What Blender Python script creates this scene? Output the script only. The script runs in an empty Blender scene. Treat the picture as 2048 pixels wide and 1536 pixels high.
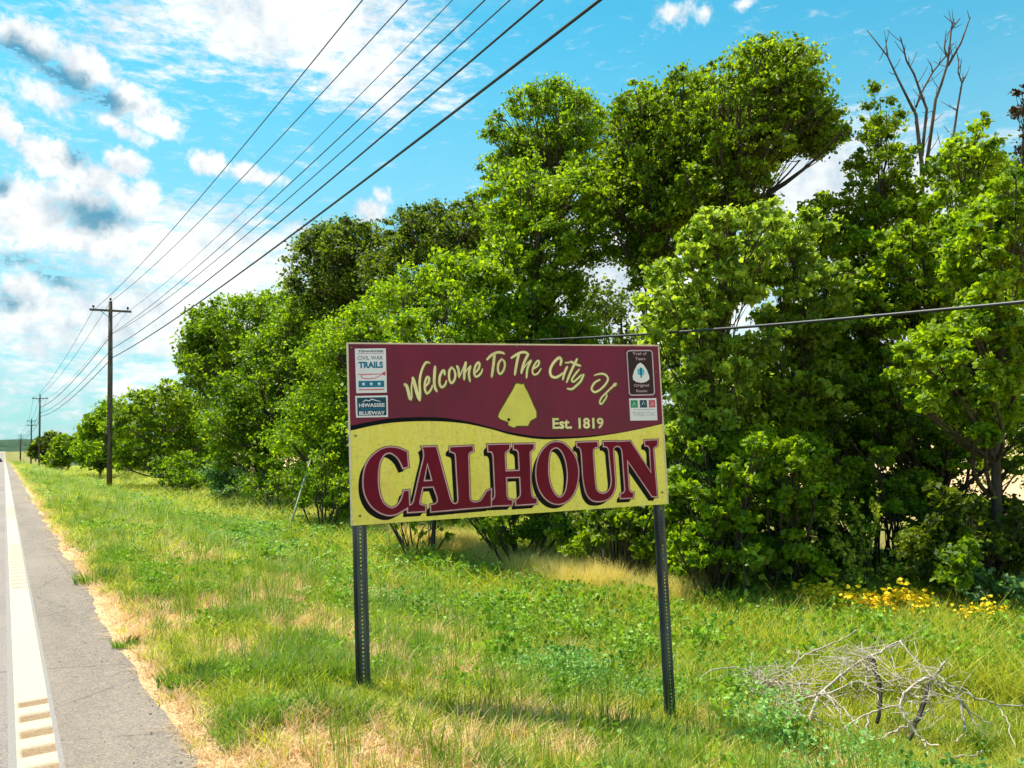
import bpy, math, random
import numpy as np
from math import sin, cos, radians, pi, atan2, sqrt
random.seed(5)
rng = np.random.default_rng(11)
S = bpy.context.scene
COL = S.collection

# ------------------------------------------------------------------ camera, sky, sun, exposure
yaw, pitch, roll = radians(32.4443), radians(3.7867), radians(1.5863)
CAM = np.array([0, 0, 1.5])
Fv = np.array([sin(yaw)*cos(pitch), cos(yaw)*cos(pitch), sin(pitch)])
R0 = np.array([cos(yaw), -sin(yaw), 0.0]); U0 = np.cross(R0, Fv)
Rv = R0*cos(roll)-U0*sin(roll); Uv = U0*cos(roll)+R0*sin(roll)
from mathutils import Matrix, Vector
cam = bpy.data.cameras.new('camera'); co = bpy.data.objects.new('camera', cam); COL.objects.link(co)
m = Matrix(((Rv[0], Uv[0], -Fv[0], 0), (Rv[1], Uv[1], -Fv[1], 0), (Rv[2], Uv[2], -Fv[2], 1.5), (0, 0, 0, 1)))
co.matrix_world = m
cam.sensor_width = 36; cam.lens = 28.125; cam.clip_end = 20000; cam.clip_start = 0.05
S.camera = co
SUN_AZ, SUN_EL = radians(-20), radians(67)

W = bpy.data.worlds.new("World"); S.world = W; W.use_nodes = True
wn, wl = W.node_tree.nodes, W.node_tree.links
wn.clear()
wout = wn.new('ShaderNodeOutputWorld'); bg = wn.new('ShaderNodeBackground'); bg.inputs[1].default_value = 0.12
sky = wn.new('ShaderNodeTexSky'); sky.sky_type = 'NISHITA'; sky.sun_disc = False
sky.sun_elevation = SUN_EL; sky.sun_rotation = SUN_AZ
sky.air_density = 1.0; sky.dust_density = 1.0; sky.ozone_density = 1.0
wl.new(bg.outputs[0], wout.inputs[0])

DATA = {"panel":{"w":2.3911,"h":1.22,"C":[3.1031,4.8266,1.5625],
"sa":0.22104,"lean":0.02988,"sw":0.00572},"letters":[[[[-0.8081,-0.1411],[-0.8036,-0.2388],[-0.8364,-0.2463],[-0.8385,-0.2409],[-0.8414,-0.2332],[-0.8449,-0.2242],[-0.8487,-0.2151],[-0.8526,-0.2067],[-0.8566,-0.1992],[-0.8606,-0.1917],[-0.8651,-0.1843],[-0.8702,-0.1773],[-0.8761,-0.1705],[-0.8833,-0.1635],[-0.8916,-0.1564],[-0.9004,-0.1497],[-0.9093,-0.1443],[-0.9177,-0.1407],[-0.926,-0.1392],[-0.9343,-0.1392],[-0.9425,-0.1406],[-0.9502,-0.143],[-0.9572,-0.1463],[-0.9634,-0.1507],[-0.9691,-0.1564],[-0.9743,-0.163],[-0.979,-0.17],[-0.9834,-0.177],[-0.9873,-0.1838],[-0.9908,-0.1906],[-0.9939,-0.1979],[-0.9967,-0.2059],[-0.9993,-0.2149],[-1.0017,-0.2252],[-1.004,-0.2364],[-1.006,-0.2484],[-1.0077,-0.261],[-1.009,-0.2741],[-1.01,-0.2879],[-1.0107,-0.3026],[-1.0111,-0.3177],[-1.011,-0.3328],[-1.0105,-0.3475],[-1.0095,-0.3621],[-1.0081,-0.3769],[-1.0062,-0.3914],[-1.0039,-0.4052],[-1.0013,-0.4179],[-0.9982,-0.4296],[-0.9948,-0.4404],[-0.9909,-0.4504],[-0.9868,-0.4596],[-0.9823,-0.4679],[-0.9775,-0.4754],[-0.9724,-0.4819],[-0.967,-0.4876],[-0.9613,-0.4927],[-0.9553,-0.4975],[-0.9488,-0.502],[-0.942,-0.5063],[-0.9348,-0.51],[-0.9276,-0.5125],[-0.9204,-0.5135],[-0.9131,-0.5127],[-0.9055,-0.5104],[-0.8979,-0.507],[-0.8906,-0.5028],[-0.8839,-0.498],[-0.8778,-0.4926],[-0.8721,-0.4862],[-0.8667,-0.4792],[-0.8618,-0.4718],[-0.8573,-0.4643],[-0.8532,-0.4561],[-0.8494,-0.4472],[-0.8462,-0.4382],[-0.8433,-0.4298],[-0.841,-0.4228],[-0.8393,-0.4172],[-0.8381,-0.4126],[-0.8374,-0.4088],[-0.8369,-0.4059],[-0.8365,-0.4036],[-0.8039,-0.4017],[-0.8033,-0.5061],[-0.8096,-0.5097],[-0.8183,-0.5147],[-0.8285,-0.5205],[-0.8393,-0.5264],[-0.8496,-0.5317],[-0.8595,-0.5366],[-0.8696,-0.5416],[-0.8799,-0.5464],[-0.8903,-0.5504],[-0.9008,-0.5533],[-0.9113,-0.5551],[-0.9219,-0.5561],[-0.9326,-0.5562],[-0.9434,-0.5554],[-0.9542,-0.5536],[-0.9654,-0.5505],[-0.9767,-0.5464],[-0.9881,-0.5414],[-0.9992,-0.5356],[-1.0098,-0.5293],[-1.02,-0.5224],[-1.0301,-0.5148],[-1.0397,-0.5066],[-1.0488,-0.4977],[-1.0572,-0.4881],[-1.065,-0.4777],[-1.0721,-0.4664],[-1.0787,-0.4546],[-1.0846,-0.4426],[-1.0897,-0.4307],[-1.094,-0.4189],[-1.0976,-0.4072],[-1.1005,-0.3953],[-1.1028,-0.3832],[-1.1046,-0.3708],[-1.1058,-0.358],[-1.1065,-0.3449],[-1.1066,-0.3316],[-1.1062,-0.3182],[-1.1051,-0.3047],[-1.1036,-0.2908],[-1.1014,-0.2764],[-1.0987,-0.2621],[-1.0954,-0.2483],[-1.0916,-0.2356],[-1.0873,-0.224],[-1.0825,-0.2133],[-1.0772,-0.2032],[-1.0713,-0.1936],[-1.0649,-0.1843],[-1.0578,-0.1754],[-1.0501,-0.1669],[-1.042,-0.1588],[-1.0333,-0.1511],[-1.0244,-0.1439],[-1.015,-0.1369],[-1.0051,-0.1302],[-0.9948,-0.124],[-0.9843,-0.1185],[-0.9735,-0.1141],[-0.9624,-0.1107],[-0.951,-0.1082],[-0.9394,-0.1065],[-0.9277,-0.1056],[-0.9161,-0.1055],[-0.9046,-0.1062],[-0.8931,-0.1077],[-0.8816,-0.11],[-0.8703,-0.1129],[-0.8593,-0.1163],[-0.8479,-0.1207],[-0.836,-0.1264],[-0.8246,-0.1323],[-0.815,-0.1375]]],[[[-0.6994,-0.1128],[-0.6032,-0.1125],[-0.518,-0.4685],[-0.5163,-0.4727],[-0.514,-0.4789],[-0.5111,-0.4859],[-0.5079,-0.4926],[-0.5045,-0.498],[-0.5003,-0.502],[-0.4953,-0.5053],[-0.4902,-0.508],[-0.4858,-0.5102],[-0.4827,-0.5118],[-0.4528,-0.5153],[-0.4543,-0.5459],[-0.6518,-0.5504],[-0.6516,-0.5076],[-0.6477,-0.5074],[-0.6422,-0.5071],[-0.6358,-0.5066],[-0.6294,-0.5056],[-0.6238,-0.5039],[-0.6187,-0.5014],[-0.6136,-0.4984],[-0.6089,-0.4947],[-0.6051,-0.4904],[-0.6026,-0.4854],[-0.6018,-0.4787],[-0.6025,-0.4705],[-0.6039,-0.462],[-0.6055,-0.4546],[-0.6064,-0.4494],[-0.629,-0.3821],[-0.7084,-0.3817],[-0.7332,-0.4817],[-0.7331,-0.4843],[-0.7332,-0.4879],[-0.7329,-0.4921],[-0.7316,-0.4962],[-0.7286,-0.4997],[-0.7228,-0.5028],[-0.7147,-0.5058],[-0.7059,-0.5085],[-0.698,-0.5108],[-0.6926,-0.5124],[-0.6941,-0.5444],[-0.8123,-0.5445],[-0.8105,-0.5039],[-0.8065,-0.5033],[-0.8009,-0.5025],[-0.7945,-0.5014],[-0.7882,-0.4995],[-0.783,-0.4967],[-0.7788,-0.492],[-0.7751,-0.4858],[-0.7718,-0.4792],[-0.7691,-0.4733],[-0.7672,-0.4692],[-0.7361,-0.3501],[-0.7117,-0.2587],[-0.7084,-0.2482],[-0.7036,-0.2331],[-0.6982,-0.2158],[-0.6933,-0.1988],[-0.6899,-0.1846],[-0.6883,-0.1732],[-0.6877,-0.163],[-0.6879,-0.1539],[-0.6886,-0.1457],[-0.6896,-0.1382],[-0.691,-0.1313],[-0.6932,-0.1253],[-0.6957,-0.1201],[-0.6979,-0.1159]],[[-0.6676,-0.2176],[-0.635,-0.3442],[-0.6993,-0.3447]]],[[[-0.501,-0.1195],[-0.34,-0.1177],[-0.3377,-0.1488],[-0.3408,-0.1498],[-0.3451,-0.1511],[-0.3501,-0.1527],[-0.355,-0.1547],[-0.3592,-0.1571],[-0.3627,-0.1598],[-0.366,-0.1628],[-0.3689,-0.1662],[-0.3714,-0.1702],[-0.3734,-0.1748],[-0.3745,-0.1809],[-0.375,-0.1884],[-0.3751,-0.196],[-0.375,-0.2028],[-0.375,-0.2075],[-0.3782,-0.4615],[-0.3775,-0.4663],[-0.3768,-0.4733],[-0.3756,-0.4811],[-0.3736,-0.4886],[-0.3703,-0.4946],[-0.3656,-0.499],[-0.3597,-0.5027],[-0.353,-0.5057],[-0.3458,-0.5078],[-0.3387,-0.509],[-0.3312,-0.5094],[-0.3233,-0.509],[-0.3151,-0.5076],[-0.3073,-0.5054],[-0.3001,-0.5021],[-0.2937,-0.4975],[-0.2878,-0.4915],[-0.2822,-0.4848],[-0.2769,-0.4777],[-0.2716,-0.4708],[-0.266,-0.4635],[-0.2602,-0.4554],[-0.2547,-0.4474],[-0.25,-0.4405],[-0.2467,-0.4356],[-0.2184,-0.4261],[-0.2235,-0.541],[-0.4918,-0.5455],[-0.4902,-0.5114],[-0.4881,-0.5116],[-0.4853,-0.512],[-0.4819,-0.5123],[-0.4784,-0.5121],[-0.4751,-0.5112],[-0.4718,-0.5094],[-0.4683,-0.507],[-0.4648,-0.5041],[-0.4617,-0.5007],[-0.4594,-0.4969],[-0.4579,-0.4922],[-0.4571,-0.4864],[-0.4567,-0.4806],[-0.4565,-0.4754],[-0.4563,-0.4718],[-0.4613,-0.2693],[-0.4629,-0.186],[-0.4634,-0.1823],[-0.464,-0.1769],[-0.4649,-0.1709],[-0.4666,-0.1651],[-0.4692,-0.1604],[-0.4735,-0.157],[-0.4793,-0.1542],[-0.4855,-0.1519],[-0.4911,-0.15],[-0.4949,-0.1487],[-0.5023,-0.1466]]],[[[-0.226,-0.1138],[-0.0679,-0.1153],[-0.0674,-0.1431],[-0.0699,-0.145],[-0.0735,-0.1477],[-0.0777,-0.1509],[-0.082,-0.1542],[-0.0858,-0.1573],[-0.0895,-0.1599],[-0.0932,-0.1622],[-0.0967,-0.1647],[-0.0999,-0.1676],[-0.1023,-0.1715],[-0.1039,-0.1768],[-0.1048,-0.1835],[-0.1053,-0.1905],[-0.1055,-0.1966],[-0.1058,-0.2009],[-0.1034,-0.3043],[0.0032,-0.3053],[0.0027,-0.2013],[0.0026,-0.197],[0.0025,-0.191],[0.0023,-0.184],[0.0016,-0.1772],[0.0003,-0.1714],[-0.0018,-0.1667],[-0.0045,-0.1623],[-0.0076,-0.1584],[-0.011,-0.155],[-0.0145,-0.1523],[-0.0184,-0.1504],[-0.023,-0.1493],[-0.0274,-0.1487],[-0.0314,-0.1483],[-0.0341,-0.1479],[-0.0324,-0.1165],[0.119,-0.1195],[0.1174,-0.1494],[0.1144,-0.1514],[0.1101,-0.1543],[0.1052,-0.1575],[0.1004,-0.1608],[0.0965,-0.1637],[0.0936,-0.1657],[0.0911,-0.1672],[0.0891,-0.1687],[0.0873,-0.1709],[0.0859,-0.1745],[0.085,-0.1803],[0.0845,-0.1879],[0.0843,-0.1959],[0.0842,-0.2031],[0.0841,-0.208],[0.0791,-0.4501],[0.0796,-0.4543],[0.0802,-0.4604],[0.0811,-0.4673],[0.0821,-0.4742],[0.0835,-0.4801],[0.085,-0.4851],[0.0866,-0.4898],[0.0885,-0.4942],[0.091,-0.498],[0.0944,-0.5012],[0.0993,-0.5036],[0.1056,-0.5053],[0.1122,-0.5066],[0.1181,-0.5075],[0.1221,-0.5082],[0.1203,-0.5417],[-0.0352,-0.5422],[-0.0335,-0.5109],[-0.0306,-0.5091],[-0.0265,-0.5066],[-0.0218,-0.5036],[-0.0171,-0.5004],[-0.013,-0.4972],[-0.0095,-0.4941],[-0.0061,-0.491],[-0.003,-0.4876],[-0.0003,-0.4839],[0.0018,-0.4795],[0.0033,-0.4739],[0.0042,-0.4671],[0.0048,-0.4603],[0.0051,-0.4542],[0.0054,-0.45],[0.0049,-0.3462],[-0.1035,-0.3449],[-0.105,-0.448],[-0.1049,-0.4527],[-0.1049,-0.4595],[-0.1047,-0.4672],[-0.1041,-0.4748],[-0.1028,-0.4813],[-0.1008,-0.4868],[-0.0983,-0.4921],[-0.0953,-0.4968],[-0.092,-0.5009],[-0.0883,-0.5042],[-0.0838,-0.5064],[-0.0785,-0.5077],[-0.0731,-0.5084],[-0.0683,-0.5088],[-0.065,-0.5092],[-0.0666,-0.5404],[-0.2167,-0.5374],[-0.213,-0.5029],[-0.2107,-0.5013],[-0.2074,-0.4992],[-0.2036,-0.4967],[-0.1999,-0.4939],[-0.1969,-0.4909],[-0.1946,-0.4879],[-0.1926,-0.4848],[-0.1908,-0.4813],[-0.1894,-0.4775],[-0.1882,-0.4731],[-0.1874,-0.4675],[-0.187,-0.4608],[-0.1869,-0.454],[-0.1868,-0.448],[-0.1867,-0.4438],[-0.188,-0.2051],[-0.1885,-0.2009],[-0.1891,-0.1947],[-0.1899,-0.1878],[-0.191,-0.181],[-0.1923,-0.1756],[-0.1939,-0.1715],[-0.1956,-0.168],[-0.1976,-0.1651],[-0.2001,-0.1626],[-0.2032,-0.1605],[-0.2074,-0.1588],[-0.2126,-0.1577],[-0.2181,-0.157],[-0.2229,-0.1564],[-0.2262,-0.156]]],[[[0.3024,-0.1104],[0.3121,-0.1117],[0.3227,-0.1135],[0.3337,-0.1163],[0.3447,-0.1201],[0.3552,-0.1254],[0.3651,-0.1323],[0.3748,-0.1406],[0.3843,-0.1501],[0.3935,-0.1602],[0.4023,-0.1706],[0.4109,-0.1812],[0.4193,-0.1923],[0.4272,-0.204],[0.4344,-0.2162],[0.4406,-0.2291],[0.4456,-0.2428],[0.4498,-0.2573],[0.4531,-0.2722],[0.4556,-0.2873],[0.4573,-0.3021],[0.4581,-0.3165],[0.458,-0.3308],[0.457,-0.3452],[0.4554,-0.3596],[0.4532,-0.3742],[0.4503,-0.3893],[0.4468,-0.4048],[0.4426,-0.4202],[0.4377,-0.4352],[0.4323,-0.4492],[0.4261,-0.4624],[0.4193,-0.475],[0.4118,-0.4869],[0.404,-0.498],[0.3957,-0.5079],[0.3871,-0.5169],[0.378,-0.5249],[0.3685,-0.5319],[0.3586,-0.538],[0.3482,-0.5432],[0.3372,-0.5474],[0.3256,-0.5508],[0.3137,-0.5533],[0.3017,-0.5547],[0.29,-0.555],[0.2785,-0.5542],[0.2671,-0.5523],[0.2557,-0.5494],[0.2445,-0.5455],[0.2336,-0.5406],[0.2229,-0.5345],[0.2123,-0.5273],[0.202,-0.5192],[0.1922,-0.5102],[0.1831,-0.5003],[0.1745,-0.4895],[0.1663,-0.4777],[0.1587,-0.465],[0.1519,-0.4519],[0.146,-0.4386],[0.1412,-0.4249],[0.1372,-0.4105],[0.134,-0.3959],[0.1315,-0.3813],[0.1298,-0.3668],[0.1287,-0.3525],[0.1285,-0.3382],[0.1289,-0.3239],[0.1299,-0.3098],[0.1316,-0.2959],[0.1339,-0.2821],[0.1369,-0.2683],[0.1405,-0.2548],[0.1447,-0.2417],[0.1493,-0.2292],[0.1545,-0.2173],[0.1601,-0.2058],[0.1663,-0.1948],[0.1732,-0.1842],[0.1807,-0.1741],[0.1892,-0.1643],[0.1988,-0.1546],[0.2088,-0.1455],[0.2187,-0.1374],[0.2277,-0.1306],[0.2359,-0.1255],[0.2435,-0.1218],[0.2508,-0.119],[0.258,-0.1169],[0.2653,-0.1149],[0.2725,-0.113],[0.2795,-0.1114],[0.2865,-0.1103],[0.294,-0.1099]],[[0.2922,-0.1479],[0.299,-0.1488],[0.3056,-0.1509],[0.312,-0.1543],[0.3182,-0.1587],[0.3241,-0.1641],[0.3299,-0.1706],[0.3356,-0.1783],[0.3409,-0.187],[0.346,-0.1966],[0.3506,-0.2067],[0.3548,-0.2175],[0.3587,-0.2292],[0.3622,-0.2415],[0.3652,-0.2545],[0.3678,-0.268],[0.37,-0.2823],[0.3717,-0.2976],[0.373,-0.3132],[0.3738,-0.3289],[0.3739,-0.344],[0.3733,-0.3588],[0.3721,-0.3736],[0.3704,-0.388],[0.3682,-0.4021],[0.3657,-0.4156],[0.363,-0.4287],[0.3601,-0.4415],[0.3567,-0.4538],[0.3527,-0.4651],[0.3479,-0.4752],[0.342,-0.4843],[0.3351,-0.4926],[0.3277,-0.4998],[0.3202,-0.5054],[0.3131,-0.5092],[0.3064,-0.5109],[0.2999,-0.5107],[0.2934,-0.509],[0.287,-0.506],[0.2807,-0.5018],[0.2743,-0.4963],[0.2679,-0.4893],[0.2616,-0.4811],[0.2557,-0.4721],[0.2502,-0.4626],[0.2451,-0.4525],[0.2404,-0.4415],[0.236,-0.4298],[0.2322,-0.4176],[0.2289,-0.4052],[0.2262,-0.3924],[0.224,-0.3791],[0.2223,-0.3654],[0.2211,-0.3514],[0.2204,-0.3372],[0.2204,-0.3224],[0.2209,-0.307],[0.2219,-0.2915],[0.2232,-0.2764],[0.2246,-0.2622],[0.2259,-0.249],[0.2274,-0.2363],[0.2291,-0.2242],[0.2313,-0.2129],[0.234,-0.2024],[0.2371,-0.1926],[0.2406,-0.1834],[0.2446,-0.1751],[0.2492,-0.1678],[0.2546,-0.1617],[0.2611,-0.1567],[0.2686,-0.1528],[0.2767,-0.15],[0.2847,-0.1483]]],[[[0.4592,-0.1211],[0.6237,-0.1206],[0.6259,-0.1553],[0.6222,-0.1561],[0.6168,-0.1572],[0.6107,-0.1585],[0.6048,-0.1602],[0.6,-0.1622],[0.5964,-0.1644],[0.5932,-0.1668],[0.5906,-0.1696],[0.5883,-0.1729],[0.5864,-0.1771],[0.585,-0.1827],[0.584,-0.1896],[0.5834,-0.1968],[0.5829,-0.2032],[0.5825,-0.2076],[0.5875,-0.4148],[0.5881,-0.4226],[0.5889,-0.4338],[0.5901,-0.4465],[0.592,-0.4588],[0.5949,-0.4688],[0.599,-0.4765],[0.6042,-0.4831],[0.61,-0.4886],[0.6164,-0.4933],[0.623,-0.4971],[0.63,-0.5001],[0.6376,-0.5021],[0.6455,-0.5033],[0.6534,-0.5036],[0.6609,-0.5029],[0.6684,-0.5012],[0.6759,-0.4984],[0.6832,-0.4948],[0.6901,-0.4904],[0.6962,-0.4855],[0.7015,-0.48],[0.7063,-0.4738],[0.7105,-0.467],[0.7142,-0.4597],[0.7175,-0.4519],[0.7203,-0.4428],[0.7226,-0.4323],[0.7245,-0.4217],[0.7259,-0.4125],[0.7271,-0.4061],[0.7187,-0.2203],[0.7187,-0.2148],[0.7187,-0.2069],[0.7186,-0.1979],[0.718,-0.189],[0.7167,-0.1816],[0.7146,-0.1756],[0.7118,-0.1701],[0.7086,-0.1653],[0.7049,-0.1612],[0.7009,-0.1579],[0.6961,-0.1556],[0.6902,-0.1544],[0.6843,-0.1538],[0.6791,-0.1535],[0.6755,-0.1532],[0.6752,-0.1223],[0.7848,-0.1238],[0.783,-0.1537],[0.7806,-0.1543],[0.7771,-0.1552],[0.773,-0.1563],[0.7689,-0.1579],[0.7654,-0.16],[0.7621,-0.1628],[0.7589,-0.1659],[0.7559,-0.1696],[0.7533,-0.1739],[0.7513,-0.1789],[0.7501,-0.1854],[0.7495,-0.1934],[0.7493,-0.2016],[0.7493,-0.2087],[0.7492,-0.2137],[0.7535,-0.3957],[0.753,-0.4048],[0.7526,-0.4176],[0.7518,-0.4325],[0.7502,-0.4476],[0.7475,-0.4611],[0.7433,-0.4734],[0.7382,-0.4857],[0.7322,-0.4974],[0.7255,-0.5081],[0.7183,-0.5175],[0.7106,-0.5253],[0.7021,-0.5318],[0.6932,-0.5373],[0.6837,-0.5419],[0.6738,-0.5459],[0.6634,-0.5491],[0.6524,-0.5516],[0.641,-0.5533],[0.6295,-0.5542],[0.6179,-0.5543],[0.6061,-0.5539],[0.5937,-0.5529],[0.5815,-0.5511],[0.5698,-0.548],[0.5593,-0.5434],[0.5498,-0.5369],[0.541,-0.5288],[0.5329,-0.5195],[0.5258,-0.5096],[0.5197,-0.4993],[0.5149,-0.4889],[0.5113,-0.478],[0.5084,-0.4665],[0.5061,-0.4543],[0.5037,-0.4413],[0.5015,-0.426],[0.4995,-0.4083],[0.4979,-0.3907],[0.4965,-0.3754],[0.4956,-0.3647],[0.4938,-0.212],[0.4934,-0.2065],[0.4928,-0.1985],[0.4921,-0.1895],[0.4911,-0.1807],[0.4897,-0.1737],[0.488,-0.1683],[0.4859,-0.1638],[0.4836,-0.16],[0.481,-0.1568],[0.4783,-0.1542],[0.475,-0.1523],[0.4712,-0.1511],[0.4674,-0.1505],[0.4641,-0.1502],[0.4618,-0.1498]]],[[[0.7803,-0.1276],[0.8979,-0.1255],[1.0616,-0.3746],[1.0614,-0.233],[1.0617,-0.2268],[1.0622,-0.2179],[1.0626,-0.2077],[1.0626,-0.1979],[1.0619,-0.1897],[1.0605,-0.1834],[1.0587,-0.1779],[1.0564,-0.1731],[1.0535,-0.1691],[1.05,-0.1657],[1.0453,-0.1631],[1.0393,-0.1614],[1.0331,-0.1603],[1.0276,-0.1596],[1.0238,-0.1589],[1.0236,-0.1255],[1.1308,-0.1249],[1.1239,-0.1642],[1.1202,-0.1656],[1.1148,-0.1676],[1.1088,-0.17],[1.103,-0.1726],[1.0985,-0.1752],[1.0954,-0.1783],[1.093,-0.1818],[1.0911,-0.1854],[1.0897,-0.1885],[1.0886,-0.1907],[1.092,-0.3524],[1.0977,-0.5474],[1.0578,-0.5433],[0.8635,-0.2607],[0.8609,-0.3035],[0.862,-0.4668],[0.8625,-0.4701],[0.8631,-0.4749],[0.864,-0.4804],[0.8653,-0.4858],[0.8671,-0.4904],[0.8696,-0.4943],[0.8728,-0.498],[0.8764,-0.5014],[0.88,-0.5044],[0.8836,-0.5068],[0.8872,-0.5086],[0.8912,-0.5098],[0.8951,-0.5106],[0.8984,-0.5111],[0.9008,-0.5116],[0.8944,-0.5443],[0.7922,-0.5427],[0.7961,-0.5139],[0.7993,-0.5132],[0.8037,-0.5123],[0.8089,-0.5111],[0.8139,-0.5095],[0.8182,-0.5073],[0.8217,-0.5044],[0.825,-0.5009],[0.828,-0.497],[0.8305,-0.4928],[0.8324,-0.4886],[0.8335,-0.4839],[0.8339,-0.4786],[0.8339,-0.4732],[0.8338,-0.4686],[0.8338,-0.4654],[0.8287,-0.2244],[0.8283,-0.2189],[0.8279,-0.211],[0.8272,-0.2019],[0.8261,-0.193],[0.8245,-0.1854],[0.8222,-0.179],[0.8195,-0.1731],[0.8163,-0.1677],[0.8127,-0.1632],[0.8087,-0.1596],[0.8037,-0.1572],[0.7979,-0.1559],[0.7919,-0.1554],[0.7866,-0.1551],[0.783,-0.1548]]]],
"wave_lo":[[-1.177,0.0164],[-1.1541,0.0214],[-1.1213,0.0285],[-1.0841,0.0362],[-1.0481,0.0429],[-1.0149,0.0482],[-0.9815,0.0531],[-0.9465,0.0574],[-0.9089,0.0609],[-0.8675,0.0636],[-0.8232,0.0655],[-0.7776,0.0667],[-0.7324,0.0671],[-0.6877,0.0669],[-0.6429,0.0659],[-0.5979,0.064],[-0.5527,0.0611],[-0.5073,0.0573],[-0.4617,0.0525],[-0.4159,0.0466],[-0.37,0.0391],[-0.3226,0.0293],[-0.2742,0.0177],[-0.2273,0.0055],[-0.1846,-0.0059],[-0.1499,-0.0163],[-0.1208,-0.0262],[-0.0909,-0.0359],[-0.0539,-0.0456],[-0.0058,-0.0559],[0.0495,-0.0667],[0.1064,-0.0764],[0.1593,-0.0836],[0.2055,-0.0875],[0.2482,-0.089],[0.2912,-0.0892],[0.3381,-0.0891],[0.3912,-0.0888],[0.4481,-0.0879],[0.5061,-0.0863],[0.5622,-0.0838],[0.6155,-0.0802],[0.6676,-0.0756],[0.7193,-0.0703],[0.7717,-0.0645],[0.825,-0.0581],[0.8787,-0.051],[0.9326,-0.0433],[0.9866,-0.0352],[1.0454,-0.0255],[1.1077,-0.0145],[1.1635,-0.0044],[1.2026,0.0026]],
"wave_hi":[[-1.1755,0.0503],[-1.1527,0.0544],[-1.12,0.0604],[-1.0828,0.0669],[-1.0468,0.0728],[-1.0136,0.0779],[-0.9801,0.083],[-0.9452,0.0875],[-0.9075,0.091],[-0.8662,0.0935],[-0.8219,0.0951],[-0.7763,0.0959],[-0.731,0.0958],[-0.6864,0.0952],[-0.6416,0.0939],[-0.5966,0.0915],[-0.5514,0.0875],[-0.5061,0.0819],[-0.4606,0.0747],[-0.415,0.0663],[-0.3691,0.0568],[-0.3218,0.0456],[-0.2734,0.0326],[-0.2266,0.0195],[-0.1839,0.0076],[-0.1492,-0.0026],[-0.12,-0.0118],[-0.0901,-0.0205],[-0.0531,-0.0293],[-0.0049,-0.039],[0.0504,-0.0491],[0.1074,-0.0583],[0.1603,-0.0653],[0.2065,-0.0695],[0.2492,-0.0717],[0.2921,-0.0726],[0.339,-0.0734],[0.392,-0.0741],[0.4489,-0.0744],[0.5068,-0.0739],[0.5629,-0.0725],[0.6161,-0.0702],[0.6681,-0.0669],[0.7197,-0.0628],[0.7721,-0.0579],[0.8253,-0.052],[0.879,-0.0451],[0.933,-0.0375],[0.9869,-0.0295],[1.0458,-0.0198],[1.1081,-0.0088],[1.1639,0.0014],[1.203,0.0084]],
"arrow":[[0.0041,0.3198],[0.0357,0.3177],[0.0434,0.3119],[0.0637,0.3175],[0.0687,0.2966],[0.0884,0.2618],[0.1138,0.2024],[0.1314,0.1566],[0.1513,0.1151],[0.149,0.074],[0.1223,0.0595],[0.1029,0.0506],[0.0813,0.0144],[-0.0013,0.0165],[-0.026,0.0036],[-0.0686,0.0229],[-0.0655,0.0452],[-0.0956,0.0552],[-0.1236,0.0665],[-0.1423,0.084],[-0.1289,0.1171],[-0.0692,0.2051],[-0.0265,0.2678]],
"dot":[-0.0631,0.0619],
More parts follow.
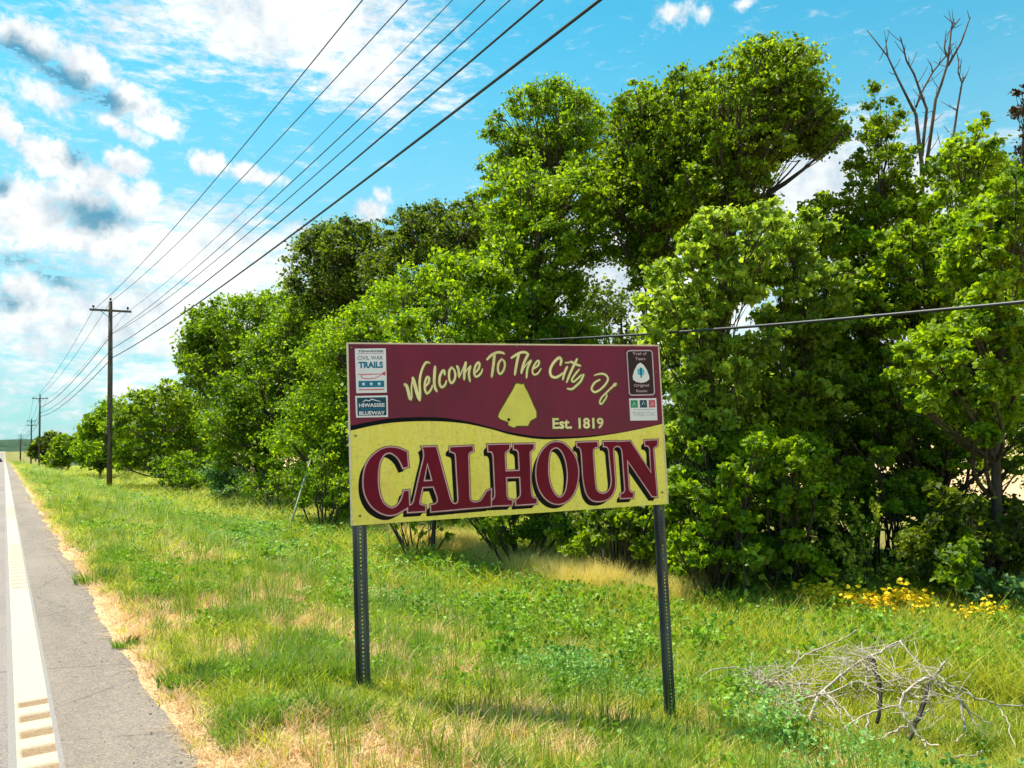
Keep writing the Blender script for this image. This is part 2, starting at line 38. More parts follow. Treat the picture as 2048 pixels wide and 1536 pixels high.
"script":[["Welcome",[[[[-0.808,0.3229],[-0.8055,0.3208],[-0.8017,0.3179],[-0.7977,0.3139],[-0.7942,0.3085],[-0.7915,0.3011],[-0.7892,0.2921],[-0.787,0.2824],[-0.785,0.2727],[-0.783,0.2626],[-0.7813,0.2519],[-0.7795,0.2417],[-0.7777,0.2333],[-0.7755,0.2269],[-0.7731,0.2219],[-0.771,0.2181],[-0.7695,0.2153]],0.0178],[[[-0.7695,0.2153],[-0.7679,0.2186],[-0.7656,0.2231],[-0.7634,0.2291],[-0.7619,0.2367],[-0.7616,0.2467],[-0.762,0.2588],[-0.7626,0.2714],[-0.7627,0.2831],[-0.7622,0.2934],[-0.7615,0.303],[-0.7604,0.3125],[-0.759,0.3225],[-0.7569,0.3339],[-0.7541,0.3463],[-0.7515,0.3575],[-0.7497,0.3653]],0.0095],[[[-0.7497,0.3653],[-0.7472,0.3556],[-0.7435,0.3416],[-0.7395,0.326],[-0.7358,0.3115],[-0.7327,0.2987],[-0.7298,0.2861],[-0.7268,0.2737],[-0.7235,0.2612],[-0.7194,0.2475],[-0.7148,0.2329],[-0.7105,0.2199],[-0.7076,0.2108]],0.0198],[[[-0.7076,0.2108],[-0.7065,0.2179],[-0.705,0.2278],[-0.7035,0.24],[-0.7026,0.2538],[-0.7028,0.27],[-0.7035,0.2886],[-0.7042,0.3077],[-0.704,0.3256],[-0.7029,0.3417],[-0.7012,0.357],[-0.6989,0.3718],[-0.6957,0.3866],[-0.6913,0.4018],[-0.6861,0.4172],[-0.6803,0.4317],[-0.6746,0.4441],[-0.6689,0.4544],[-0.663,0.4633],[-0.657,0.4702],[-0.651,0.4747],[-0.6445,0.4757],[-0.6376,0.4739],[-0.6315,0.4711],[-0.6272,0.4693]],0.0135],[[[-0.6588,0.3108],[-0.6548,0.3152],[-0.6491,0.3215],[-0.6433,0.3287],[-0.6391,0.3358],[-0.6368,0.3433],[-0.6355,0.3514],[-0.6352,0.3589],[-0.6359,0.3647],[-0.6379,0.3688],[-0.6411,0.3719],[-0.6449,0.3732],[-0.6485,0.3719],[-0.6521,0.3676],[-0.6561,0.3607],[-0.6598,0.3523],[-0.6628,0.3432],[-0.6651,0.3333],[-0.667,0.3221],[-0.6682,0.3107],[-0.6685,0.3001],[-0.6677,0.2898],[-0.666,0.2796],[-0.6637,0.2706],[-0.661,0.2641],[-0.658,0.2601],[-0.6547,0.2581],[-0.6508,0.2582],[-0.6464,0.2603],[-0.6408,0.2652],[-0.6343,0.2728],[-0.6279,0.2812],[-0.6229,0.2888],[-0.6195,0.296],[-0.6171,0.3032],[-0.6154,0.3096],[-0.6143,0.314]],0.0135],[[[-0.5902,0.4439],[-0.5912,0.435],[-0.5926,0.4222],[-0.5942,0.4077],[-0.5956,0.3933],[-0.5971,0.379],[-0.5986,0.3638],[-0.5998,0.3489],[-0.6002,0.3355],[-0.5997,0.324],[-0.5985,0.3136],[-0.5968,0.3043],[-0.5947,0.2958],[-0.5919,0.2878],[-0.5885,0.2806],[-0.5852,0.2746],[-0.5829,0.2704]],0.0167],[[[-0.5231,0.3894],[-0.5234,0.3937],[-0.5237,0.4],[-0.5244,0.4065],[-0.5258,0.4112],[-0.5277,0.4143],[-0.5302,0.4166],[-0.5332,0.4171],[-0.5368,0.4148],[-0.5416,0.4088],[-0.5474,0.3997],[-0.5529,0.3891],[-0.5572,0.3787],[-0.56,0.368],[-0.5619,0.3565],[-0.5629,0.3453],[-0.5631,0.3353],[-0.5622,0.3264],[-0.5604,0.3184],[-0.5579,0.3115],[-0.5551,0.3062],[-0.5521,0.3026],[-0.5485,0.3004],[-0.5446,0.2997],[-0.5405,0.3007],[-0.5356,0.3037],[-0.5303,0.3086],[-0.5251,0.3145],[-0.5208,0.3204],[-0.5176,0.327],[-0.5152,0.3343],[-0.5134,0.3411],[-0.5121,0.3458]],0.0143],[[[-0.4699,0.4401],[-0.4735,0.4361],[-0.4787,0.4306],[-0.4841,0.4234],[-0.4881,0.4147],[-0.4905,0.4034],[-0.4922,0.3898],[-0.4929,0.376],[-0.4924,0.3638],[-0.4905,0.3529],[-0.4872,0.3425],[-0.4832,0.3341],[-0.4791,0.3292],[-0.4745,0.3284],[-0.4693,0.331],[-0.4642,0.3358],[-0.4596,0.3417],[-0.4554,0.3491],[-0.4515,0.3582],[-0.4483,0.3682],[-0.4465,0.3781],[-0.4462,0.3883],[-0.4472,0.3991],[-0.4492,0.4094],[-0.4521,0.4182],[-0.4565,0.4255],[-0.4623,0.4317],[-0.4679,0.4366],[-0.4718,0.4401]],0.0135],[[[-0.4317,0.4474],[-0.4298,0.4435],[-0.4269,0.438],[-0.4239,0.4308],[-0.4216,0.4218],[-0.4203,0.4089],[-0.4195,0.3928],[-0.419,0.3775],[-0.4186,0.367]],0.0151],[[[-0.4166,0.3706],[-0.4138,0.3766],[-0.4099,0.385],[-0.4051,0.3953],[-0.3996,0.4071],[-0.3924,0.4223],[-0.3837,0.4404],[-0.3755,0.4575],[-0.3699,0.4693]],0.0079],[[[-0.367,0.4729],[-0.3692,0.4625],[-0.3723,0.4475],[-0.3757,0.4306],[-0.3783,0.4143],[-0.3801,0.3976],[-0.3815,0.3796],[-0.3825,0.3634],[-0.3833,0.3522]],0.0167],[[[-0.382,0.3778],[-0.3792,0.3844],[-0.3753,0.394],[-0.3704,0.4046],[-0.365,0.4143],[-0.358,0.4236],[-0.3497,0.4331],[-0.3419,0.4414],[-0.3366,0.4473]],0.0079],[[[-0.3335,0.4473],[-0.3364,0.4374],[-0.3407,0.4232],[-0.3447,0.4073],[-0.347,0.3922],[-0.3465,0.3772],[-0.3444,0.3613],[-0.3419,0.3471],[-0.3402,0.3372]],0.0143],[[[-0.3006,0.3994],[-0.2959,0.4038],[-0.2891,0.4102],[-0.282,0.4175],[-0.2762,0.4251],[-0.272,0.4333],[-0.2684,0.4423],[-0.2659,0.4511],[-0.2649,0.4582],[-0.2658,0.4642],[-0.2682,0.4695],[-0.2717,0.4728],[-0.2757,0.473],[-0.2809,0.4691],[-0.2871,0.4619],[-0.2934,0.453],[-0.2984,0.4435],[-0.3022,0.4331],[-0.3054,0.4212],[-0.3075,0.4095],[-0.3083,0.3994],[-0.3074,0.391],[-0.305,0.3836],[-0.3017,0.3776],[-0.2981,0.3737],[-0.2939,0.3721],[-0.2891,0.3725],[-0.2839,0.3744],[-0.2786,0.3772],[-0.273,0.3813],[-0.267,0.3868],[-0.2612,0.393],[-0.2563,0.3992],[-0.2525,0.406],[-0.2494,0.4135],[-0.2471,0.4203],[-0.2454,0.425]],0.0135]]],["To",[[[[-0.2069,0.4952],[-0.2004,0.5016],[-0.191,0.5108],[-0.1804,0.5206],[-0.1701,0.5286],[-0.1602,0.5344],[-0.1498,0.5391],[-0.1396,0.5428],[-0.1302,0.5455],[-0.1215,0.5469],[-0.1134,0.5472],[-0.1058,0.5466],[-0.0988,0.5456],[-0.0918,0.5438],[-0.0852,0.541],[-0.0796,0.5383],[-0.0756,0.5364]],0.0151],[[[-0.1504,0.5324],[-0.1525,0.5177],[-0.1554,0.4967],[-0.1589,0.4731],[-0.1624,0.4508],[-0.1665,0.4285],[-0.1711,0.4049],[-0.1754,0.3839],[-0.1783,0.3693]],0.0167],[[[-0.0972,0.4991],[-0.1022,0.4934],[-0.1095,0.4853],[-0.117,0.4758],[-0.1225,0.4656],[-0.1259,0.454],[-0.1281,0.441],[-0.1291,0.4281],[-0.129,0.4173],[-0.1274,0.4083],[-0.1246,0.4003],[-0.1208,0.3944],[-0.1166,0.3913],[-0.1116,0.3916],[-0.1057,0.3947],[-0.0997,0.3998],[-0.0942,0.406],[-0.089,0.4138],[-0.0838,0.4232],[-0.0795,0.4334],[-0.0765,0.4432],[-0.0752,0.453],[-0.0751,0.463],[-0.0762,0.4725],[-0.0785,0.4805],[-0.0829,0.4869],[-0.089,0.4921],[-0.0951,0.4962],[-0.0992,0.4991]],0.0135]]],["The",[[[[-0.0218,0.5067],[-0.0151,0.5109],[-0.0054,0.517],[0.0054,0.5236],[0.0152,0.5293],[0.0236,0.5338],[0.0316,0.538],[0.0396,0.5416],[0.0479,0.5444],[0.0569,0.5466],[0.0664,0.5482],[0.0756,0.5489],[0.0842,0.5483],[0.0923,0.5455],[0.1001,0.5411],[0.1068,0.5365],[0.1115,0.5334]],0.0151],[[[0.0355,0.5368],[0.0319,0.5243],[0.0268,0.5063],[0.0211,0.4858],[0.0158,0.4656],[0.0107,0.4438],[0.0054,0.42],[0.0008,0.3983],[-0.0025,0.3833]],0.0167],[[[0.1075,0.5333],[0.1008,0.5221],[0.0912,0.506],[0.0808,0.4876],[0.0719,0.4693],[0.0646,0.4496],[0.0577,0.4278],[0.052,0.408],[0.0479,0.3943]],0.0167],[[[0.0525,0.4055],[0.0578,0.4138],[0.0653,0.4257],[0.0741,0.4387],[0.083,0.4505],[0.0929,0.4613],[0.104,0.4721],[0.1141,0.4816],[0.1212,0.4882]],0.0079],[[[0.1284,0.4882],[0.1225,0.4784],[0.114,0.4644],[0.105,0.4482],[0.098,0.4317],[0.0935,0.4132],[0.0902,0.3925],[0.0879,0.3735],[0.0862,0.3603]],0.0143],[[[0.1462,0.4278],[0.1527,0.4318],[0.1622,0.4375],[0.1721,0.444],[0.1798,0.4504],[0.1848,0.4572],[0.1885,0.4646],[0.1908,0.4715],[0.1914,0.4769],[0.1901,0.4813],[0.1872,0.4849],[0.1829,0.4865],[0.1776,0.4844],[0.1702,0.4774],[0.161,0.4665],[0.152,0.4542],[0.145,0.4429],[0.1403,0.4328],[0.1371,0.4228],[0.1352,0.4134],[0.1349,0.4052],[0.1361,0.3982],[0.1389,0.3919],[0.143,0.3871],[0.1479,0.3845],[0.154,0.3841],[0.1615,0.3857],[0.1693,0.389],[0.1767,0.3938],[0.1841,0.4013],[0.1916,0.4113],[0.1983,0.421],[0.2029,0.4277]],0.0119]]],["City",[[[[0.3587,0.4556],[0.3606,0.4613],[0.3635,0.4694],[0.3659,0.4783],[0.3666,0.4861],[0.3654,0.4936],[0.3629,0.5012],[0.359,0.507],[0.3534,0.509],[0.3453,0.5062],[0.3352,0.4997],[0.3245,0.4912],[0.3148,0.4823],[0.306,0.4728],[0.2974,0.462],[0.2898,0.451],[0.2837,0.4404],[0.2792,0.4305],[0.2759,0.4207],[0.274,0.4113],[0.2734,0.4025],[0.2741,0.3939],[0.276,0.3855],[0.2793,0.378],[0.284,0.372],[0.2904,0.3675],[0.2985,0.3642],[0.3074,0.3624],[0.3164,0.3624],[0.3259,0.3648],[0.3363,0.3693],[0.3462,0.3746],[0.3544,0.3793],[0.3606,0.3836],[0.3655,0.388],[0.3692,0.3918],[0.3718,0.3945]],0.0167],[[[0.4118,0.4402],[0.4075,0.433],[0.4013,0.4226],[0.3946,0.4105],[0.3886,0.3982],[0.3834,0.3844],[0.3784,0.3689],[0.3741,0.3547],[0.3711,0.3449]],0.0151],[[[0.4944,0.4978],[0.4896,0.4898],[0.4826,0.4783],[0.4746,0.4651],[0.4667,0.4517],[0.4589,0.4384],[0.4507,0.4244],[0.4424,0.4096],[0.4342,0.3942],[0.4252,0.3762],[0.4156,0.3563],[0.4071,0.3382],[0.4012,0.3256]],0.0159],[[[0.3989,0.4709],[0.4078,0.4716],[0.4209,0.4728],[0.4339,0.4739],[0.4429,0.4747]],0.0103],[[[0.4432,0.4805],[0.4497,0.4769],[0.4589,0.4717],[0.4695,0.4661],[0.4798,0.4613],[0.4907,0.4572],[0.5027,0.4533],[0.5135,0.4501],[0.521,0.4478]],0.0151],[[[0.5069,0.4209],[0.5002,0.414],[0.4907,0.4041],[0.4803,0.393],[0.4711,0.3826],[0.4628,0.3725],[0.4545,0.362],[0.4477,0.3523],[0.4439,0.3444],[0.4435,0.338],[0.4458,0.3329],[0.4501,0.3296],[0.4555,0.329],[0.4626,0.3318],[0.4714,0.3375],[0.481,0.3446],[0.4903,0.3518],[0.5,0.3596],[0.5102,0.3684],[0.5193,0.3766],[0.5257,0.3823]],0.0119],[[[0.5426,0.3822],[0.5378,0.3729],[0.531,0.3594],[0.5229,0.3449],[0.5144,0.3324],[0.5052,0.3224],[0.495,0.3136],[0.4846,0.3055],[0.4747,0.2981],[0.4657,0.291],[0.4572,0.2844],[0.4487,0.279],[0.44,0.2755],[0.43,0.2748],[0.4192,0.2762],[0.4095,0.2783],[0.4027,0.2797]],0.0143]]],["Of",[[[[0.672,0.3428],[0.6646,0.3398],[0.654,0.3355],[0.6425,0.3301],[0.6325,0.3238],[0.6242,0.3159],[0.6163,0.3067],[0.6097,0.2974],[0.605,0.2892],[0.6022,0.2825],[0.601,0.2765],[0.6015,0.2711],[0.6036,0.2661],[0.6075,0.2608],[0.6131,0.2556],[0.6201,0.2517],[0.6282,0.2503],[0.6378,0.2522],[0.6488,0.2564],[0.6605,0.2623],[0.672,0.2692],[0.6837,0.2774],[0.6958,0.2871],[0.7073,0.2975],[0.7172,0.3076],[0.7254,0.3175],[0.7326,0.3276],[0.738,0.3374],[0.741,0.3463],[0.741,0.3542],[0.7386,0.3615],[0.7346,0.368],[0.7297,0.3736],[0.7237,0.3783],[0.7165,0.3823],[0.7085,0.3853],[0.7004,0.3873],[0.6922,0.3882],[0.6836,0.3879],[0.6749,0.3869],[0.666,0.3855],[0.6561,0.3835],[0.6454,0.3807],[0.6358,0.3779],[0.6291,0.376]],0.0135],[[[0.8038,0.3107],[0.7992,0.3076],[0.7925,0.303],[0.7858,0.2984],[0.7812,0.2953]],0.0206],[[[0.8038,0.3107],[0.7955,0.3045],[0.7836,0.2955],[0.7705,0.2855],[0.7584,0.276],[0.7478,0.2673],[0.7374,0.2585],[0.7273,0.2499],[0.7176,0.2415],[0.7078,0.2337],[0.6982,0.2262],[0.6892,0.2188],[0.6815,0.211],[0.6748,0.2021],[0.6689,0.1927],[0.6645,0.1838],[0.6623,0.1764],[0.6628,0.1702],[0.6654,0.1647],[0.6694,0.1612],[0.6742,0.1607],[0.6801,0.1643],[0.6873,0.1711],[0.6948,0.1794],[0.7015,0.1874],[0.7078,0.1949],[0.714,0.2027],[0.7192,0.2106],[0.7227,0.2181],[0.7236,0.2258],[0.7226,0.2337],[0.721,0.2406],[0.72,0.2454]],0.0119]]]],
"badge":[[[-1.1418,0.5674],[-0.9317,0.5704],[-0.9329,0.2673],[-1.1392,0.2662]],[[-1.147,0.2471],[-0.9284,0.2478],[-0.9297,0.101],[-1.1446,0.1022]],[[0.9043,0.5696],[1.1371,0.5731],[1.1352,0.2172],[0.9052,0.2158]],[[0.9091,0.1981],[1.1415,0.197],[1.1411,0.0274],[0.9088,0.0305]]],
"est":[[0.2721,-0.0103],[0.6836,-0.0182],[0.2763,0.0669]],
"trees":[{"name":"tall_tree","label":"tallest tree, its dense olive crown rising above the right side of the sign","kind":"olive","depth":17,"blobs":[[13.605,10.941,9.128,0.797,0.797],[14.02,10.749,8.214,1.009,0.797],[13.127,11.344,7.873,0.85,0.691],[14.696,10.342,7.927,0.425,0.425],[12.866,11.559,7.245,0.797,0.638],[12.427,11.903,6.412,1.009,0.744],[14.212,10.707,7.201,0.478,0.319],[13.028,11.348,8.617,0.425,0.478],[13.465,11.168,9.566,0.436,0.353],[13.329,12.002,9.668,0.282,0.228],[14.829,11.16,9.623,0.583,0.472],[13.809,11.834,8.918,0.569,0.461],[13.85,10.932,8.76,0.672,0.544],[13.142,12.169,8.607,0.644,0.522],[13.292,11.207,8.463,0.623,0.504],[13.841,10.631,8.14,0.69,0.559],[16.011,11.421,8.921,0.442,0.358],[14.476,12.93,8.828,0.589,0.477],[13.844,11.233,7.919,0.506,0.409],[14.841,11.15,8.14,0.684,0.554],[14.794,10.596,7.721,0.64,0.518],[12.682,12.12,7.087,0.668,0.54],[13.674,12.028,7.696,0.625,0.506],[13.779,11.107,7.475,0.541,0.438],[12.737,11.849,6.799,0.603,0.489],[14.259,12.127,7.403,0.75,0.607],[12.579,12.622,6.758,0.611,0.495],[13.567,12.211,6.924,0.678,0.549],[13.397,11.581,6.528,0.679,0.549],[12.664,10.217,9.091,0.427,0.33],[12.19,10.637,8.768,0.306,0.236],[13.37,10.008,9.022,0.27,0.208],[11.794,10.655,8.312,0.329,0.254],[12.328,10.238,8.145,0.317,0.245],[12.839,10.004,8.323,0.378,0.292],[13.334,9.991,8.505,0.31,0.239],[11.644,10.703,7.818,0.409,0.316],[12.164,10.454,8.065,0.281,0.217],[12.979,10.345,8.119,0.294,0.227],[13.401,9.52,7.781,0.266,0.205],[12.431,10.252,7.54,0.352,0.272],[13.137,10.064,7.549,0.435,0.336],[13.74,9.666,7.746,0.3,0.232],[13.748,9.41,7.247,0.27,0.208],[11.818,10.741,7.259,0.305,0.236],[12.298,10.615,7.128,0.325,0.251],[12.905,10.356,7.334,0.27,0.209],[13.016,9.945,7.273,0.376,0.29],[13.899,9.714,7.175,0.294,0.228],[11.828,10.915,6.908,0.399,0.308],[12.475,10.534,6.69,0.337,0.26],[11.351,11.225,6.609,0.334,0.258],[11.82,11.199,6.647,0.419,0.323],[12.748,10.379,6.567,0.354,0.274],[12.09,10.845,6.177,0.43,0.332]],
"n":57343,"base":[11.619,12.996],
"trunk":0.2,"group":None,"leaf":None},
{"name":"broad_tree","label":"broad tree with a rounded olive crown, just left of the tallest tree","kind":"olive","depth":18,"blobs":[[12.845,12.617,9.067,0.731,0.54],[12.184,13.066,8.696,0.787,0.562],[11.718,13.418,7.982,0.844,0.675],[12.622,12.855,7.841,1.069,0.844],[12.208,13.205,6.732,1.181,0.9],[11.447,13.678,6.869,0.844,0.731],[12.125,13.336,5.726,0.9,0.675],[13.483,13.576,9.88,0.338,0.274],[14.244,13.526,9.823,0.696,0.563],[12.37,14.221,9.301,0.348,0.282],[13.298,13.583,9.08,0.788,0.638],[11.816,13.217,8.457,0.68,0.55],[13.209,13.504,8.685,0.592,0.48],[13.225,13.006,8.576,0.633,0.512],[12.585,14.157,8.234,0.639,0.517],[12.976,13.538,8.182,0.58,0.469],[12.189,15.003,7.76,0.659,0.534],[11.936,13.638,7.636,0.756,0.612],[12.344,12.666,7.344,0.578,0.468],[11.695,14.052,6.825,0.55,0.445],[12.646,13.827,7.327,0.549,0.445],[11.802,14.659,6.711,0.757,0.613],[12.464,14.118,6.698,0.733,0.594],[12.695,13.462,6.399,0.739,0.599],[12.254,13.221,5.856,0.729,0.59],[12.184,13.487,5.239,0.555,0.449],[12.0,11.786,8.917,0.394,0.305],[10.518,12.541,8.138,0.4,0.309],[11.169,12.376,8.708,0.364,0.281],[11.647,11.99,8.263,0.346,0.268],[12.3,11.598,8.386,0.305,0.235],[10.941,12.499,8.32,0.455,0.352],[11.632,12.25,7.907,0.34,0.263],[11.885,11.711,7.978,0.323,0.25],[12.118,11.495,7.979,0.357,0.276],[10.784,12.366,7.685,0.332,0.257],[11.337,12.357,7.443,0.44,0.34],[11.466,11.953,7.494,0.342,0.264],[11.957,11.72,7.457,0.288,0.222],[11.329,12.424,7.315,0.347,0.268],[11.284,12.012,7.143,0.381,0.294],[12.312,11.966,7.123,0.454,0.351],[10.396,12.929,6.794,0.431,0.333],[11.174,12.33,6.699,0.352,0.272],[11.359,12.359,6.847,0.287,0.222],[10.653,12.719,6.506,0.428,0.331],[11.436,12.543,6.422,0.4,0.309],[11.533,12.06,6.532,0.447,0.346],[10.575,12.652,5.928,0.293,0.227],[11.075,12.409,6.06,0.281,0.217],[11.187,12.195,6.034,0.28,0.217],[11.669,12.022,5.825,0.313,0.242],[11.37,12.387,5.445,0.36,0.278],[11.903,12.151,5.591,0.354,0.274],[11.216,12.65,5.154,0.315,0.243],[11.636,12.467,5.427,0.447,0.346],[11.187,12.445,4.711,0.298,0.23],[11.065,12.472,4.457,0.335,0.259]],
"n":54460,"base":[11.494,14.264],
"trunk":0.17,"group":None,"leaf":None},
{"name":"tall_tree","label":"tall tree with spiky open top branches above the sign's centre","kind":"mid","depth":20,"blobs":[[10.791,16.242,9.772,0.65,0.45],[11.529,15.77,9.811,0.688,0.375],[12.163,15.373,9.728,0.562,0.4],[10.27,16.616,9.229,0.475,0.375],[11.276,15.999,8.946,1.0,0.525],[10.49,16.535,8.474,0.438,0.35],[12.228,15.41,8.728,0.875,0.625],[10.407,16.102,9.585,0.287,0.232],[11.758,16.024,9.833,0.782,0.633],[12.377,15.892,9.942,0.621,0.503],[10.722,16.993,9.479,0.506,0.41],[11.984,16.776,9.212,0.869,0.703],[13.103,16.635,9.787,0.81,0.656],[11.063,16.847,8.658,0.773,0.625],[11.936,16.623,8.772,0.848,0.686],[12.768,16.456,9.045,0.827,0.67],[10.918,17.714,8.459,0.424,0.343],[10.32,14.948,9.408,0.455,0.352],[10.305,14.683,9.235,0.343,0.265],[10.742,14.723,9.278,0.365,0.282],[11.266,14.533,9.426,0.336,0.26],[9.689,15.146,8.769,0.441,0.341],[10.296,14.967,9.132,0.359,0.278],[10.795,14.689,8.867,0.449,0.347],[11.387,14.484,9.048,0.423,0.327],[9.535,15.495,8.38,0.463,0.358],[10.267,15.407,8.542,0.373,0.288],[10.581,14.951,8.501,0.367,0.284],[10.692,14.566,8.425,0.354,0.274],[11.311,14.228,8.156,0.363,0.28],[9.644,15.779,7.927,0.486,0.375],[11.402,14.709,7.944,0.384,0.297],[11.78,14.285,7.802,0.436,0.337],[9.51,15.683,7.704,0.458,0.354],[10.471,14.794,7.447,0.308,0.238]],
"n":22551,"base":[11.234,16.783],
"trunk":0.15,"group":None,"leaf":None},
{"name":"leafy_tree","label":"leafy bright tree directly behind the middle of the sign","kind":"bright","depth":17.5,"blobs":[[9.651,14.234,6.769,0.984,0.656],[9.145,14.571,6.567,0.492,0.383],[10.481,13.7,6.851,0.766,0.547],[9.94,14.128,5.778,1.094,0.766],[10.863,13.543,5.748,0.82,0.656],[9.298,14.568,5.362,0.656,0.492],[10.139,14.096,4.572,0.93,0.656],[9.222,14.719,4.056,0.875,0.547],[10.246,14.122,3.369,1.203,0.766],[9.615,14.624,2.081,1.312,0.984],[10.299,15.345,7.533,0.703,0.569],[10.472,14.092,7.342,0.575,0.466],[9.241,15.082,6.73,0.717,0.58],[10.026,14.489,6.515,0.673,0.545],[10.669,13.89,6.792,0.63,0.51],[10.079,15.561,6.392,0.759,0.615],[10.226,14.577,6.315,0.7,0.566],[9.463,15.084,5.657,0.698,0.565],[10.224,14.876,5.761,0.577,0.467],[10.357,15.353,5.475,0.775,0.627],[10.726,15.242,4.996,0.579,0.469],[10.08,15.173,4.258,0.76,0.615],[9.765,14.855,3.729,0.668,0.541],[10.381,14.713,3.753,0.545,0.441],[10.984,14.574,3.681,0.746,0.604],[9.966,14.67,3.158,0.579,0.469],[11.301,15.609,3.299,0.667,0.54],[11.919,14.726,2.899,0.779,0.63],[10.707,15.785,2.367,0.65,0.526],[10.98,14.947,2.831,0.586,0.475],[11.436,14.856,2.589,0.626,0.506],[9.6,15.588,2.317,0.566,0.458],[11.267,15.736,2.154,0.757,0.613],[10.985,14.472,1.971,0.697,0.565],[9.655,16.298,1.722,0.583,0.472],[11.114,16.793,1.796,0.752,0.609],[11.268,15.687,1.591,0.702,0.568],[10.11,15.297,1.42,0.766,0.62],[8.9,13.25,7.087,0.36,0.278],[9.715,12.995,6.783,0.365,0.282],[8.974,13.559,6.681,0.362,0.28],[9.805,12.76,6.544,0.313,0.242],[8.435,13.443,5.684,0.326,0.252],[9.186,13.383,5.907,0.395,0.305],[10.056,12.627,6.108,0.307,0.237],[9.067,13.088,5.602,0.31,0.24],[9.811,13.082,5.796,0.424,0.327],[10.462,12.67,5.657,0.338,0.261],[8.138,13.647,5.265,0.378,0.292],[8.478,13.673,5.315,0.42,0.325],[9.208,13.24,5.103,0.389,0.301],[8.734,13.419,4.827,0.295,0.228],[9.645,13.27,4.984,0.383,0.296],[8.49,13.708,3.964,0.397,0.307],[9.157,13.541,4.319,0.422,0.326],[8.654,13.422,3.583,0.268,0.207],[8.878,13.372,3.601,0.36,0.278],[9.618,13.198,3.722,0.402,0.31],[10.071,12.836,3.891,0.278,0.215],[9.311,13.447,3.437,0.278,0.215]],
"n":62115,"base":[10.388,14.357],
"trunk":0.14,"group":None,"leaf":None},
{"name":"bushy_tree","label":"bushy yellow-green tree behind the top left half of the sign","kind":"bright","depth":15.5,"blobs":[[7.504,13.397,4.559,0.678,0.484],[7.759,13.296,3.778,0.872,0.533],[7.022,13.762,3.802,0.63,0.484],[6.538,14.114,3.238,0.678,0.533],[7.279,13.675,2.827,1.066,0.678],[6.39,14.307,1.987,0.872,0.775],[7.298,13.785,1.281,1.066,0.775],[7.406,14.011,4.892,0.569,0.461],[8.106,13.596,4.723,0.631,0.511],[7.459,13.207,4.117,0.499,0.404],[8.293,13.612,4.299,0.621,0.503],[7.646,14.079,3.91,0.57,0.461],[8.477,14.037,3.962,0.479,0.387],[7.413,15.89,3.894,0.573,0.464],[7.443,14.427,3.439,0.537,0.435],[8.028,14.07,3.558,0.613,0.496],[7.284,14.934,3.249,0.607,0.492],[8.287,14.787,3.099,0.664,0.537],[8.73,14.327,3.16,0.541,0.438],[7.302,14.771,2.475,0.643,0.52],[7.89,14.602,2.435,0.522,0.422],[8.383,14.092,2.689,0.526,0.426],[6.791,15.132,2.437,0.607,0.492],[7.686,15.149,2.245,0.58,0.47],[8.349,14.473,2.426,0.583,0.472],[7.126,16.212,1.546,0.569,0.461],[7.005,14.389,1.719,0.53,0.429],[7.966,14.949,1.656,0.687,0.556],[7.185,16.324,1.365,0.726,0.588],[7.775,14.53,1.263,0.644,0.522],[8.673,14.585,1.178,0.612,0.496],[7.918,15.386,0.983,0.692,0.56],[6.71,12.567,4.099,0.368,0.284],[6.193,13.196,3.747,0.379,0.293],[7.136,12.45,3.807,0.369,0.285],[5.995,12.958,3.431,0.367,0.284],[6.542,13.078,3.545,0.281,0.217],[6.935,12.788,3.57,0.323,0.25],[7.278,12.361,3.295,0.346,0.267],[6.334,13.257,3.289,0.371,0.287],[6.748,12.709,3.331,0.31,0.239]],
"n":43817,"base":[6.99,14.101],
"trunk":0.05,"group":None,"leaf":None},
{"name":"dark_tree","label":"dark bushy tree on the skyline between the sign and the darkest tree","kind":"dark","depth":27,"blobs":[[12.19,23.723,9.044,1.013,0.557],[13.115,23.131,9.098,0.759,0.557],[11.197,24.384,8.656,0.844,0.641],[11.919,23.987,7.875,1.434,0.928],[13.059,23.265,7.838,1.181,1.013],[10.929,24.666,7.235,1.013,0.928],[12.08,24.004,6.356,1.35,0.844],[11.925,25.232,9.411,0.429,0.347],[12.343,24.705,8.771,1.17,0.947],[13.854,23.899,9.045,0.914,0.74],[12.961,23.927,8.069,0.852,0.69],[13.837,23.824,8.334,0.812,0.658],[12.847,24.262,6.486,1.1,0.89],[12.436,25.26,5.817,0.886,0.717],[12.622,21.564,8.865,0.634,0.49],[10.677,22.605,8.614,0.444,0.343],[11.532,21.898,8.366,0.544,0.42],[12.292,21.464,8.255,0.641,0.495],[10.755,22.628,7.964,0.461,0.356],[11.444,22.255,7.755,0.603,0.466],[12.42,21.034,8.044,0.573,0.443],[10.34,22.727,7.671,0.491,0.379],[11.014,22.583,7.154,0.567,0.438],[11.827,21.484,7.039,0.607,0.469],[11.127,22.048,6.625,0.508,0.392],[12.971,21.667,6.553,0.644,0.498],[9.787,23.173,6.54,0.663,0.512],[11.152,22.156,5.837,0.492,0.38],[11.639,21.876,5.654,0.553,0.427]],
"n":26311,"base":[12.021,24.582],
"trunk":0.16,"group":None,"leaf":None},
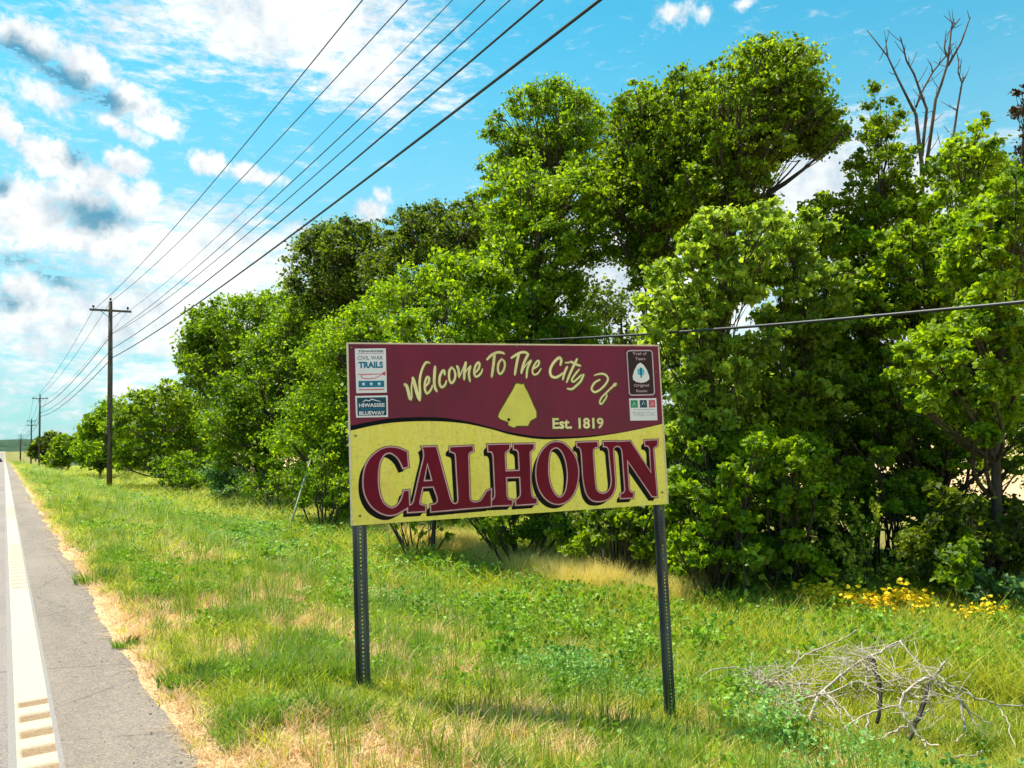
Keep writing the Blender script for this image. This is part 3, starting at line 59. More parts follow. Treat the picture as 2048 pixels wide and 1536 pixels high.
{"name":"dark_tree","label":"darkest rounded tree of the skyline, above and left of the sign","kind":"dark","depth":31,"blobs":[[11.223,29.054,9.48,1.066,0.814],[10.248,29.716,8.932,0.93,0.93],[11.076,29.253,8.132,1.744,1.356],[11.967,28.628,8.876,0.872,0.872],[9.937,30.019,7.59,0.93,0.872],[11.258,29.259,6.581,1.55,1.163],[11.366,30.873,9.607,1.3,1.052],[11.459,30.903,7.905,1.318,1.067],[12.499,30.436,8.331,1.15,0.931],[11.063,30.045,6.824,0.989,0.801],[12.303,30.309,7.575,1.094,0.885],[11.658,30.514,6.452,1.193,0.966],[9.395,28.234,8.828,0.559,0.432],[9.985,27.509,8.721,0.512,0.396],[11.211,26.996,8.996,0.687,0.531],[9.894,27.473,8.553,0.781,0.603],[11.271,26.868,8.161,0.747,0.577],[8.906,28.129,7.853,0.653,0.505],[9.98,27.301,7.345,0.74,0.572],[10.904,26.568,7.719,0.582,0.449],[11.501,26.991,7.776,0.517,0.399],[9.743,28.208,7.194,0.612,0.473],[10.347,27.717,7.187,0.659,0.509],[10.014,27.225,6.034,0.662,0.512]],
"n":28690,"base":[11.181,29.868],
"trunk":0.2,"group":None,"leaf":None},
{"name":"bright_tree","label":"bright green tree whose crown reaches the sign's upper left corner","kind":"bright","depth":23,"blobs":[[9.921,20.648,6.078,0.791,0.604],[9.262,21.121,5.383,0.934,0.719],[8.603,21.6,4.617,1.006,0.791],[7.82,22.135,4.14,0.934,0.791],[9.099,21.348,3.812,1.15,1.006],[8.02,22.121,2.701,1.222,1.006],[7.18,22.72,1.868,1.006,0.863],[8.639,21.808,1.677,1.15,1.006],[9.849,21.831,5.79,0.769,0.623],[9.671,21.808,5.176,0.893,0.723],[8.526,23.31,4.495,0.871,0.705],[9.11,21.535,4.403,0.889,0.72],[8.744,23.988,3.814,0.84,0.68],[9.678,22.496,3.741,0.945,0.765],[8.685,22.84,3.056,0.894,0.723],[9.959,22.527,3.616,0.783,0.634],[8.484,24.446,2.57,1.052,0.851],[9.19,23.458,2.479,0.845,0.684],[7.818,24.708,1.757,0.927,0.751],[9.192,24.487,1.971,1.003,0.812],[8.638,24.983,1.314,0.91,0.737],[9.366,23.651,1.258,1.009,0.817],[9.071,19.551,5.402,0.381,0.295],[8.056,20.372,4.969,0.415,0.321],[8.282,20.08,5.011,0.582,0.45],[7.24,20.88,4.391,0.574,0.443],[7.981,19.829,4.186,0.437,0.338],[8.295,19.557,4.582,0.397,0.307],[7.275,20.403,4.029,0.569,0.44],[8.599,19.483,4.117,0.516,0.399],[7.712,20.643,2.71,0.47,0.363],[7.528,20.254,1.849,0.377,0.291],[6.369,21.068,1.619,0.41,0.317],[7.814,20.518,1.589,0.483,0.374]],
"n":38302,"base":[8.056,22.334],
"trunk":0.14,"group":None,"leaf":None},
{"name":"wide_tree","label":"wide tree with a pale leafy front, fourth crown left of the sign","kind":"mid","depth":33,"blobs":[[10.248,32.278,6.554,1.238,1.031],[9.571,32.836,4.931,1.65,1.341],[10.972,31.997,4.268,1.444,1.341],[8.54,33.585,3.731,1.444,1.238],[10.123,32.68,2.445,1.856,1.341],[8.914,33.51,1.662,1.65,1.134],[7.689,34.253,2.114,1.238,1.031],[10.769,33.883,7.648,1.298,1.051],[11.038,33.279,6.833,1.355,1.097],[10.033,34.808,6.108,1.025,0.83],[10.216,33.071,6.104,1.051,0.851],[10.327,35.275,5.521,1.056,0.855],[11.277,34.613,4.492,1.18,0.955],[9.936,36.041,4.794,0.852,0.69],[9.937,35.247,3.872,1.088,0.881],[11.495,34.671,3.673,1.37,1.109],[8.855,35.988,2.974,0.91,0.736],[9.504,35.979,3.728,0.835,0.676],[10.389,35.202,3.148,1.326,1.073],[7.873,35.871,2.494,0.988,0.8],[8.795,36.424,1.515,0.941,0.762],[9.296,35.752,1.887,1.157,0.937],[8.049,36.25,1.084,0.948,0.768],[9.463,35.463,0.764,0.896,0.725],[9.356,29.924,6.531,0.759,0.587],[9.199,30.634,6.097,0.556,0.429],[9.678,29.853,5.176,0.666,0.515],[7.71,31.689,4.829,0.43,0.332],[8.791,30.293,4.346,0.425,0.328],[9.428,30.625,4.546,0.658,0.509],[10.271,29.862,4.311,0.608,0.47],[10.771,29.236,4.184,0.598,0.462],[8.002,31.79,3.629,0.495,0.382],[8.362,31.369,3.871,0.622,0.481],[9.307,30.375,3.591,0.593,0.458],[9.865,30.37,3.782,0.603,0.466],[8.201,31.648,2.759,0.509,0.393],[8.883,31.274,3.048,0.477,0.369],[8.991,30.171,2.666,0.819,0.633],[10.109,29.525,2.587,0.591,0.457],[6.698,32.607,2.437,0.576,0.445],[8.902,31.191,1.759,0.621,0.48],[10.114,30.296,2.289,0.802,0.62],[8.31,31.492,1.82,0.454,0.351],[8.112,31.313,1.06,0.501,0.387]],
"n":40858,"base":[9.288,33.442],
"trunk":0.15,"group":None,"leaf":None},
{"name":"leafy_tree","label":"squared-off tree with shoots sticking out, right of the near utility pole","kind":"mid","depth":42,"blobs":[[9.823,43.089,8.43,1.837,0.866],[8.61,43.898,7.947,0.945,0.945],[11.482,42.012,8.716,1.444,0.945],[9.182,43.649,6.489,1.627,1.312],[11.174,42.367,6.685,1.969,1.444],[8.307,44.285,5.47,0.787,1.181],[9.98,43.287,4.63,1.837,1.312],[9.513,44.962,8.0,1.366,1.105],[11.404,44.266,9.05,0.91,0.736],[12.332,42.561,7.863,1.41,1.141],[8.824,44.412,6.602,1.364,1.104],[11.575,44.796,6.98,1.375,1.113],[9.006,46.69,6.539,1.037,0.839],[10.408,46.529,6.212,1.147,0.928],[11.694,45.462,6.311,1.405,1.138],[9.393,46.718,4.771,1.142,0.925],[10.286,46.323,5.273,1.192,0.965],[8.83,40.917,8.205,0.751,0.58],[9.757,39.437,8.128,0.799,0.617],[10.963,39.461,8.297,0.776,0.6],[8.363,40.882,7.301,0.759,0.586],[9.38,40.183,7.058,0.811,0.627],[10.61,40.041,6.296,0.836,0.646],[7.559,40.851,5.602,0.7,0.541],[8.39,41.123,5.654,0.584,0.451],[9.021,40.747,6.213,0.693,0.535],[10.067,39.839,5.787,0.809,0.625],[7.83,41.854,5.702,0.679,0.525],[9.133,41.004,5.463,0.616,0.476],[10.49,40.129,5.618,0.607,0.469],[7.749,41.202,4.655,0.712,0.55],[8.967,40.794,4.303,0.759,0.587],[9.072,41.24,3.651,0.828,0.64]],
"n":25970,"base":[9.823,43.807],
"trunk":0.16,"group":None,"leaf":None},
{"name":"rounded_tree","label":"low rounded tree just right of the near utility pole","kind":"olive","depth":54,"blobs":[[9.561,57.778,4.959,1.417,1.114],[8.142,58.716,4.5,1.417,1.215],[10.718,57.152,3.575,1.688,1.62],[8.881,58.42,2.289,1.958,1.519],[7.018,59.533,3.191,1.215,1.215],[11.17,57.024,1.541,2.025,1.519],[7.472,59.418,0.989,1.519,1.181],[7.593,64.214,3.874,1.084,0.878],[8.767,62.324,3.71,1.416,1.146],[10.611,61.236,3.89,1.402,1.135],[11.827,60.165,4.19,1.616,1.309],[8.465,63.754,2.377,1.071,0.867],[10.048,62.706,2.781,1.237,1.002],[10.854,62.321,2.529,1.564,1.266],[7.838,63.211,1.327,1.065,0.862],[8.392,63.969,0.603,1.172,0.949],[10.496,60.999,0.917,1.789,1.448],[12.011,60.306,1.025,1.666,1.348],[8.518,53.615,5.286,0.721,0.557],[9.21,53.223,4.559,0.803,0.62],[7.424,55.516,4.262,0.834,0.644],[8.497,54.366,4.072,0.78,0.603],[9.206,54.073,4.449,1.022,0.79],[10.055,53.116,3.177,0.807,0.624],[6.58,55.888,2.782,0.719,0.555],[7.558,55.033,3.128,0.807,0.623],[8.308,54.65,2.729,0.846,0.654],[9.692,53.744,3.244,0.792,0.612],[8.623,53.998,1.968,0.583,0.451],[8.507,53.663,1.548,0.985,0.761],[10.442,52.45,1.886,0.677,0.523],[10.896,52.341,2.075,0.701,0.542],[6.356,55.876,0.414,0.609,0.471],[7.044,54.491,1.407,0.676,0.522],[10.767,52.183,0.666,0.789,0.61]],
"n":20064,"base":[8.92,58.646],
"trunk":0.14,"group":None,"leaf":None},
{"name":"small_tree","label":"small tree partly behind the near utility pole","kind":"bright","depth":75,"blobs":[[8.271,83.547,4.832,1.594,1.406],[7.174,84.315,3.933,1.219,1.125],[6.476,84.849,2.787,0.938,1.031],[7.813,84.203,0.173,1.875,1.031],[6.989,84.516,2.864,1.312,1.312],[9.371,83.052,2.225,1.875,1.688],[7.604,84.262,1.115,1.781,1.312],[6.218,85.14,1.16,1.031,1.031],[8.735,88.834,5.734,0.938,0.759],[7.231,90.339,4.055,0.916,0.742],[9.456,89.404,2.34,2.04,1.652],[7.217,90.997,1.498,1.635,1.324],[9.93,88.886,0.957,2.046,1.656],[8.007,76.859,5.49,0.945,0.73],[8.866,78.247,4.266,0.897,0.693],[7.648,79.091,3.433,0.747,0.578],[7.548,77.022,3.863,0.958,0.74],[6.473,78.462,1.627,0.909,0.702],[9.279,78.309,2.397,1.112,0.859],[9.138,77.043,1.832,1.054,0.814],[6.718,79.828,0.916,0.801,0.619]],
"n":9017,"base":[7.629,84.411],
"trunk":0.12,"group":None,"leaf":None},
{"name":"distant_tree","label":"distant bushy tree halfway between the first and second utility poles","kind":"olive","depth":105,"blobs":[[7.969,119.559,2.357,1.444,1.181],[6.746,120.308,2.724,1.312,0.984],[6.093,120.799,1.764,1.312,1.181],[7.433,120.017,0.869,1.838,1.312],[8.682,119.057,2.988,1.181,1.312],[6.222,120.835,0.255,1.575,1.05],[6.078,130.474,-0.139,1.86,1.506],[6.994,111.481,2.311,1.294,1.0]],
"n":2989,"base":[7.071,120.41],
"trunk":0.12,"group":None,"leaf":None},
{"name":"distant_tree","label":"distant dark tree right behind the second utility pole","kind":"dark","depth":150,"blobs":[[7.102,173.466,3.425,1.688,1.125],[5.684,174.408,2.91,1.312,1.219],[7.284,173.505,1.456,2.062,1.312],[4.903,174.976,2.001,0.938,0.938],[5.552,174.661,0.765,1.875,1.312],[4.281,175.443,1.087,0.75,1.125],[7.035,159.601,2.998,2.147,1.659]],
"n":1431,"base":[6.928,173.987],
"trunk":0.12,"group":None,"leaf":None},
{"name":"young_tree","label":"slim pale-leaved young tree just past the sign's upper right corner","kind":"pale","depth":13,"blobs":[[9.647,9.056,4.685,0.528,0.325],[10.2,8.731,4.343,0.609,0.406],[9.141,9.433,3.972,0.447,0.366],[9.797,9.043,3.627,0.65,0.447],[9.326,9.399,2.913,0.488,0.488],[10.015,8.982,2.647,0.65,0.488],[9.544,9.343,1.853,0.569,0.488],[9.659,8.95,4.756,0.389,0.315],[10.436,9.328,4.945,0.506,0.41],[9.556,9.354,4.456,0.498,0.403],[9.448,8.651,4.225,0.368,0.298],[10.63,8.81,4.691,0.393,0.318],[9.525,9.865,4.137,0.497,0.402],[10.39,9.709,4.451,0.472,0.382],[11.009,9.584,4.258,0.474,0.384],[9.006,9.703,3.723,0.431,0.349],[9.727,9.427,3.899,0.445,0.36],[11.382,10.028,4.043,0.468,0.379],[10.897,9.486,3.958,0.444,0.359],[9.966,10.377,3.671,0.565,0.457],[9.866,10.422,3.092,0.51,0.413],[9.033,10.226,2.714,0.492,0.398],[10.01,10.291,2.804,0.42,0.34],[9.775,9.442,2.617,0.432,0.35],[11.015,9.482,2.736,0.426,0.345],[8.987,10.297,2.475,0.544,0.44],[9.141,9.553,2.301,0.398,0.322],[10.299,9.733,2.411,0.512,0.414],[11.894,10.248,2.366,0.62,0.502],[9.449,9.484,1.855,0.391,0.317],[10.696,9.876,1.764,0.509,0.412],[10.236,10.094,1.405,0.452,0.366],[8.901,8.279,4.681,0.278,0.215],[9.163,8.303,4.666,0.201,0.155],[9.401,8.05,4.694,0.227,0.175],[9.07,8.513,4.491,0.209,0.162],[9.028,8.313,4.681,0.247,0.191],[9.756,8.039,4.565,0.28,0.216],[8.788,8.784,4.223,0.224,0.173],[9.128,8.462,4.24,0.327,0.253],[9.294,8.219,3.985,0.318,0.246],[9.6,7.921,4.144,0.202,0.156],[8.379,8.658,3.964,0.238,0.184],[8.823,8.592,3.818,0.232,0.179],[9.221,8.298,3.914,0.295,0.228],[9.343,8.084,3.773,0.281,0.217],[8.552,8.905,3.566,0.252,0.194],[8.865,8.792,3.577,0.243,0.188],[9.218,8.543,3.434,0.274,0.212],[9.395,8.166,3.572,0.271,0.209],[8.796,8.856,3.345,0.236,0.182],[8.885,8.637,3.265,0.259,0.2],[8.244,9.223,3.183,0.229,0.177],[8.773,8.6,3.01,0.273,0.211],[9.865,8.195,2.9,0.317,0.245],[8.463,9.06,2.868,0.284,0.219],[8.865,8.803,2.72,0.275,0.213],[9.51,8.309,2.792,0.213,0.164],[8.871,8.86,2.552,0.23,0.178],[9.02,8.592,2.58,0.213,0.164],[9.357,8.365,2.466,0.272,0.21],[9.549,8.327,2.434,0.233,0.18],[8.612,8.895,2.122,0.246,0.19],[8.95,8.724,2.228,0.24,0.185],[9.25,8.331,2.14,0.289,0.223],[9.023,8.416,1.818,0.238,0.184],[8.402,8.881,1.592,0.213,0.164],[8.717,8.777,1.558,0.234,0.181],[8.996,8.486,1.539,0.308,0.238],[8.693,8.904,1.515,0.272,0.211]],
"n":28896,"base":[9.682,9.484],
"trunk":0.05,"group":None,"leaf":None},
{"name":"young_tree","label":"second slim young tree right of the sign, thin stem and airy crown","kind":"pale","depth":14,"blobs":[[11.717,8.898,5.061,0.569,0.394],[11.505,9.094,4.283,0.656,0.481],[12.1,8.738,4.001,0.569,0.438],[11.74,9.027,3.228,0.744,0.569],[11.308,9.376,2.282,0.7,0.569],[12.048,8.914,2.171,0.7,0.525],[12.483,9.867,5.279,0.606,0.491],[11.434,8.881,4.743,0.494,0.4],[11.82,9.23,4.353,0.427,0.346],[12.454,9.431,4.473,0.541,0.438],[11.955,9.514,3.732,0.453,0.367],[11.366,8.229,3.766,0.441,0.357],[11.893,9.56,3.451,0.532,0.43],[12.152,8.765,3.559,0.449,0.364],[12.359,9.801,3.256,0.466,0.377],[12.477,9.254,3.141,0.546,0.442],[11.935,9.832,2.693,0.555,0.449],[13.371,9.752,2.821,0.526,0.426],[11.616,9.478,2.307,0.591,0.478],[12.274,9.291,2.319,0.536,0.434],[12.295,10.688,1.781,0.543,0.44],[12.2,9.525,1.983,0.575,0.465],[12.959,9.25,1.826,0.549,0.445],[11.941,9.877,1.473,0.455,0.368],[10.478,8.499,5.067,0.294,0.227],[10.798,8.196,4.843,0.314,0.242],[11.016,8.428,4.605,0.36,0.278],[10.913,8.35,4.437,0.216,0.167],[10.774,8.638,4.033,0.26,0.201],[11.079,8.276,4.2,0.245,0.189],[11.468,8.245,3.997,0.231,0.179],[11.461,7.922,4.007,0.31,0.239],[10.61,8.491,3.722,0.278,0.215],[10.853,8.205,3.866,0.325,0.251],[11.687,8.123,3.774,0.34,0.263],[10.689,8.702,3.442,0.355,0.274],[11.042,8.142,3.465,0.281,0.217],[11.044,8.411,3.143,0.359,0.277],[11.502,8.24,3.163,0.298,0.23],[10.81,8.761,2.765,0.252,0.194],[11.222,8.384,2.912,0.333,0.257],[10.839,8.656,2.369,0.264,0.204],[10.929,8.292,2.309,0.252,0.195],[10.473,8.743,2.225,0.23,0.178],[10.868,8.653,2.107,0.306,0.237],[11.071,8.436,2.172,0.231,0.179],[11.521,8.289,2.1,0.233,0.18],[10.273,9.021,1.814,0.357,0.276],[10.759,8.784,1.875,0.343,0.265],[11.166,8.392,2.068,0.339,0.262],[11.452,8.045,1.806,0.256,0.198],[10.862,8.758,1.644,0.287,0.222]],
"n":26015,"base":[11.646,9.436],
"trunk":0.05,"group":None,"leaf":None},
{"name":"open_tree","label":"open see-through tree behind the dead tree's left branches","kind":"olive","depth":16.5,"blobs":[[15.172,9.419,8.274,0.371,0.33],[14.917,9.624,7.717,0.495,0.33],[15.443,9.311,7.443,0.464,0.361],[14.753,9.793,6.9,0.464,0.289],[14.156,10.251,5.891,0.619,0.392],[15.369,9.443,6.365,0.67,0.464],[14.684,9.957,5.36,0.825,0.567],[16.221,10.141,8.06,0.372,0.301],[15.087,9.287,6.926,0.494,0.4],[16.524,10.019,7.449,0.313,0.253],[15.562,9.503,6.752,0.519,0.42],[14.274,9.58,5.812,0.488,0.395],[15.819,9.845,6.119,0.633,0.512],[14.514,10.266,5.68,0.635,0.514],[15.429,10.292,5.886,0.602,0.488],[15.848,9.636,5.907,0.624,0.505],[14.966,10.928,5.499,0.515,0.417],[15.519,10.526,4.797,0.63,0.51],[14.21,8.709,7.519,0.382,0.295],[14.212,8.825,7.041,0.339,0.262],[13.893,8.889,6.597,0.348,0.269],[14.328,8.575,6.632,0.345,0.266],[13.841,9.121,6.206,0.357,0.276],[14.294,8.663,6.381,0.297,0.23],[14.677,8.713,6.237,0.355,0.274],[13.065,9.692,5.703,0.321,0.248],[13.404,9.471,5.93,0.313,0.242],[13.729,9.325,6.095,0.399,0.308],[14.195,9.014,5.874,0.258,0.2],[14.582,8.711,5.975,0.342,0.265],[13.231,9.4,5.763,0.338,0.261],[14.08,9.039,5.476,0.283,0.219],[14.236,8.633,5.563,0.315,0.243],[13.603,9.406,5.266,0.351,0.271],[13.829,9.082,5.067,0.297,0.23],[13.22,9.789,4.927,0.363,0.281],[13.793,9.492,4.942,0.374,0.289]],
"n":16494,"base":[14.942,10.334],
"trunk":0.08,"group":None,"leaf":None},
{"name":"leafy_tree","label":"yellow-green tree below and right of the bare dead tree","kind":"bright","depth":15,"blobs":[[15.108,7.788,6.867,0.422,0.309],[15.397,7.579,7.185,0.188,0.188],[14.917,7.956,6.266,0.516,0.394],[14.53,8.26,5.531,0.75,0.469],[13.946,8.689,4.802,0.797,0.516],[15.393,7.662,6.157,0.375,0.394],[14.935,8.062,4.77,0.797,0.562],[13.68,8.931,3.876,0.703,0.609],[14.513,8.417,3.662,0.797,0.703],[13.374,9.197,2.951,0.656,0.562],[15.589,7.687,6.75,0.317,0.256],[14.992,8.2,6.331,0.413,0.334],[16.609,8.304,6.389,0.658,0.532],[14.321,9.348,4.843,0.496,0.401],[14.19,8.729,4.878,0.614,0.497],[15.045,8.509,5.137,0.452,0.366],[13.756,8.628,4.528,0.519,0.42],[14.593,8.247,4.534,0.555,0.449],[14.371,9.447,4.109,0.574,0.464],[13.962,8.702,3.934,0.601,0.486],[15.351,8.845,4.21,0.508,0.411],[16.126,8.533,4.122,0.627,0.508],[13.602,9.396,3.534,0.614,0.497],[14.674,9.095,3.698,0.603,0.488],[15.656,8.905,3.536,0.555,0.449],[14.032,9.565,3.283,0.604,0.489],[14.106,8.885,3.052,0.611,0.495],[14.744,9.845,2.784,0.534,0.432],[14.17,7.322,6.368,0.367,0.284],[14.467,7.047,6.289,0.337,0.26],[14.053,7.35,6.085,0.268,0.207],[14.485,7.046,6.137,0.374,0.289],[14.085,7.522,5.65,0.271,0.209],[14.506,7.028,5.778,0.303,0.234],[14.213,7.505,5.653,0.342,0.264],[14.385,7.231,5.517,0.346,0.267],[14.254,7.21,5.156,0.255,0.197],[13.099,8.046,4.993,0.351,0.272],[13.479,7.928,4.898,0.331,0.256],[13.853,7.616,4.74,0.365,0.282],[12.88,8.025,4.632,0.235,0.182],[12.895,7.944,4.499,0.294,0.227],[13.67,7.842,4.416,0.309,0.238],[13.13,8.269,4.285,0.312,0.241],[13.145,7.834,4.247,0.281,0.217],[13.759,7.61,4.088,0.358,0.277],[13.924,7.33,4.066,0.287,0.221],[12.839,8.479,3.85,0.337,0.26],[13.089,8.106,4.217,0.267,0.206],[13.411,7.741,3.802,0.36,0.278],[12.632,8.629,3.581,0.384,0.297],[13.008,8.277,3.457,0.235,0.182],[13.34,8.12,3.721,0.35,0.271],[13.599,7.671,3.43,0.27,0.208],[12.518,8.388,3.35,0.242,0.187],[12.887,8.135,3.224,0.336,0.26],[13.583,7.941,3.043,0.265,0.205],[12.55,8.691,2.881,0.339,0.262],[12.725,8.203,2.813,0.359,0.277],[12.462,8.787,2.577,0.306,0.236],[12.778,8.528,2.599,0.327,0.252],[12.513,8.612,2.398,0.248,0.192]],
"n":47362,"base":[14.613,8.743],
"trunk":0.1,"group":None,"leaf":None},
{"name":"leafy_tree","label":"nearest bright leafy tree at the right edge of the view","kind":"bright","depth":11.5,"blobs":[[12.081,5.737,4.56,0.395,0.302],[12.319,5.555,4.946,0.252,0.252],[11.847,5.941,3.851,0.467,0.431],[12.272,5.672,3.837,0.431,0.431],[11.948,5.945,2.987,0.575,0.467],[12.348,5.725,2.544,0.503,0.503],[11.468,6.283,2.573,0.539,0.431],[11.78,6.141,1.846,0.647,0.431],[11.17,6.51,2.081,0.395,0.323],[12.621,5.913,4.775,0.467,0.378],[12.311,6.249,4.399,0.415,0.336],[12.081,5.579,4.253,0.372,0.301],[12.553,6.474,4.448,0.47,0.381],[12.795,5.922,4.113,0.328,0.266],[12.068,6.204,3.836,0.399,0.323],[12.479,6.151,3.915,0.462,0.374],[12.298,5.918,3.322,0.421,0.341],[11.547,5.893,2.902,0.418,0.338],[12.535,6.221,3.015,0.408,0.33],[11.879,6.702,2.699,0.4,0.324],[11.6,6.219,2.606,0.384,0.311],[12.251,5.927,2.71,0.414,0.336],[11.77,7.102,2.395,0.421,0.341],[12.517,6.66,2.542,0.427,0.346],[13.096,6.67,2.57,0.423,0.342],[12.689,6.047,2.293,0.394,0.319],[11.834,6.663,2.192,0.409,0.331],[12.05,6.129,2.149,0.384,0.311],[13.814,6.591,2.288,0.467,0.378],[11.885,6.452,1.607,0.354,0.287],[12.588,6.428,1.583,0.385,0.311],[11.91,5.981,1.483,0.478,0.387],[11.336,5.185,4.722,0.242,0.187],[11.468,5.273,4.626,0.292,0.226],[11.21,5.491,4.28,0.193,0.149],[11.343,5.178,4.31,0.265,0.205],[10.732,5.532,3.97,0.255,0.197],[11.392,5.298,4.091,0.27,0.209],[11.055,5.48,3.697,0.248,0.192],[11.134,5.308,3.733,0.212,0.164],[11.046,5.474,3.384,0.287,0.222],[11.595,5.345,3.493,0.22,0.17],[11.142,5.568,3.143,0.278,0.214],[10.95,5.689,2.881,0.263,0.203],[11.138,5.588,3.021,0.217,0.168],[11.465,5.387,2.86,0.274,0.212],[10.817,5.638,2.73,0.231,0.179],[11.384,5.529,2.744,0.235,0.181],[10.204,6.124,2.488,0.249,0.193],[10.441,5.96,2.446,0.241,0.187],[10.623,5.723,2.473,0.269,0.208],[11.341,5.473,2.516,0.178,0.137],[11.615,5.382,2.468,0.275,0.212],[10.104,6.214,2.203,0.207,0.16],[10.739,6.028,2.281,0.296,0.229],[11.16,5.675,2.381,0.22,0.17],[11.309,5.546,2.134,0.289,0.223],[10.673,5.853,2.058,0.199,0.154],[10.964,5.54,2.011,0.249,0.193],[11.526,5.402,2.031,0.252,0.194],[10.247,6.025,1.768,0.283,0.218],[11.153,5.75,1.796,0.223,0.172],[11.07,5.747,1.428,0.196,0.152],[10.989,5.603,1.385,0.223,0.172]],
"n":51634,"base":[12.179,6.113],
"trunk":0.09,"group":None,"leaf":None},
{"name":"shaded_tree","label":"shaded tree behind the right edge with dark trunk near the tan field","kind":"mid","depth":14.5,"blobs":[[13.32,8.7,2.167,0.725,0.544],[13.866,8.418,1.336,0.544,0.408],[13.104,8.922,1.09,0.725,0.544],[14.48,8.043,1.136,0.453,0.317],[12.489,9.297,1.291,0.634,0.544],[15.586,7.315,1.461,0.453,0.453],[15.468,9.853,2.993,0.49,0.396],[13.428,8.917,2.218,0.502,0.407],[14.173,8.659,1.811,0.584,0.473],[14.711,9.701,1.929,0.596,0.482],[15.057,8.988,1.94,0.575,0.465],[13.174,9.415,1.302,0.628,0.508],[15.184,9.587,1.586,0.479,0.388],[15.789,9.182,1.398,0.575,0.465],[14.789,8.153,1.436,0.518,0.419],[12.564,8.974,1.071,0.451,0.365],[14.031,9.43,1.168,0.529,0.428],[14.986,9.062,0.853,0.629,0.509],[15.017,8.392,0.892,0.469,0.38],[14.639,8.443,0.513,0.529,0.428],[12.405,7.886,2.349,0.272,0.21],[12.391,8.033,2.101,0.277,0.214],[12.538,8.197,1.821,0.289,0.223],[12.93,8.034,1.922,0.246,0.19],[11.587,8.799,1.68,0.288,0.223],[12.379,8.27,1.573,0.287,0.222],[12.684,8.096,1.617,0.231,0.179],[13.033,7.973,1.625,0.366,0.283],[13.757,7.572,1.317,0.304,0.235],[14.302,7.079,1.536,0.346,0.267],[11.862,8.753,1.307,0.293,0.226],[12.022,8.4,1.304,0.24,0.186],[12.682,7.979,1.288,0.27,0.209],[13.083,7.999,1.278,0.329,0.255],[13.642,7.542,1.147,0.288,0.222],[14.512,6.88,1.229,0.249,0.193],[13.412,7.625,0.876,0.37,0.286],[13.689,7.29,0.92,0.271,0.209],[14.436,6.998,0.787,0.25,0.193],[14.702,7.006,0.878,0.237,0.183],[12.958,7.663,0.535,0.33,0.255]],
"n":32780,"base":[14.623,8.137],
"trunk":0.13,"group":None,"leaf":None},
{"name":"cedar_tree","label":"brownish cedar top cut off by the right edge of the view","kind":"brown","depth":20,"blobs":[[21.386,9.505,9.8,0.225,0.2],[21.349,9.563,9.365,0.275,0.225],[21.419,9.564,8.777,0.25,0.25],[21.562,9.442,9.171,0.375,0.625],[21.736,9.43,7.919,0.5,0.75]],
"n":2761,"base":[21.957,10.042],
"trunk":0.12,"group":None,"leaf":None},
{"name":"shrub","label":"dark dense shrub behind and under the right end of the sign","kind":"olive","depth":12.9,"blobs":[[8.471,10.043,0.114,0.605,0.403],[7.999,10.371,-0.232,0.484,0.323],[8.884,9.81,-0.261,0.403,0.323],[8.736,9.831,0.668,0.484,0.403],[8.813,10.611,1.822,0.471,0.381],[8.84,9.824,1.944,0.443,0.358],[8.375,10.607,1.469,0.541,0.438],[9.183,10.699,1.764,0.479,0.388],[8.413,10.549,1.234,0.49,0.396],[9.446,10.933,0.985,0.536,0.434],[10.425,11.109,1.151,0.499,0.404],[9.01,10.92,0.989,0.572,0.463],[9.44,10.217,0.702,0.394,0.319],[8.691,11.087,0.287,0.422,0.341],[9.14,11.202,0.432,0.467,0.378],[9.129,10.745,0.407,0.444,0.36],[8.272,11.22,-0.097,0.462,0.374],[8.719,10.544,0.044,0.465,0.376],[9.484,10.594,-0.009,0.546,0.442],[9.388,10.964,-0.382,0.223,0.181],[8.344,9.041,0.704,0.3,0.232],[8.501,9.013,0.542,0.26,0.201],[7.98,9.343,0.335,0.221,0.171],[8.518,9.174,0.242,0.296,0.229],[8.217,9.367,-0.145,0.319,0.247]],
"n":17540,"base":[8.412,10.143],
"trunk":0.04,"group":None,"leaf":None},
{"name":"shrub","label":"spreading olive shrub seen beneath the middle of the sign","kind":"olive","depth":14.5,"blobs":[[7.686,12.461,-0.133,0.725,0.362],[8.226,12.145,-0.467,0.634,0.317],[7.149,12.791,0.02,0.453,0.272],[8.371,12.003,0.161,0.634,0.362],[9.011,12.337,0.927,0.446,0.361],[7.904,13.242,0.756,0.534,0.432],[8.001,12.812,0.669,0.487,0.394],[9.275,12.969,0.889,0.607,0.492],[9.734,12.532,0.745,0.471,0.381],[7.97,14.064,0.453,0.506,0.41],[8.186,13.185,0.375,0.555,0.449],[9.176,13.215,0.003,0.522,0.422],[7.963,13.273,-0.147,0.378,0.306],[8.519,12.483,-0.171,0.449,0.363],[6.762,12.052,0.309,0.255,0.197],[6.843,11.579,0.172,0.307,0.237],[7.866,11.263,-0.026,0.341,0.264]],
"n":10935,"base":[7.923,12.361],
"trunk":0.04,"group":None,"leaf":None},
{"name":"shrub","label":"small leafy shrub beneath the left third of the sign","kind":"pale","depth":15.5,"blobs":[[6.907,14.146,-0.155,0.484,0.213],[6.496,14.398,-0.045,0.388,0.213],[6.166,14.585,0.256,0.388,0.388],[7.237,13.956,-0.407,0.291,0.145],[6.145,15.163,0.448,0.463,0.374],[7.233,15.684,0.758,0.567,0.459],[7.273,16.249,0.373,0.637,0.516],[8.061,15.732,0.124,0.658,0.533]],
"n":2491,"base":[6.747,14.274],
"trunk":0.03,"group":None,"leaf":None},
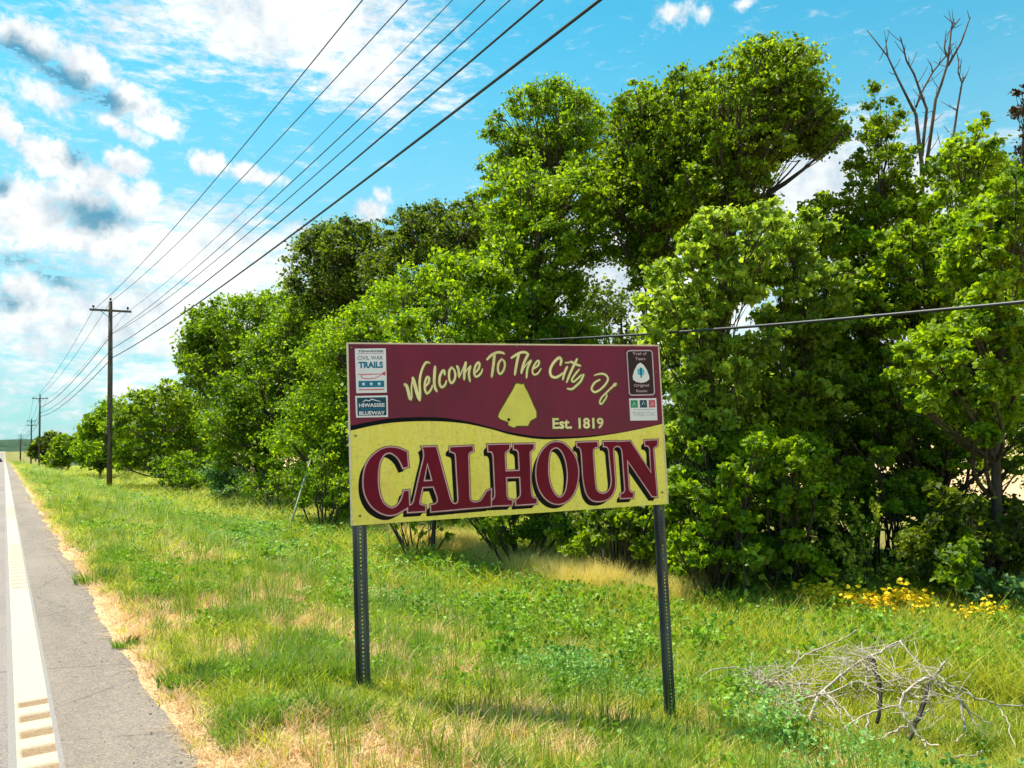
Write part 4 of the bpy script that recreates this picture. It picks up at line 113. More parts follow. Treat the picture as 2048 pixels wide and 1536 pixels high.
{"name":"shrub","label":"leafy shrub with a pale green front right of the sign's right post","kind":"bright","depth":11.7,"blobs":[[8.602,8.481,0.796,0.439,0.366],[8.918,8.327,0.203,0.439,0.351],[8.487,8.611,0.071,0.329,0.366],[9.094,8.158,0.926,0.402,0.366],[8.801,8.441,-0.304,0.439,0.256],[8.965,9.402,1.294,0.389,0.315],[9.979,8.875,1.376,0.439,0.356],[9.384,9.028,1.189,0.395,0.32],[9.439,8.471,1.205,0.378,0.306],[8.989,8.842,0.742,0.393,0.318],[9.831,9.187,0.814,0.536,0.434],[8.448,8.958,0.421,0.382,0.309],[9.798,9.521,0.407,0.468,0.378],[8.612,9.174,0.017,0.395,0.32],[9.698,9.268,0.231,0.411,0.333],[9.416,8.468,0.126,0.482,0.39],[9.545,8.705,-0.19,0.359,0.291],[8.141,7.949,1.261,0.228,0.176],[8.609,7.381,1.281,0.291,0.225],[8.305,7.578,0.996,0.207,0.16],[7.767,8.021,0.785,0.257,0.198],[8.595,7.605,0.84,0.298,0.231],[8.02,7.946,0.581,0.189,0.146],[8.158,7.8,0.568,0.282,0.218],[8.708,7.678,0.603,0.271,0.209],[8.277,7.885,0.342,0.254,0.196],[8.489,7.549,0.242,0.257,0.199],[7.766,8.189,0.007,0.212,0.164],[8.055,7.963,0.102,0.265,0.205],[8.185,7.804,-0.194,0.199,0.154]],
"n":23110,"base":[8.744,8.509],
"trunk":0.04,"group":None,"leaf":None},
{"name":"shrub","label":"yellow-green thicket shrub between the right post and the spiky sapling","kind":"bright","depth":11.9,"blobs":[[9.754,7.99,0.751,0.521,0.372],[9.95,7.912,0.152,0.409,0.335],[9.577,8.172,-0.133,0.372,0.335],[10.128,7.73,1.036,0.446,0.372],[10.019,7.909,-0.37,0.298,0.223],[11.021,8.686,1.445,0.545,0.441],[10.62,8.748,1.166,0.427,0.346],[10.366,7.923,1.079,0.387,0.313],[9.782,8.205,0.724,0.394,0.319],[9.821,8.054,0.677,0.418,0.339],[9.822,8.43,0.481,0.45,0.364],[10.262,8.155,0.377,0.44,0.356],[10.46,8.521,0.021,0.435,0.352],[10.761,8.121,-0.181,0.462,0.374],[10.143,8.173,-0.337,0.476,0.385],[11.059,8.41,-0.498,0.54,0.437],[9.13,7.249,1.178,0.287,0.222],[9.018,7.624,1.009,0.247,0.191],[9.088,7.36,1.061,0.244,0.189],[9.458,7.106,0.704,0.273,0.211],[9.01,7.386,0.542,0.206,0.159],[9.422,7.461,0.456,0.249,0.193],[9.039,7.764,-0.13,0.231,0.179],[9.284,7.332,-0.02,0.211,0.163],[9.231,7.29,-0.291,0.295,0.228],[9.541,7.195,-0.527,0.221,0.171]],
"n":22990,"base":[9.836,8.06],
"trunk":0.04,"group":None,"leaf":None},
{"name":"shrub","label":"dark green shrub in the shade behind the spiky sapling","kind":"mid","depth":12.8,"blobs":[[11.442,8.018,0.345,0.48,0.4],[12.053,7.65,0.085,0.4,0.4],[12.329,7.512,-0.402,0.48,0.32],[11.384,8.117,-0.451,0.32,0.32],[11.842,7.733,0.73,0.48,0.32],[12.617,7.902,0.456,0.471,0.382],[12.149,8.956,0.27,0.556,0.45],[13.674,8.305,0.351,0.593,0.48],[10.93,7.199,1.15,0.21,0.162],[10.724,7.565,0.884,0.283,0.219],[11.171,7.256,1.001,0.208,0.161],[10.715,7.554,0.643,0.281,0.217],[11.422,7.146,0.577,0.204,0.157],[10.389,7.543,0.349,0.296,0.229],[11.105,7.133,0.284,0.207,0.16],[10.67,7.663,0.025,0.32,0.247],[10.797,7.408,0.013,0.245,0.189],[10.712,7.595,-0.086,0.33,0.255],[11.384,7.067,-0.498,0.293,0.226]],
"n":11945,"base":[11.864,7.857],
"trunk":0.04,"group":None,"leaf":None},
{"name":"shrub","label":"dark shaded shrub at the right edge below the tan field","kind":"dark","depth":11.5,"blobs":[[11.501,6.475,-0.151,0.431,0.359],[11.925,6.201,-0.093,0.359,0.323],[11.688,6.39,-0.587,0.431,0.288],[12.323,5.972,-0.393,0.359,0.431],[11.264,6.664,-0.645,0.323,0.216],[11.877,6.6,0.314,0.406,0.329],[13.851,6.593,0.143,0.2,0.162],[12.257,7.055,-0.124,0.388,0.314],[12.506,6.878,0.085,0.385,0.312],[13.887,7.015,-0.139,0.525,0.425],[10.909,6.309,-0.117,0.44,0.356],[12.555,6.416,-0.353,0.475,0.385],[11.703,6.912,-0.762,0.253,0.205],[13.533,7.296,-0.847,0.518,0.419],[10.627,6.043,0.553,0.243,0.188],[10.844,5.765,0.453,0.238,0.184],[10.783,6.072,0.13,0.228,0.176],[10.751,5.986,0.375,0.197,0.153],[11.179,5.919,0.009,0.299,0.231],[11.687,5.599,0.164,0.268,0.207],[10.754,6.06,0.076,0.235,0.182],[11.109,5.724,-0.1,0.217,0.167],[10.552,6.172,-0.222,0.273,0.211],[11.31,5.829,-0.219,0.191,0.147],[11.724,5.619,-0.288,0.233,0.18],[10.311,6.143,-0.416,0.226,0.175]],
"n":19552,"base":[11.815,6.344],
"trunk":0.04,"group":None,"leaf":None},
{"name":"bush","label":"low blue-green bush at the right edge among the weeds","kind":"blue","depth":10.2,"blobs":[[10.53,5.575,-0.484,0.255,0.159],[10.694,5.486,-0.68,0.287,0.159],[10.907,5.341,-0.56,0.191,0.191],[10.371,5.69,-0.669,0.191,0.128]],
"n":1339,"base":[10.669,5.519],
"trunk":0.02,"group":None,"leaf":None},
{"name":"shrub","label":"low shrub in front of the leaning guy wire guard","kind":"bright","depth":21.5,"blobs":[[7.069,21.118,0.493,0.672,0.47],[7.531,20.878,-0.192,0.605,0.403],[6.735,21.371,-0.032,0.403,0.269],[7.75,20.687,0.471,0.605,0.537],[7.637,23.393,1.108,0.842,0.682],[8.039,22.805,0.255,0.796,0.645],[8.443,21.633,0.021,0.555,0.45],[6.753,19.477,1.31,0.43,0.332],[6.795,19.781,0.764,0.444,0.343],[7.351,19.554,0.472,0.531,0.41],[7.228,19.616,0.042,0.483,0.374]],
"n":6919,"base":[7.309,21.05],
"trunk":0.04,"group":None,"leaf":None},
{"name":"shrub","label":"grey-green mound of shrub at the foot of the squared-off tree","kind":"blue","depth":36,"blobs":[[8.421,37.557,-0.523,0.765,0.36],[8.799,37.304,-0.356,0.562,0.315],[8.044,37.814,-0.735,0.54,0.247],[9.185,40.118,0.018,1.209,0.979]],
"n":1887,"base":[8.52,37.521],
"trunk":0.03,"group":None,"leaf":None},
{"name":"shrub","label":"wide shrub at the trees' foot left of the guy wire guard","kind":"mid","depth":28,"blobs":[[8.171,28.157,0.222,0.788,0.49],[7.583,28.55,-0.02,0.7,0.385],[8.768,27.814,-0.234,0.525,0.315],[8.487,31.645,0.41,0.968,0.783],[9.23,29.212,0.058,1.031,0.835],[7.329,26.015,0.809,0.42,0.324]],
"n":4174,"base":[8.181,28.213],
"trunk":0.03,"group":None,"leaf":None},
{"name":"shrub","label":"dark shrub at the tree foot near the near utility pole","kind":"mid","depth":45,"blobs":[[8.616,48.09,-0.126,0.984,0.562],[7.667,48.702,-0.235,0.844,0.45],[9.569,47.508,-0.437,0.703,0.45],[9.245,51.588,-0.28,1.312,1.062],[10.724,51.521,-0.82,0.709,0.574],[6.997,45.877,0.666,0.673,0.52],[7.81,44.365,0.757,0.866,0.669],[6.545,45.553,0.074,0.416,0.322]],
"n":2563,"base":[8.625,48.146],
"trunk":0.03,"group":None,"leaf":None},
{"name":"shrub","label":"low leafy shrub at the grass edge just right of the right sign post","kind":"bright","depth":11.2,"blobs":[[8.101,8.294,-0.321,0.294,0.196],[8.305,8.15,-0.153,0.245,0.175],[9.104,8.83,-0.09,0.4,0.324],[7.694,7.601,-0.098,0.188,0.146]],
"n":2055,"base":[8.193,8.257],
"trunk":0.02,"group":None,"leaf":None},
{"name":"shrub","label":"low leafy shrub at the grass edge left of the yellow flowers","kind":"pale","depth":11.2,"blobs":[[8.722,7.906,-0.411,0.266,0.182],[8.958,7.748,-0.314,0.245,0.182],[9.196,7.609,-0.461,0.21,0.14],[9.596,8.235,-0.342,0.35,0.283],[10.596,8.719,-0.691,0.273,0.221],[8.267,7.416,-0.23,0.27,0.209]],
"n":1951,"base":[8.903,7.816],
"trunk":0.02,"group":None,"leaf":None},
{"name":"shrub","label":"low green shrub at the grass edge behind the flowers, right of the sapling","kind":"mid","depth":10.8,"blobs":[[10.694,6.194,-0.619,0.257,0.162],[10.92,6.042,-0.526,0.236,0.176],[10.288,5.601,-0.145,0.272,0.211],[10.031,5.659,-0.364,0.215,0.166]],
"n":1275,"base":[10.782,6.159],
"trunk":0.02,"group":None,"leaf":None}],
"nleaf":770586,"arm":[[4.978,59.047,10.785],[6.518,55.755,9.997]],
"wires":[[4.74,57.37,10.391,5.236,1.5],[5.73,57.37,10.98,6.455,1.5],[6.72,57.37,10.391,5.942,1.5],[5.87,57.37,8.95,5.647,1.2],[5.87,57.37,8.9,5.616,1.5],[5.87,57.37,7.95,5.478,1.0],[5.87,57.37,7.35,5.597,0.9]],
"deadtree":[[[[17.373,9.926,6.669],[17.365,9.88,7.326],[17.283,9.877,8.03],[17.24,9.87,8.469],[17.087,9.939,8.825],[16.897,10.025,9.269],[16.686,10.117,9.802],[16.289,10.322,10.406]],0.054,0.013],[[[16.686,10.117,9.802],[16.645,10.118,10.132]],0.02,0.013],[[[17.363,9.864,7.545],[17.394,9.81,7.982],[17.443,9.731,8.594],[17.327,9.777,8.949],[17.192,9.828,9.391],[17.04,9.9,9.703],[16.98,9.914,10.011],[16.903,9.944,10.255]],0.039,0.013],[[[17.238,9.857,8.645],[17.309,9.792,8.905],[17.544,9.602,9.423],[17.781,9.424,9.766],[17.836,9.383,9.852]],0.024,0.017],[[[17.424,9.86,7.105],[17.49,9.77,7.716],[17.557,9.679,8.328],[17.607,9.61,8.808],[17.714,9.515,9.155],[17.82,9.413,9.59],[17.854,9.368,9.895],[17.885,9.31,10.376],[18.049,9.187,10.612]],0.044,0.017],[[[17.885,9.31,10.376],[17.93,9.264,10.603]],0.02,0.013],[[[17.839,9.403,9.567],[18.074,9.214,10.063],[18.235,9.07,10.606]],0.029,0.017],[[[17.837,9.392,9.72],[17.76,9.424,9.942],[17.775,9.392,10.226]],0.024,0.013],[[[17.544,9.603,9.401],[17.516,9.607,9.578]],0.02,0.013],[[[17.659,9.676,7.536],[17.951,9.457,7.964],[17.985,9.415,8.226],[18.035,9.349,8.662],[18.104,9.266,9.164],[18.026,9.296,9.408],[18.041,9.261,9.736]],0.034,0.013],[[[18.104,9.266,9.164],[18.201,9.187,9.38]],0.024,0.013]],
"brush":[[[[5.951,4.591,-0.804],[6.12,4.555,-0.704],[6.312,4.505,-0.602],[6.466,4.483,-0.561],[6.635,4.452,-0.528],[6.766,4.445,-0.492],[6.932,4.416,-0.456]],0.01],[[[6.932,4.416,-0.456],[6.836,4.284,-0.518],[6.785,4.126,-0.608],[6.675,3.999,-0.628]],0.0069],[[[6.675,4.0,-0.643],[6.476,4.026,-0.658],[6.306,4.039,-0.747],[6.213,4.0,-0.792],[6.195,3.918,-0.895],[6.187,3.828,-0.98],[6.165,3.742,-0.999],[6.146,3.65,-0.976]],0.01],[[[6.701,3.982,-0.629],[6.678,3.867,-0.479]],0.0115],[[[6.675,3.999,-0.636],[6.857,3.921,-0.733],[7.067,3.826,-0.84],[7.251,3.745,-0.916],[7.448,3.65,-0.931]],0.0085],[[[6.728,3.971,-0.707],[6.771,3.829,-0.754]],0.0092],[[[6.754,4.076,-0.737],[6.626,4.05,-0.887],[6.467,4.043,-1.016],[6.322,4.025,-1.126]],0.02],[[[6.534,4.439,-0.548],[6.484,4.365,-0.725],[6.414,4.304,-0.881],[6.303,4.266,-1.015]],0.02],[[[6.578,4.534,-0.607],[6.541,4.509,-0.738],[6.456,4.512,-0.849]],0.0108],[[[6.675,4.001,-0.659],[6.623,3.992,-0.871],[6.619,3.94,-0.946]],0.0062],[[[5.951,4.591,-0.804],[5.777,4.508,-0.853],[5.585,4.439,-0.942],[5.427,4.35,-1.052]],0.01],[[[5.951,4.591,-0.796],[5.869,4.707,-0.848],[5.804,4.811,-0.901]],0.0085],[[[5.997,4.559,-0.759],[5.995,4.37,-0.861],[5.962,4.202,-0.969],[5.885,4.057,-1.024]],0.0069],[[[6.01,4.552,-0.775],[5.927,4.373,-0.848],[5.815,4.217,-0.985],[5.686,4.067,-1.052]],0.0054],[[[6.349,4.103,-0.831],[6.163,4.164,-0.854],[5.978,4.225,-0.892],[5.809,4.279,-0.973],[5.704,4.292,-1.04]],0.0069],[[[5.885,4.057,-1.024],[5.677,4.013,-1.047],[5.472,3.969,-1.088]],0.0069],[[[6.054,4.176,-0.879],[5.945,4.133,-0.96],[5.892,4.055,-1.053]],0.0069],[[[6.294,4.029,-0.961],[6.064,4.062,-1.022],[5.886,4.059,-1.053]],0.0062],[[[5.951,4.591,-0.804],[6.002,4.528,-0.782],[6.201,4.362,-0.658],[6.296,4.276,-0.715],[6.43,4.164,-0.743]],0.0069],[[[6.327,5.182,-0.773],[6.534,5.129,-0.644],[6.775,5.06,-0.584],[6.989,5.01,-0.547],[7.146,4.995,-0.489]],0.0062],[[[6.216,5.137,-0.827],[6.37,5.15,-0.723],[6.496,5.182,-0.632]],0.0062],[[[5.935,5.194,-0.789],[5.802,5.243,-0.711],[5.669,5.294,-0.659],[5.469,5.394,-0.687],[5.367,5.434,-0.759]],0.0062],[[[5.828,5.146,-0.823],[5.884,5.068,-0.783],[5.996,4.958,-0.793],[6.133,4.832,-0.804]],0.0108],[[[5.375,4.616,-0.991],[5.532,4.63,-0.925],[5.653,4.671,-0.917]],0.0077],[[[5.692,4.647,-0.918],[5.762,4.483,-0.918],[5.777,4.357,-0.945],[5.79,4.233,-0.984]],0.0062],[[[6.872,3.886,-0.788],[6.811,3.819,-0.952],[6.737,3.755,-1.05]],0.01],[[[6.885,3.88,-0.819],[6.889,3.772,-0.985],[6.888,3.662,-1.085]],0.0069],[[[6.899,3.875,-0.866],[6.965,3.781,-0.959],[7.017,3.693,-1.019]],0.0062],[[[7.264,3.767,-0.924],[7.132,3.619,-1.008],[6.971,3.494,-1.14]],0.0054],[[[6.567,3.967,-0.869],[6.407,3.953,-0.906],[6.15,4.003,-0.967],[5.91,4.041,-1.018]],0.0062],[[[6.252,3.824,-1.022],[6.131,3.728,-1.09],[5.996,3.637,-1.105]],0.0062],[[[6.259,3.586,-1.075],[6.405,3.553,-1.085],[6.54,3.525,-1.066]],0.0077],[[[6.448,3.7,-1.028],[6.61,3.714,-1.011]],0.0062]],
"sky":{"cloud":[[2.2,21.02,2.91,1.14,-21.09,0.8],[6.5,19.9,2.03,0.93,-13.54,0.75],[3.64,15.8,3.38,1.53,-4.52,0.9],[1.24,9.66,2.4,1.22,-7.7,0.85],[4.79,13.16,3.47,1.25,-0.7,1],[1.07,24.41,3.28,1.29,-9.47,1],[4.44,23.37,2.73,1.52,-21.98,1],[7.09,21.9,2.43,1.5,-23.32,1],[8.62,20.76,1.79,1.07,-13.48,1],[0.07,19.38,1.77,1.06,-36.13,1],[1.96,17.95,2.12,1.21,-31.23,1],[4.77,16.98,2.85,1.39,-9.53,1],[7.11,15.85,1.81,1.56,5.34,1],[1.19,14.02,3.82,3.29,6.14,0.9],[5.37,13.21,4.42,2.5,4.54,0.9],[6.66,17.96,1.45,0.88,-14.66,1],[11.69,18.84,1.4,1.02,-4.9,1],[14.35,18.29,2.59,0.79,-15.97,0.9],[22.2,15.75,2.12,1.15,1.05,0.8],[23.45,16.78,1.07,1.35,0.93,0.6],[44.89,28.06,2.12,0.99,-6.75,0.7],[47.22,27.6,1.11,0.81,-7.61,0.6],[49.91,27.68,1.02,0.46,-8.81,0.5]],
"sheet":[[16.45,27.68,13.33,4.44,0.67,1.0],[22.0,25.1,8.58,3.45,-5.05,0.8],[5.01,23.61,10.11,6.63,8.33,0.35],[11.74,12.35,10.78,4.3,-2.85,0.95],[8.03,8.27,13.18,3.58,1.51,0.9],[1.79,8.01,6.07,3.38,2.65,0.8],[5.13,4.03,12.54,3.82,0.07,0.55],[54.45,15.02,12.63,5.47,-8.17,1.1],[40.72,9.46,13.85,7.76,-3.48,1.1],[55.32,1.82,16.96,9.85,-2.61,1.0]],
"shade":[[0.81,23.55,2.69,1.11,-4.48,1],[3.16,22.45,2.55,1.02,-24.73,1],[5.67,21.5,2.06,1.0,3.12,1],[3.4,18.09,1.16,0.77,7.59,0.8],[4.78,14.76,3.3,1.45,0.12,1],[-0.27,15.6,0.75,0.98,7.66,0.8],[0.43,11.4,2.2,0.71,-12.34,0.8],[2.72,10.59,2.04,0.89,-12.97,0.7],[0.2,8.77,1.89,0.94,3.52,0.7]]}}


def WM(op, a, b=None, c=None, clamp=False):
    n = wn.new('ShaderNodeMath'); n.operation = op; n.use_clamp = clamp
    for i, v in enumerate((a, b, c)):
        if v is None: continue
        if isinstance(v, (int, float)): n.inputs[i].default_value = v
        else: wl.new(v, n.inputs[i])
    return n.outputs[0]
def WR(v, a, b, c=0.0, d=1.0, smooth=True):
    n = wn.new('ShaderNodeMapRange'); n.interpolation_type = 'SMOOTHSTEP' if smooth else 'LINEAR'
    wl.new(v, n.inputs[0])
    for i, x in zip((1, 2, 3, 4), (a, b, c, d)): n.inputs[i].default_value = x
    return n.outputs[0]
tc = wn.new('ShaderNodeTexCoord'); sp = wn.new('ShaderNodeSeparateXYZ'); wl.new(tc.outputs['Generated'], sp.inputs[0])
az = WM('DEGREES', WM('ARCTAN2', sp.outputs[0], sp.outputs[1])); el = WM('DEGREES', WM('ARCSINE', sp.outputs[2]))
cb = wn.new('ShaderNodeCombineXYZ'); wl.new(az, cb.inputs[0]); wl.new(el, cb.inputs[1])
def wnoise(vec, sc, det, rough=0.55, dist=0.0, seed=0.0):
    n = wn.new('ShaderNodeTexNoise'); n.noise_dimensions = '4D'; wl.new(vec, n.inputs['Vector'])
    n.inputs['Scale'].default_value = sc; n.inputs['Detail'].default_value = det
    n.inputs['Roughness'].default_value = rough; n.inputs['Distortion'].default_value = dist; n.inputs['W'].default_value = seed
    return n
# a warped copy of the direction gives the clouds uneven edges
nz = wnoise(cb.outputs[0], 0.22, 4, 0.6)
vs = wn.new('ShaderNodeVectorMath'); vs.operation = 'SUBTRACT'; wl.new(nz.outputs['Color'], vs.inputs[0]); vs.inputs[1].default_value = (.5, .5, .5)
vm = wn.new('ShaderNodeVectorMath'); vm.operation = 'MULTIPLY_ADD'; wl.new(vs.outputs[0], vm.inputs[0]); vm.inputs[1].default_value = (4.2, 3.2, 0); wl.new(cb.outputs[0], vm.inputs[2])
warp = vm.outputs[0]
def blobs(lst, vec):
    tot = None
    for a_, e_, ra, re, rot, wgt in lst:
        mp = wn.new('ShaderNodeMapping'); mp.vector_type = 'TEXTURE'; wl.new(vec, mp.inputs[0])
        mp.inputs['Location'].default_value = (a_, e_, 0); mp.inputs['Rotation'].default_value = (0, 0, radians(rot)); mp.inputs['Scale'].default_value = (ra, re, 1)
        ln = wn.new('ShaderNodeVectorMath'); ln.operation = 'LENGTH'; wl.new(mp.outputs[0], ln.inputs[0])
        v = WR(ln.outputs['Value'], 1.25, 0.0, 0.0, wgt, False)
        tot = v if tot is None else WM('MAXIMUM', tot, v)
    return tot
fine = wnoise(cb.outputs[0], 0.55, 6, 0.62).outputs[0]
stretch = wn.new('ShaderNodeMapping'); wl.new(cb.outputs[0], stretch.inputs[0]); stretch.inputs['Scale'].default_value = (0.45, 1.5, 1)
mott = wnoise(stretch.outputs[0], 0.9, 5, 0.7, 0.3, 3.0).outputs[0]
fin2 = wnoise(cb.outputs[0], 1.5, 6, 0.65, 0.3, 5.0).outputs[0]
fdet = WM('MULTIPLY', WM('SUBTRACT', fin2, 0.5), 0.75)
cum = WM('ADD', fdet, WM('ADD', blobs(DATA['sky']['cloud'], warp), WM('MULTIPLY', WM('SUBTRACT', fine, 0.5), 0.9)))
cum = WR(cum, 0.16, 0.62)
sh = WM('ADD', blobs(DATA['sky']['sheet'], warp), WM('MULTIPLY', WM('SUBTRACT', mott, 0.5), 1.9))
sheet = WM('MULTIPLY', WR(sh, 0.08, 0.72), 0.94)
# elsewhere in the sky: broken cloud of the same kind
sp3 = wn.new('ShaderNodeMapping'); wl.new(tc.outputs['Generated'], sp3.inputs[0]); sp3.inputs['Scale'].default_value = (1, 1, 2.2)
other = wnoise(sp3.outputs[0], 2.3, 7, 0.6, 0.2, 1.0).outputs[0]
inview = WM('MULTIPLY', WR(WM('ABSOLUTE', WM('SUBTRACT', az, 32.0)), 38.0, 50.0, 0, 1), 1.0)
outv = WM('MAXIMUM', inview, WR(el, 28.0, 36.0, 0, 1))
oth = WM('MULTIPLY', WR(other, 0.50, 0.66), outv)
mask = WM('MAXIMUM', WM('MAXIMUM', cum, sheet), oth)
shade = WM('ADD', WM('MULTIPLY', fdet, 1.1), WM('ADD', blobs(DATA['sky']['shade'], warp), WM('MULTIPLY', WM('SUBTRACT', fine, 0.5), 1.0)))
shade = WM('MULTIPLY', WM('MULTIPLY', WR(shade, 0.05, 0.9), WR(WM('MAXIMUM', cum, sheet), 0.0, 0.35)), 0.88)
# sky colour: Nishita pulled towards the picture's saturated cyan
tint = wn.new('ShaderNodeMix'); tint.data_type = 'RGBA'; tint.blend_type = 'MULTIPLY'; tint.inputs[0].default_value = 1
wl.new(sky.outputs[0], tint.inputs[6]); tint.inputs[7].default_value = (0.19, 0.84, 0.80, 1)
hz = wn.new('ShaderNodeMix'); hz.data_type = 'RGBA'; wl.new(WR(el, 31.0, 2.0, 0.0, 0.74), hz.inputs[0])
wl.new(tint.outputs[2], hz.inputs[6]); hz.inputs[7].default_value = (2.1, 3.1, 3.4, 1)
cc = wn.new('ShaderNodeMix'); cc.data_type = 'RGBA'; wl.new(WR(WM('ADD', WM('MULTIPLY', fine, 0.5), WM('MULTIPLY', wnoise(cb.outputs[0], 0.16, 5, 0.6, 0.2, 8.0).outputs[0], 0.5)), 0.36, 0.60), cc.inputs[0])
cc.inputs[6].default_value = (2.7, 3.15, 3.5, 1); cc.inputs[7].default_value = (4.9, 4.85, 4.7, 1)
cm = wn.new('ShaderNodeMix'); cm.data_type = 'RGBA'; wl.new(mask, cm.inputs[0]); wl.new(hz.outputs[2], cm.inputs[6]); wl.new(cc.outputs[2], cm.inputs[7])
sm = wn.new('ShaderNodeMix'); sm.data_type = 'RGBA'; wl.new(shade, sm.inputs[0]); wl.new(cm.outputs[2], sm.inputs[6]); sm.inputs[7].default_value = (0.22, 1.35, 2.1, 1)
wl.new(sm.outputs[2], bg.inputs[0])

sun = bpy.data.lights.new('sun', 'SUN'); so = bpy.data.objects.new('sun', sun); COL.objects.link(so)
sun.energy = 4.5; sun.angle = radians(0.55); sun.color = (1.0, 0.95, 0.86)
sd = Vector((sin(SUN_AZ)*cos(SUN_EL), cos(SUN_AZ)*cos(SUN_EL), sin(SUN_EL)))
so.rotation_euler = sd.to_track_quat('Z', 'Y').to_euler(); so.location = (0, 0, 60)
S.view_settings.view_transform = 'Standard'; S.view_settings.look = 'None'
S.view_settings.exposure = 1.0; S.view_settings.gamma = 1
S.render.engine = 'CYCLES'
S.cycles.max_bounces = 6; S.cycles.transparent_max_bounces = 6; S.cycles.diffuse_bounces = 4; S.cycles.transmission_bounces = 5

# ------------------------------------------------------------------ helpers
def tagp(o, label=None, cat=None, group=None, kind=None):
    for k, v in (('label', label), ('category', cat), ('group', group), ('kind', kind)):
        if v: o[k] = v
    return o
def empty(name, loc, label, cat, group=None):
    o = bpy.data.objects.new(name, None); COL.objects.link(o); o.location = loc; o.empty_display_size = .3
    return tagp(o, label, cat, group)
def link(name, me, parent=None, loc=None):
    o = bpy.data.objects.new(name, me); COL.objects.link(o)
    if parent is not None: o.parent = parent
    if loc is not None: o.location = loc
    return o
def npmesh(name, V, F, mats, mi=None, attrs=None, smooth=False):
    """V (n,3); F list of (m,k) int arrays"""
    me = bpy.data.meshes.new(name)
    V = np.asarray(V, np.float32); F = [np.asarray(f, np.int32) for f in F if len(f)]
    me.vertices.add(len(V)); me.vertices.foreach_set('co', V.ravel())
    li = np.concatenate([f.ravel() for f in F]); nf = sum(len(f) for f in F)
    me.loops.add(len(li)); me.loops.foreach_set('vertex_index', li)
    tot = np.concatenate([np.full(len(f), f.shape[1], np.int32) for f in F])
    st = np.concatenate([[0], np.cumsum(tot)[:-1]]).astype(np.int32)
    me.polygons.add(nf); me.polygons.foreach_set('loop_start', st)
    for mt in (mats if isinstance(mats, (list, tuple)) else [mats]): me.materials.append(mt)
    if mi is not None: me.polygons.foreach_set('material_index', np.asarray(mi, np.int32))
    if smooth: me.polygons.foreach_set('use_smooth', np.ones(nf, bool))
    me.update(calc_edges=True)
    for k, (dom, arr) in (attrs or {}).items():
        a = me.attributes.new(k, 'FLOAT', dom); a.data.foreach_set('value', np.asarray(arr, np.float32))
    return me
class MB:
    def __init__(s): s.V = []; s.F = []; s.m = []; s.n = 0
    def add(s, V, F, mi=0):
        V = np.asarray(V, float).reshape(-1, 3)
        for f in F: s.F.append([i+s.n for i in f]); s.m.append(mi)
        s.V.extend(V.tolist()); s.n += len(V); return s
    def box(s, c, d, mi=0, rz=0, M=None):
        c = np.array(c, float); d = np.array(d, float)/2
        P = np.array([[x, y, z] for z in (-1, 1) for y in (-1, 1) for x in (-1, 1)])*d
        if rz: P = P@np.array([[cos(rz), sin(rz), 0], [-sin(rz), cos(rz), 0], [0, 0, 1]])
        P = P+c
        if M is not None: P = P@M[:3, :3].T+M[:3, 3]
        return s.add(P, [(0, 2, 3, 1), (4, 5, 7, 6), (0, 1, 5, 4), (2, 6, 7, 3), (0, 4, 6, 2), (1, 3, 7, 5)], mi)
    def tube(s, pts, rad, n=6, mi=0, cap=True):
        P = np.asarray(pts, float); k = len(P); rad = np.broadcast_to(rad, k)
        T = np.gradient(P, axis=0); T /= np.linalg.norm(T, axis=1)[:, None]+1e-9
        up = np.array([0, 0, 1.0]) if abs(T[0][2]) < .9 else np.array([1.0, 0, 0])
        a = np.cross(T[0], up); a /= np.linalg.norm(a)
        V = []
        for i in range(k):
            a = a-T[i]*(a@T[i]); a /= np.linalg.norm(a)+1e-9; b = np.cross(T[i], a)
            th = np.arange(n)*2*pi/n
            V.append(P[i]+rad[i]*(np.cos(th)[:, None]*a+np.sin(th)[:, None]*b))
        F = [(i*n+j, i*n+(j+1) % n, (i+1)*n+(j+1) % n, (i+1)*n+j) for i in range(k-1) for j in range(n)]
        if cap: F += [tuple(range(n))[::-1], tuple((k-1)*n+j for j in range(n))]
        return s.add(np.concatenate(V), F, mi)
    def lathe(s, prof, c=(0, 0, 0), n=16, mi=0):
        th = np.arange(n)*2*pi/n
        V = np.concatenate([np.stack([r*np.cos(th), r*np.sin(th), np.full(n, z)], 1) for r, z in prof])+np.array(c)
        k = len(prof); F = [(i*n+j, i*n+(j+1) % n, (i+1)*n+(j+1) % n, (i+1)*n+j) for i in range(k-1) for j in range(n)]
        F += [tuple(range(n))[::-1], tuple((k-1)*n+j for j in range(n))]
        return s.add(V, F, mi)
    def mesh(s, name, mats, smooth=False):
        me = bpy.data.meshes.new(name); me.from_pydata(s.V, [], s.F)
        for mt in (mats if isinstance(mats, (list, tuple)) else [mats]): me.materials.append(mt)
        me.polygons.foreach_set('material_index', s.m)
        if smooth: me.polygons.foreach_set('use_smooth', np.ones(len(s.F), bool))
        me.update(); return me
    def obj(s, name, mats, parent=None, smooth=False, loc=None):
        return link(name, s.mesh(name, mats, smooth), parent, loc)

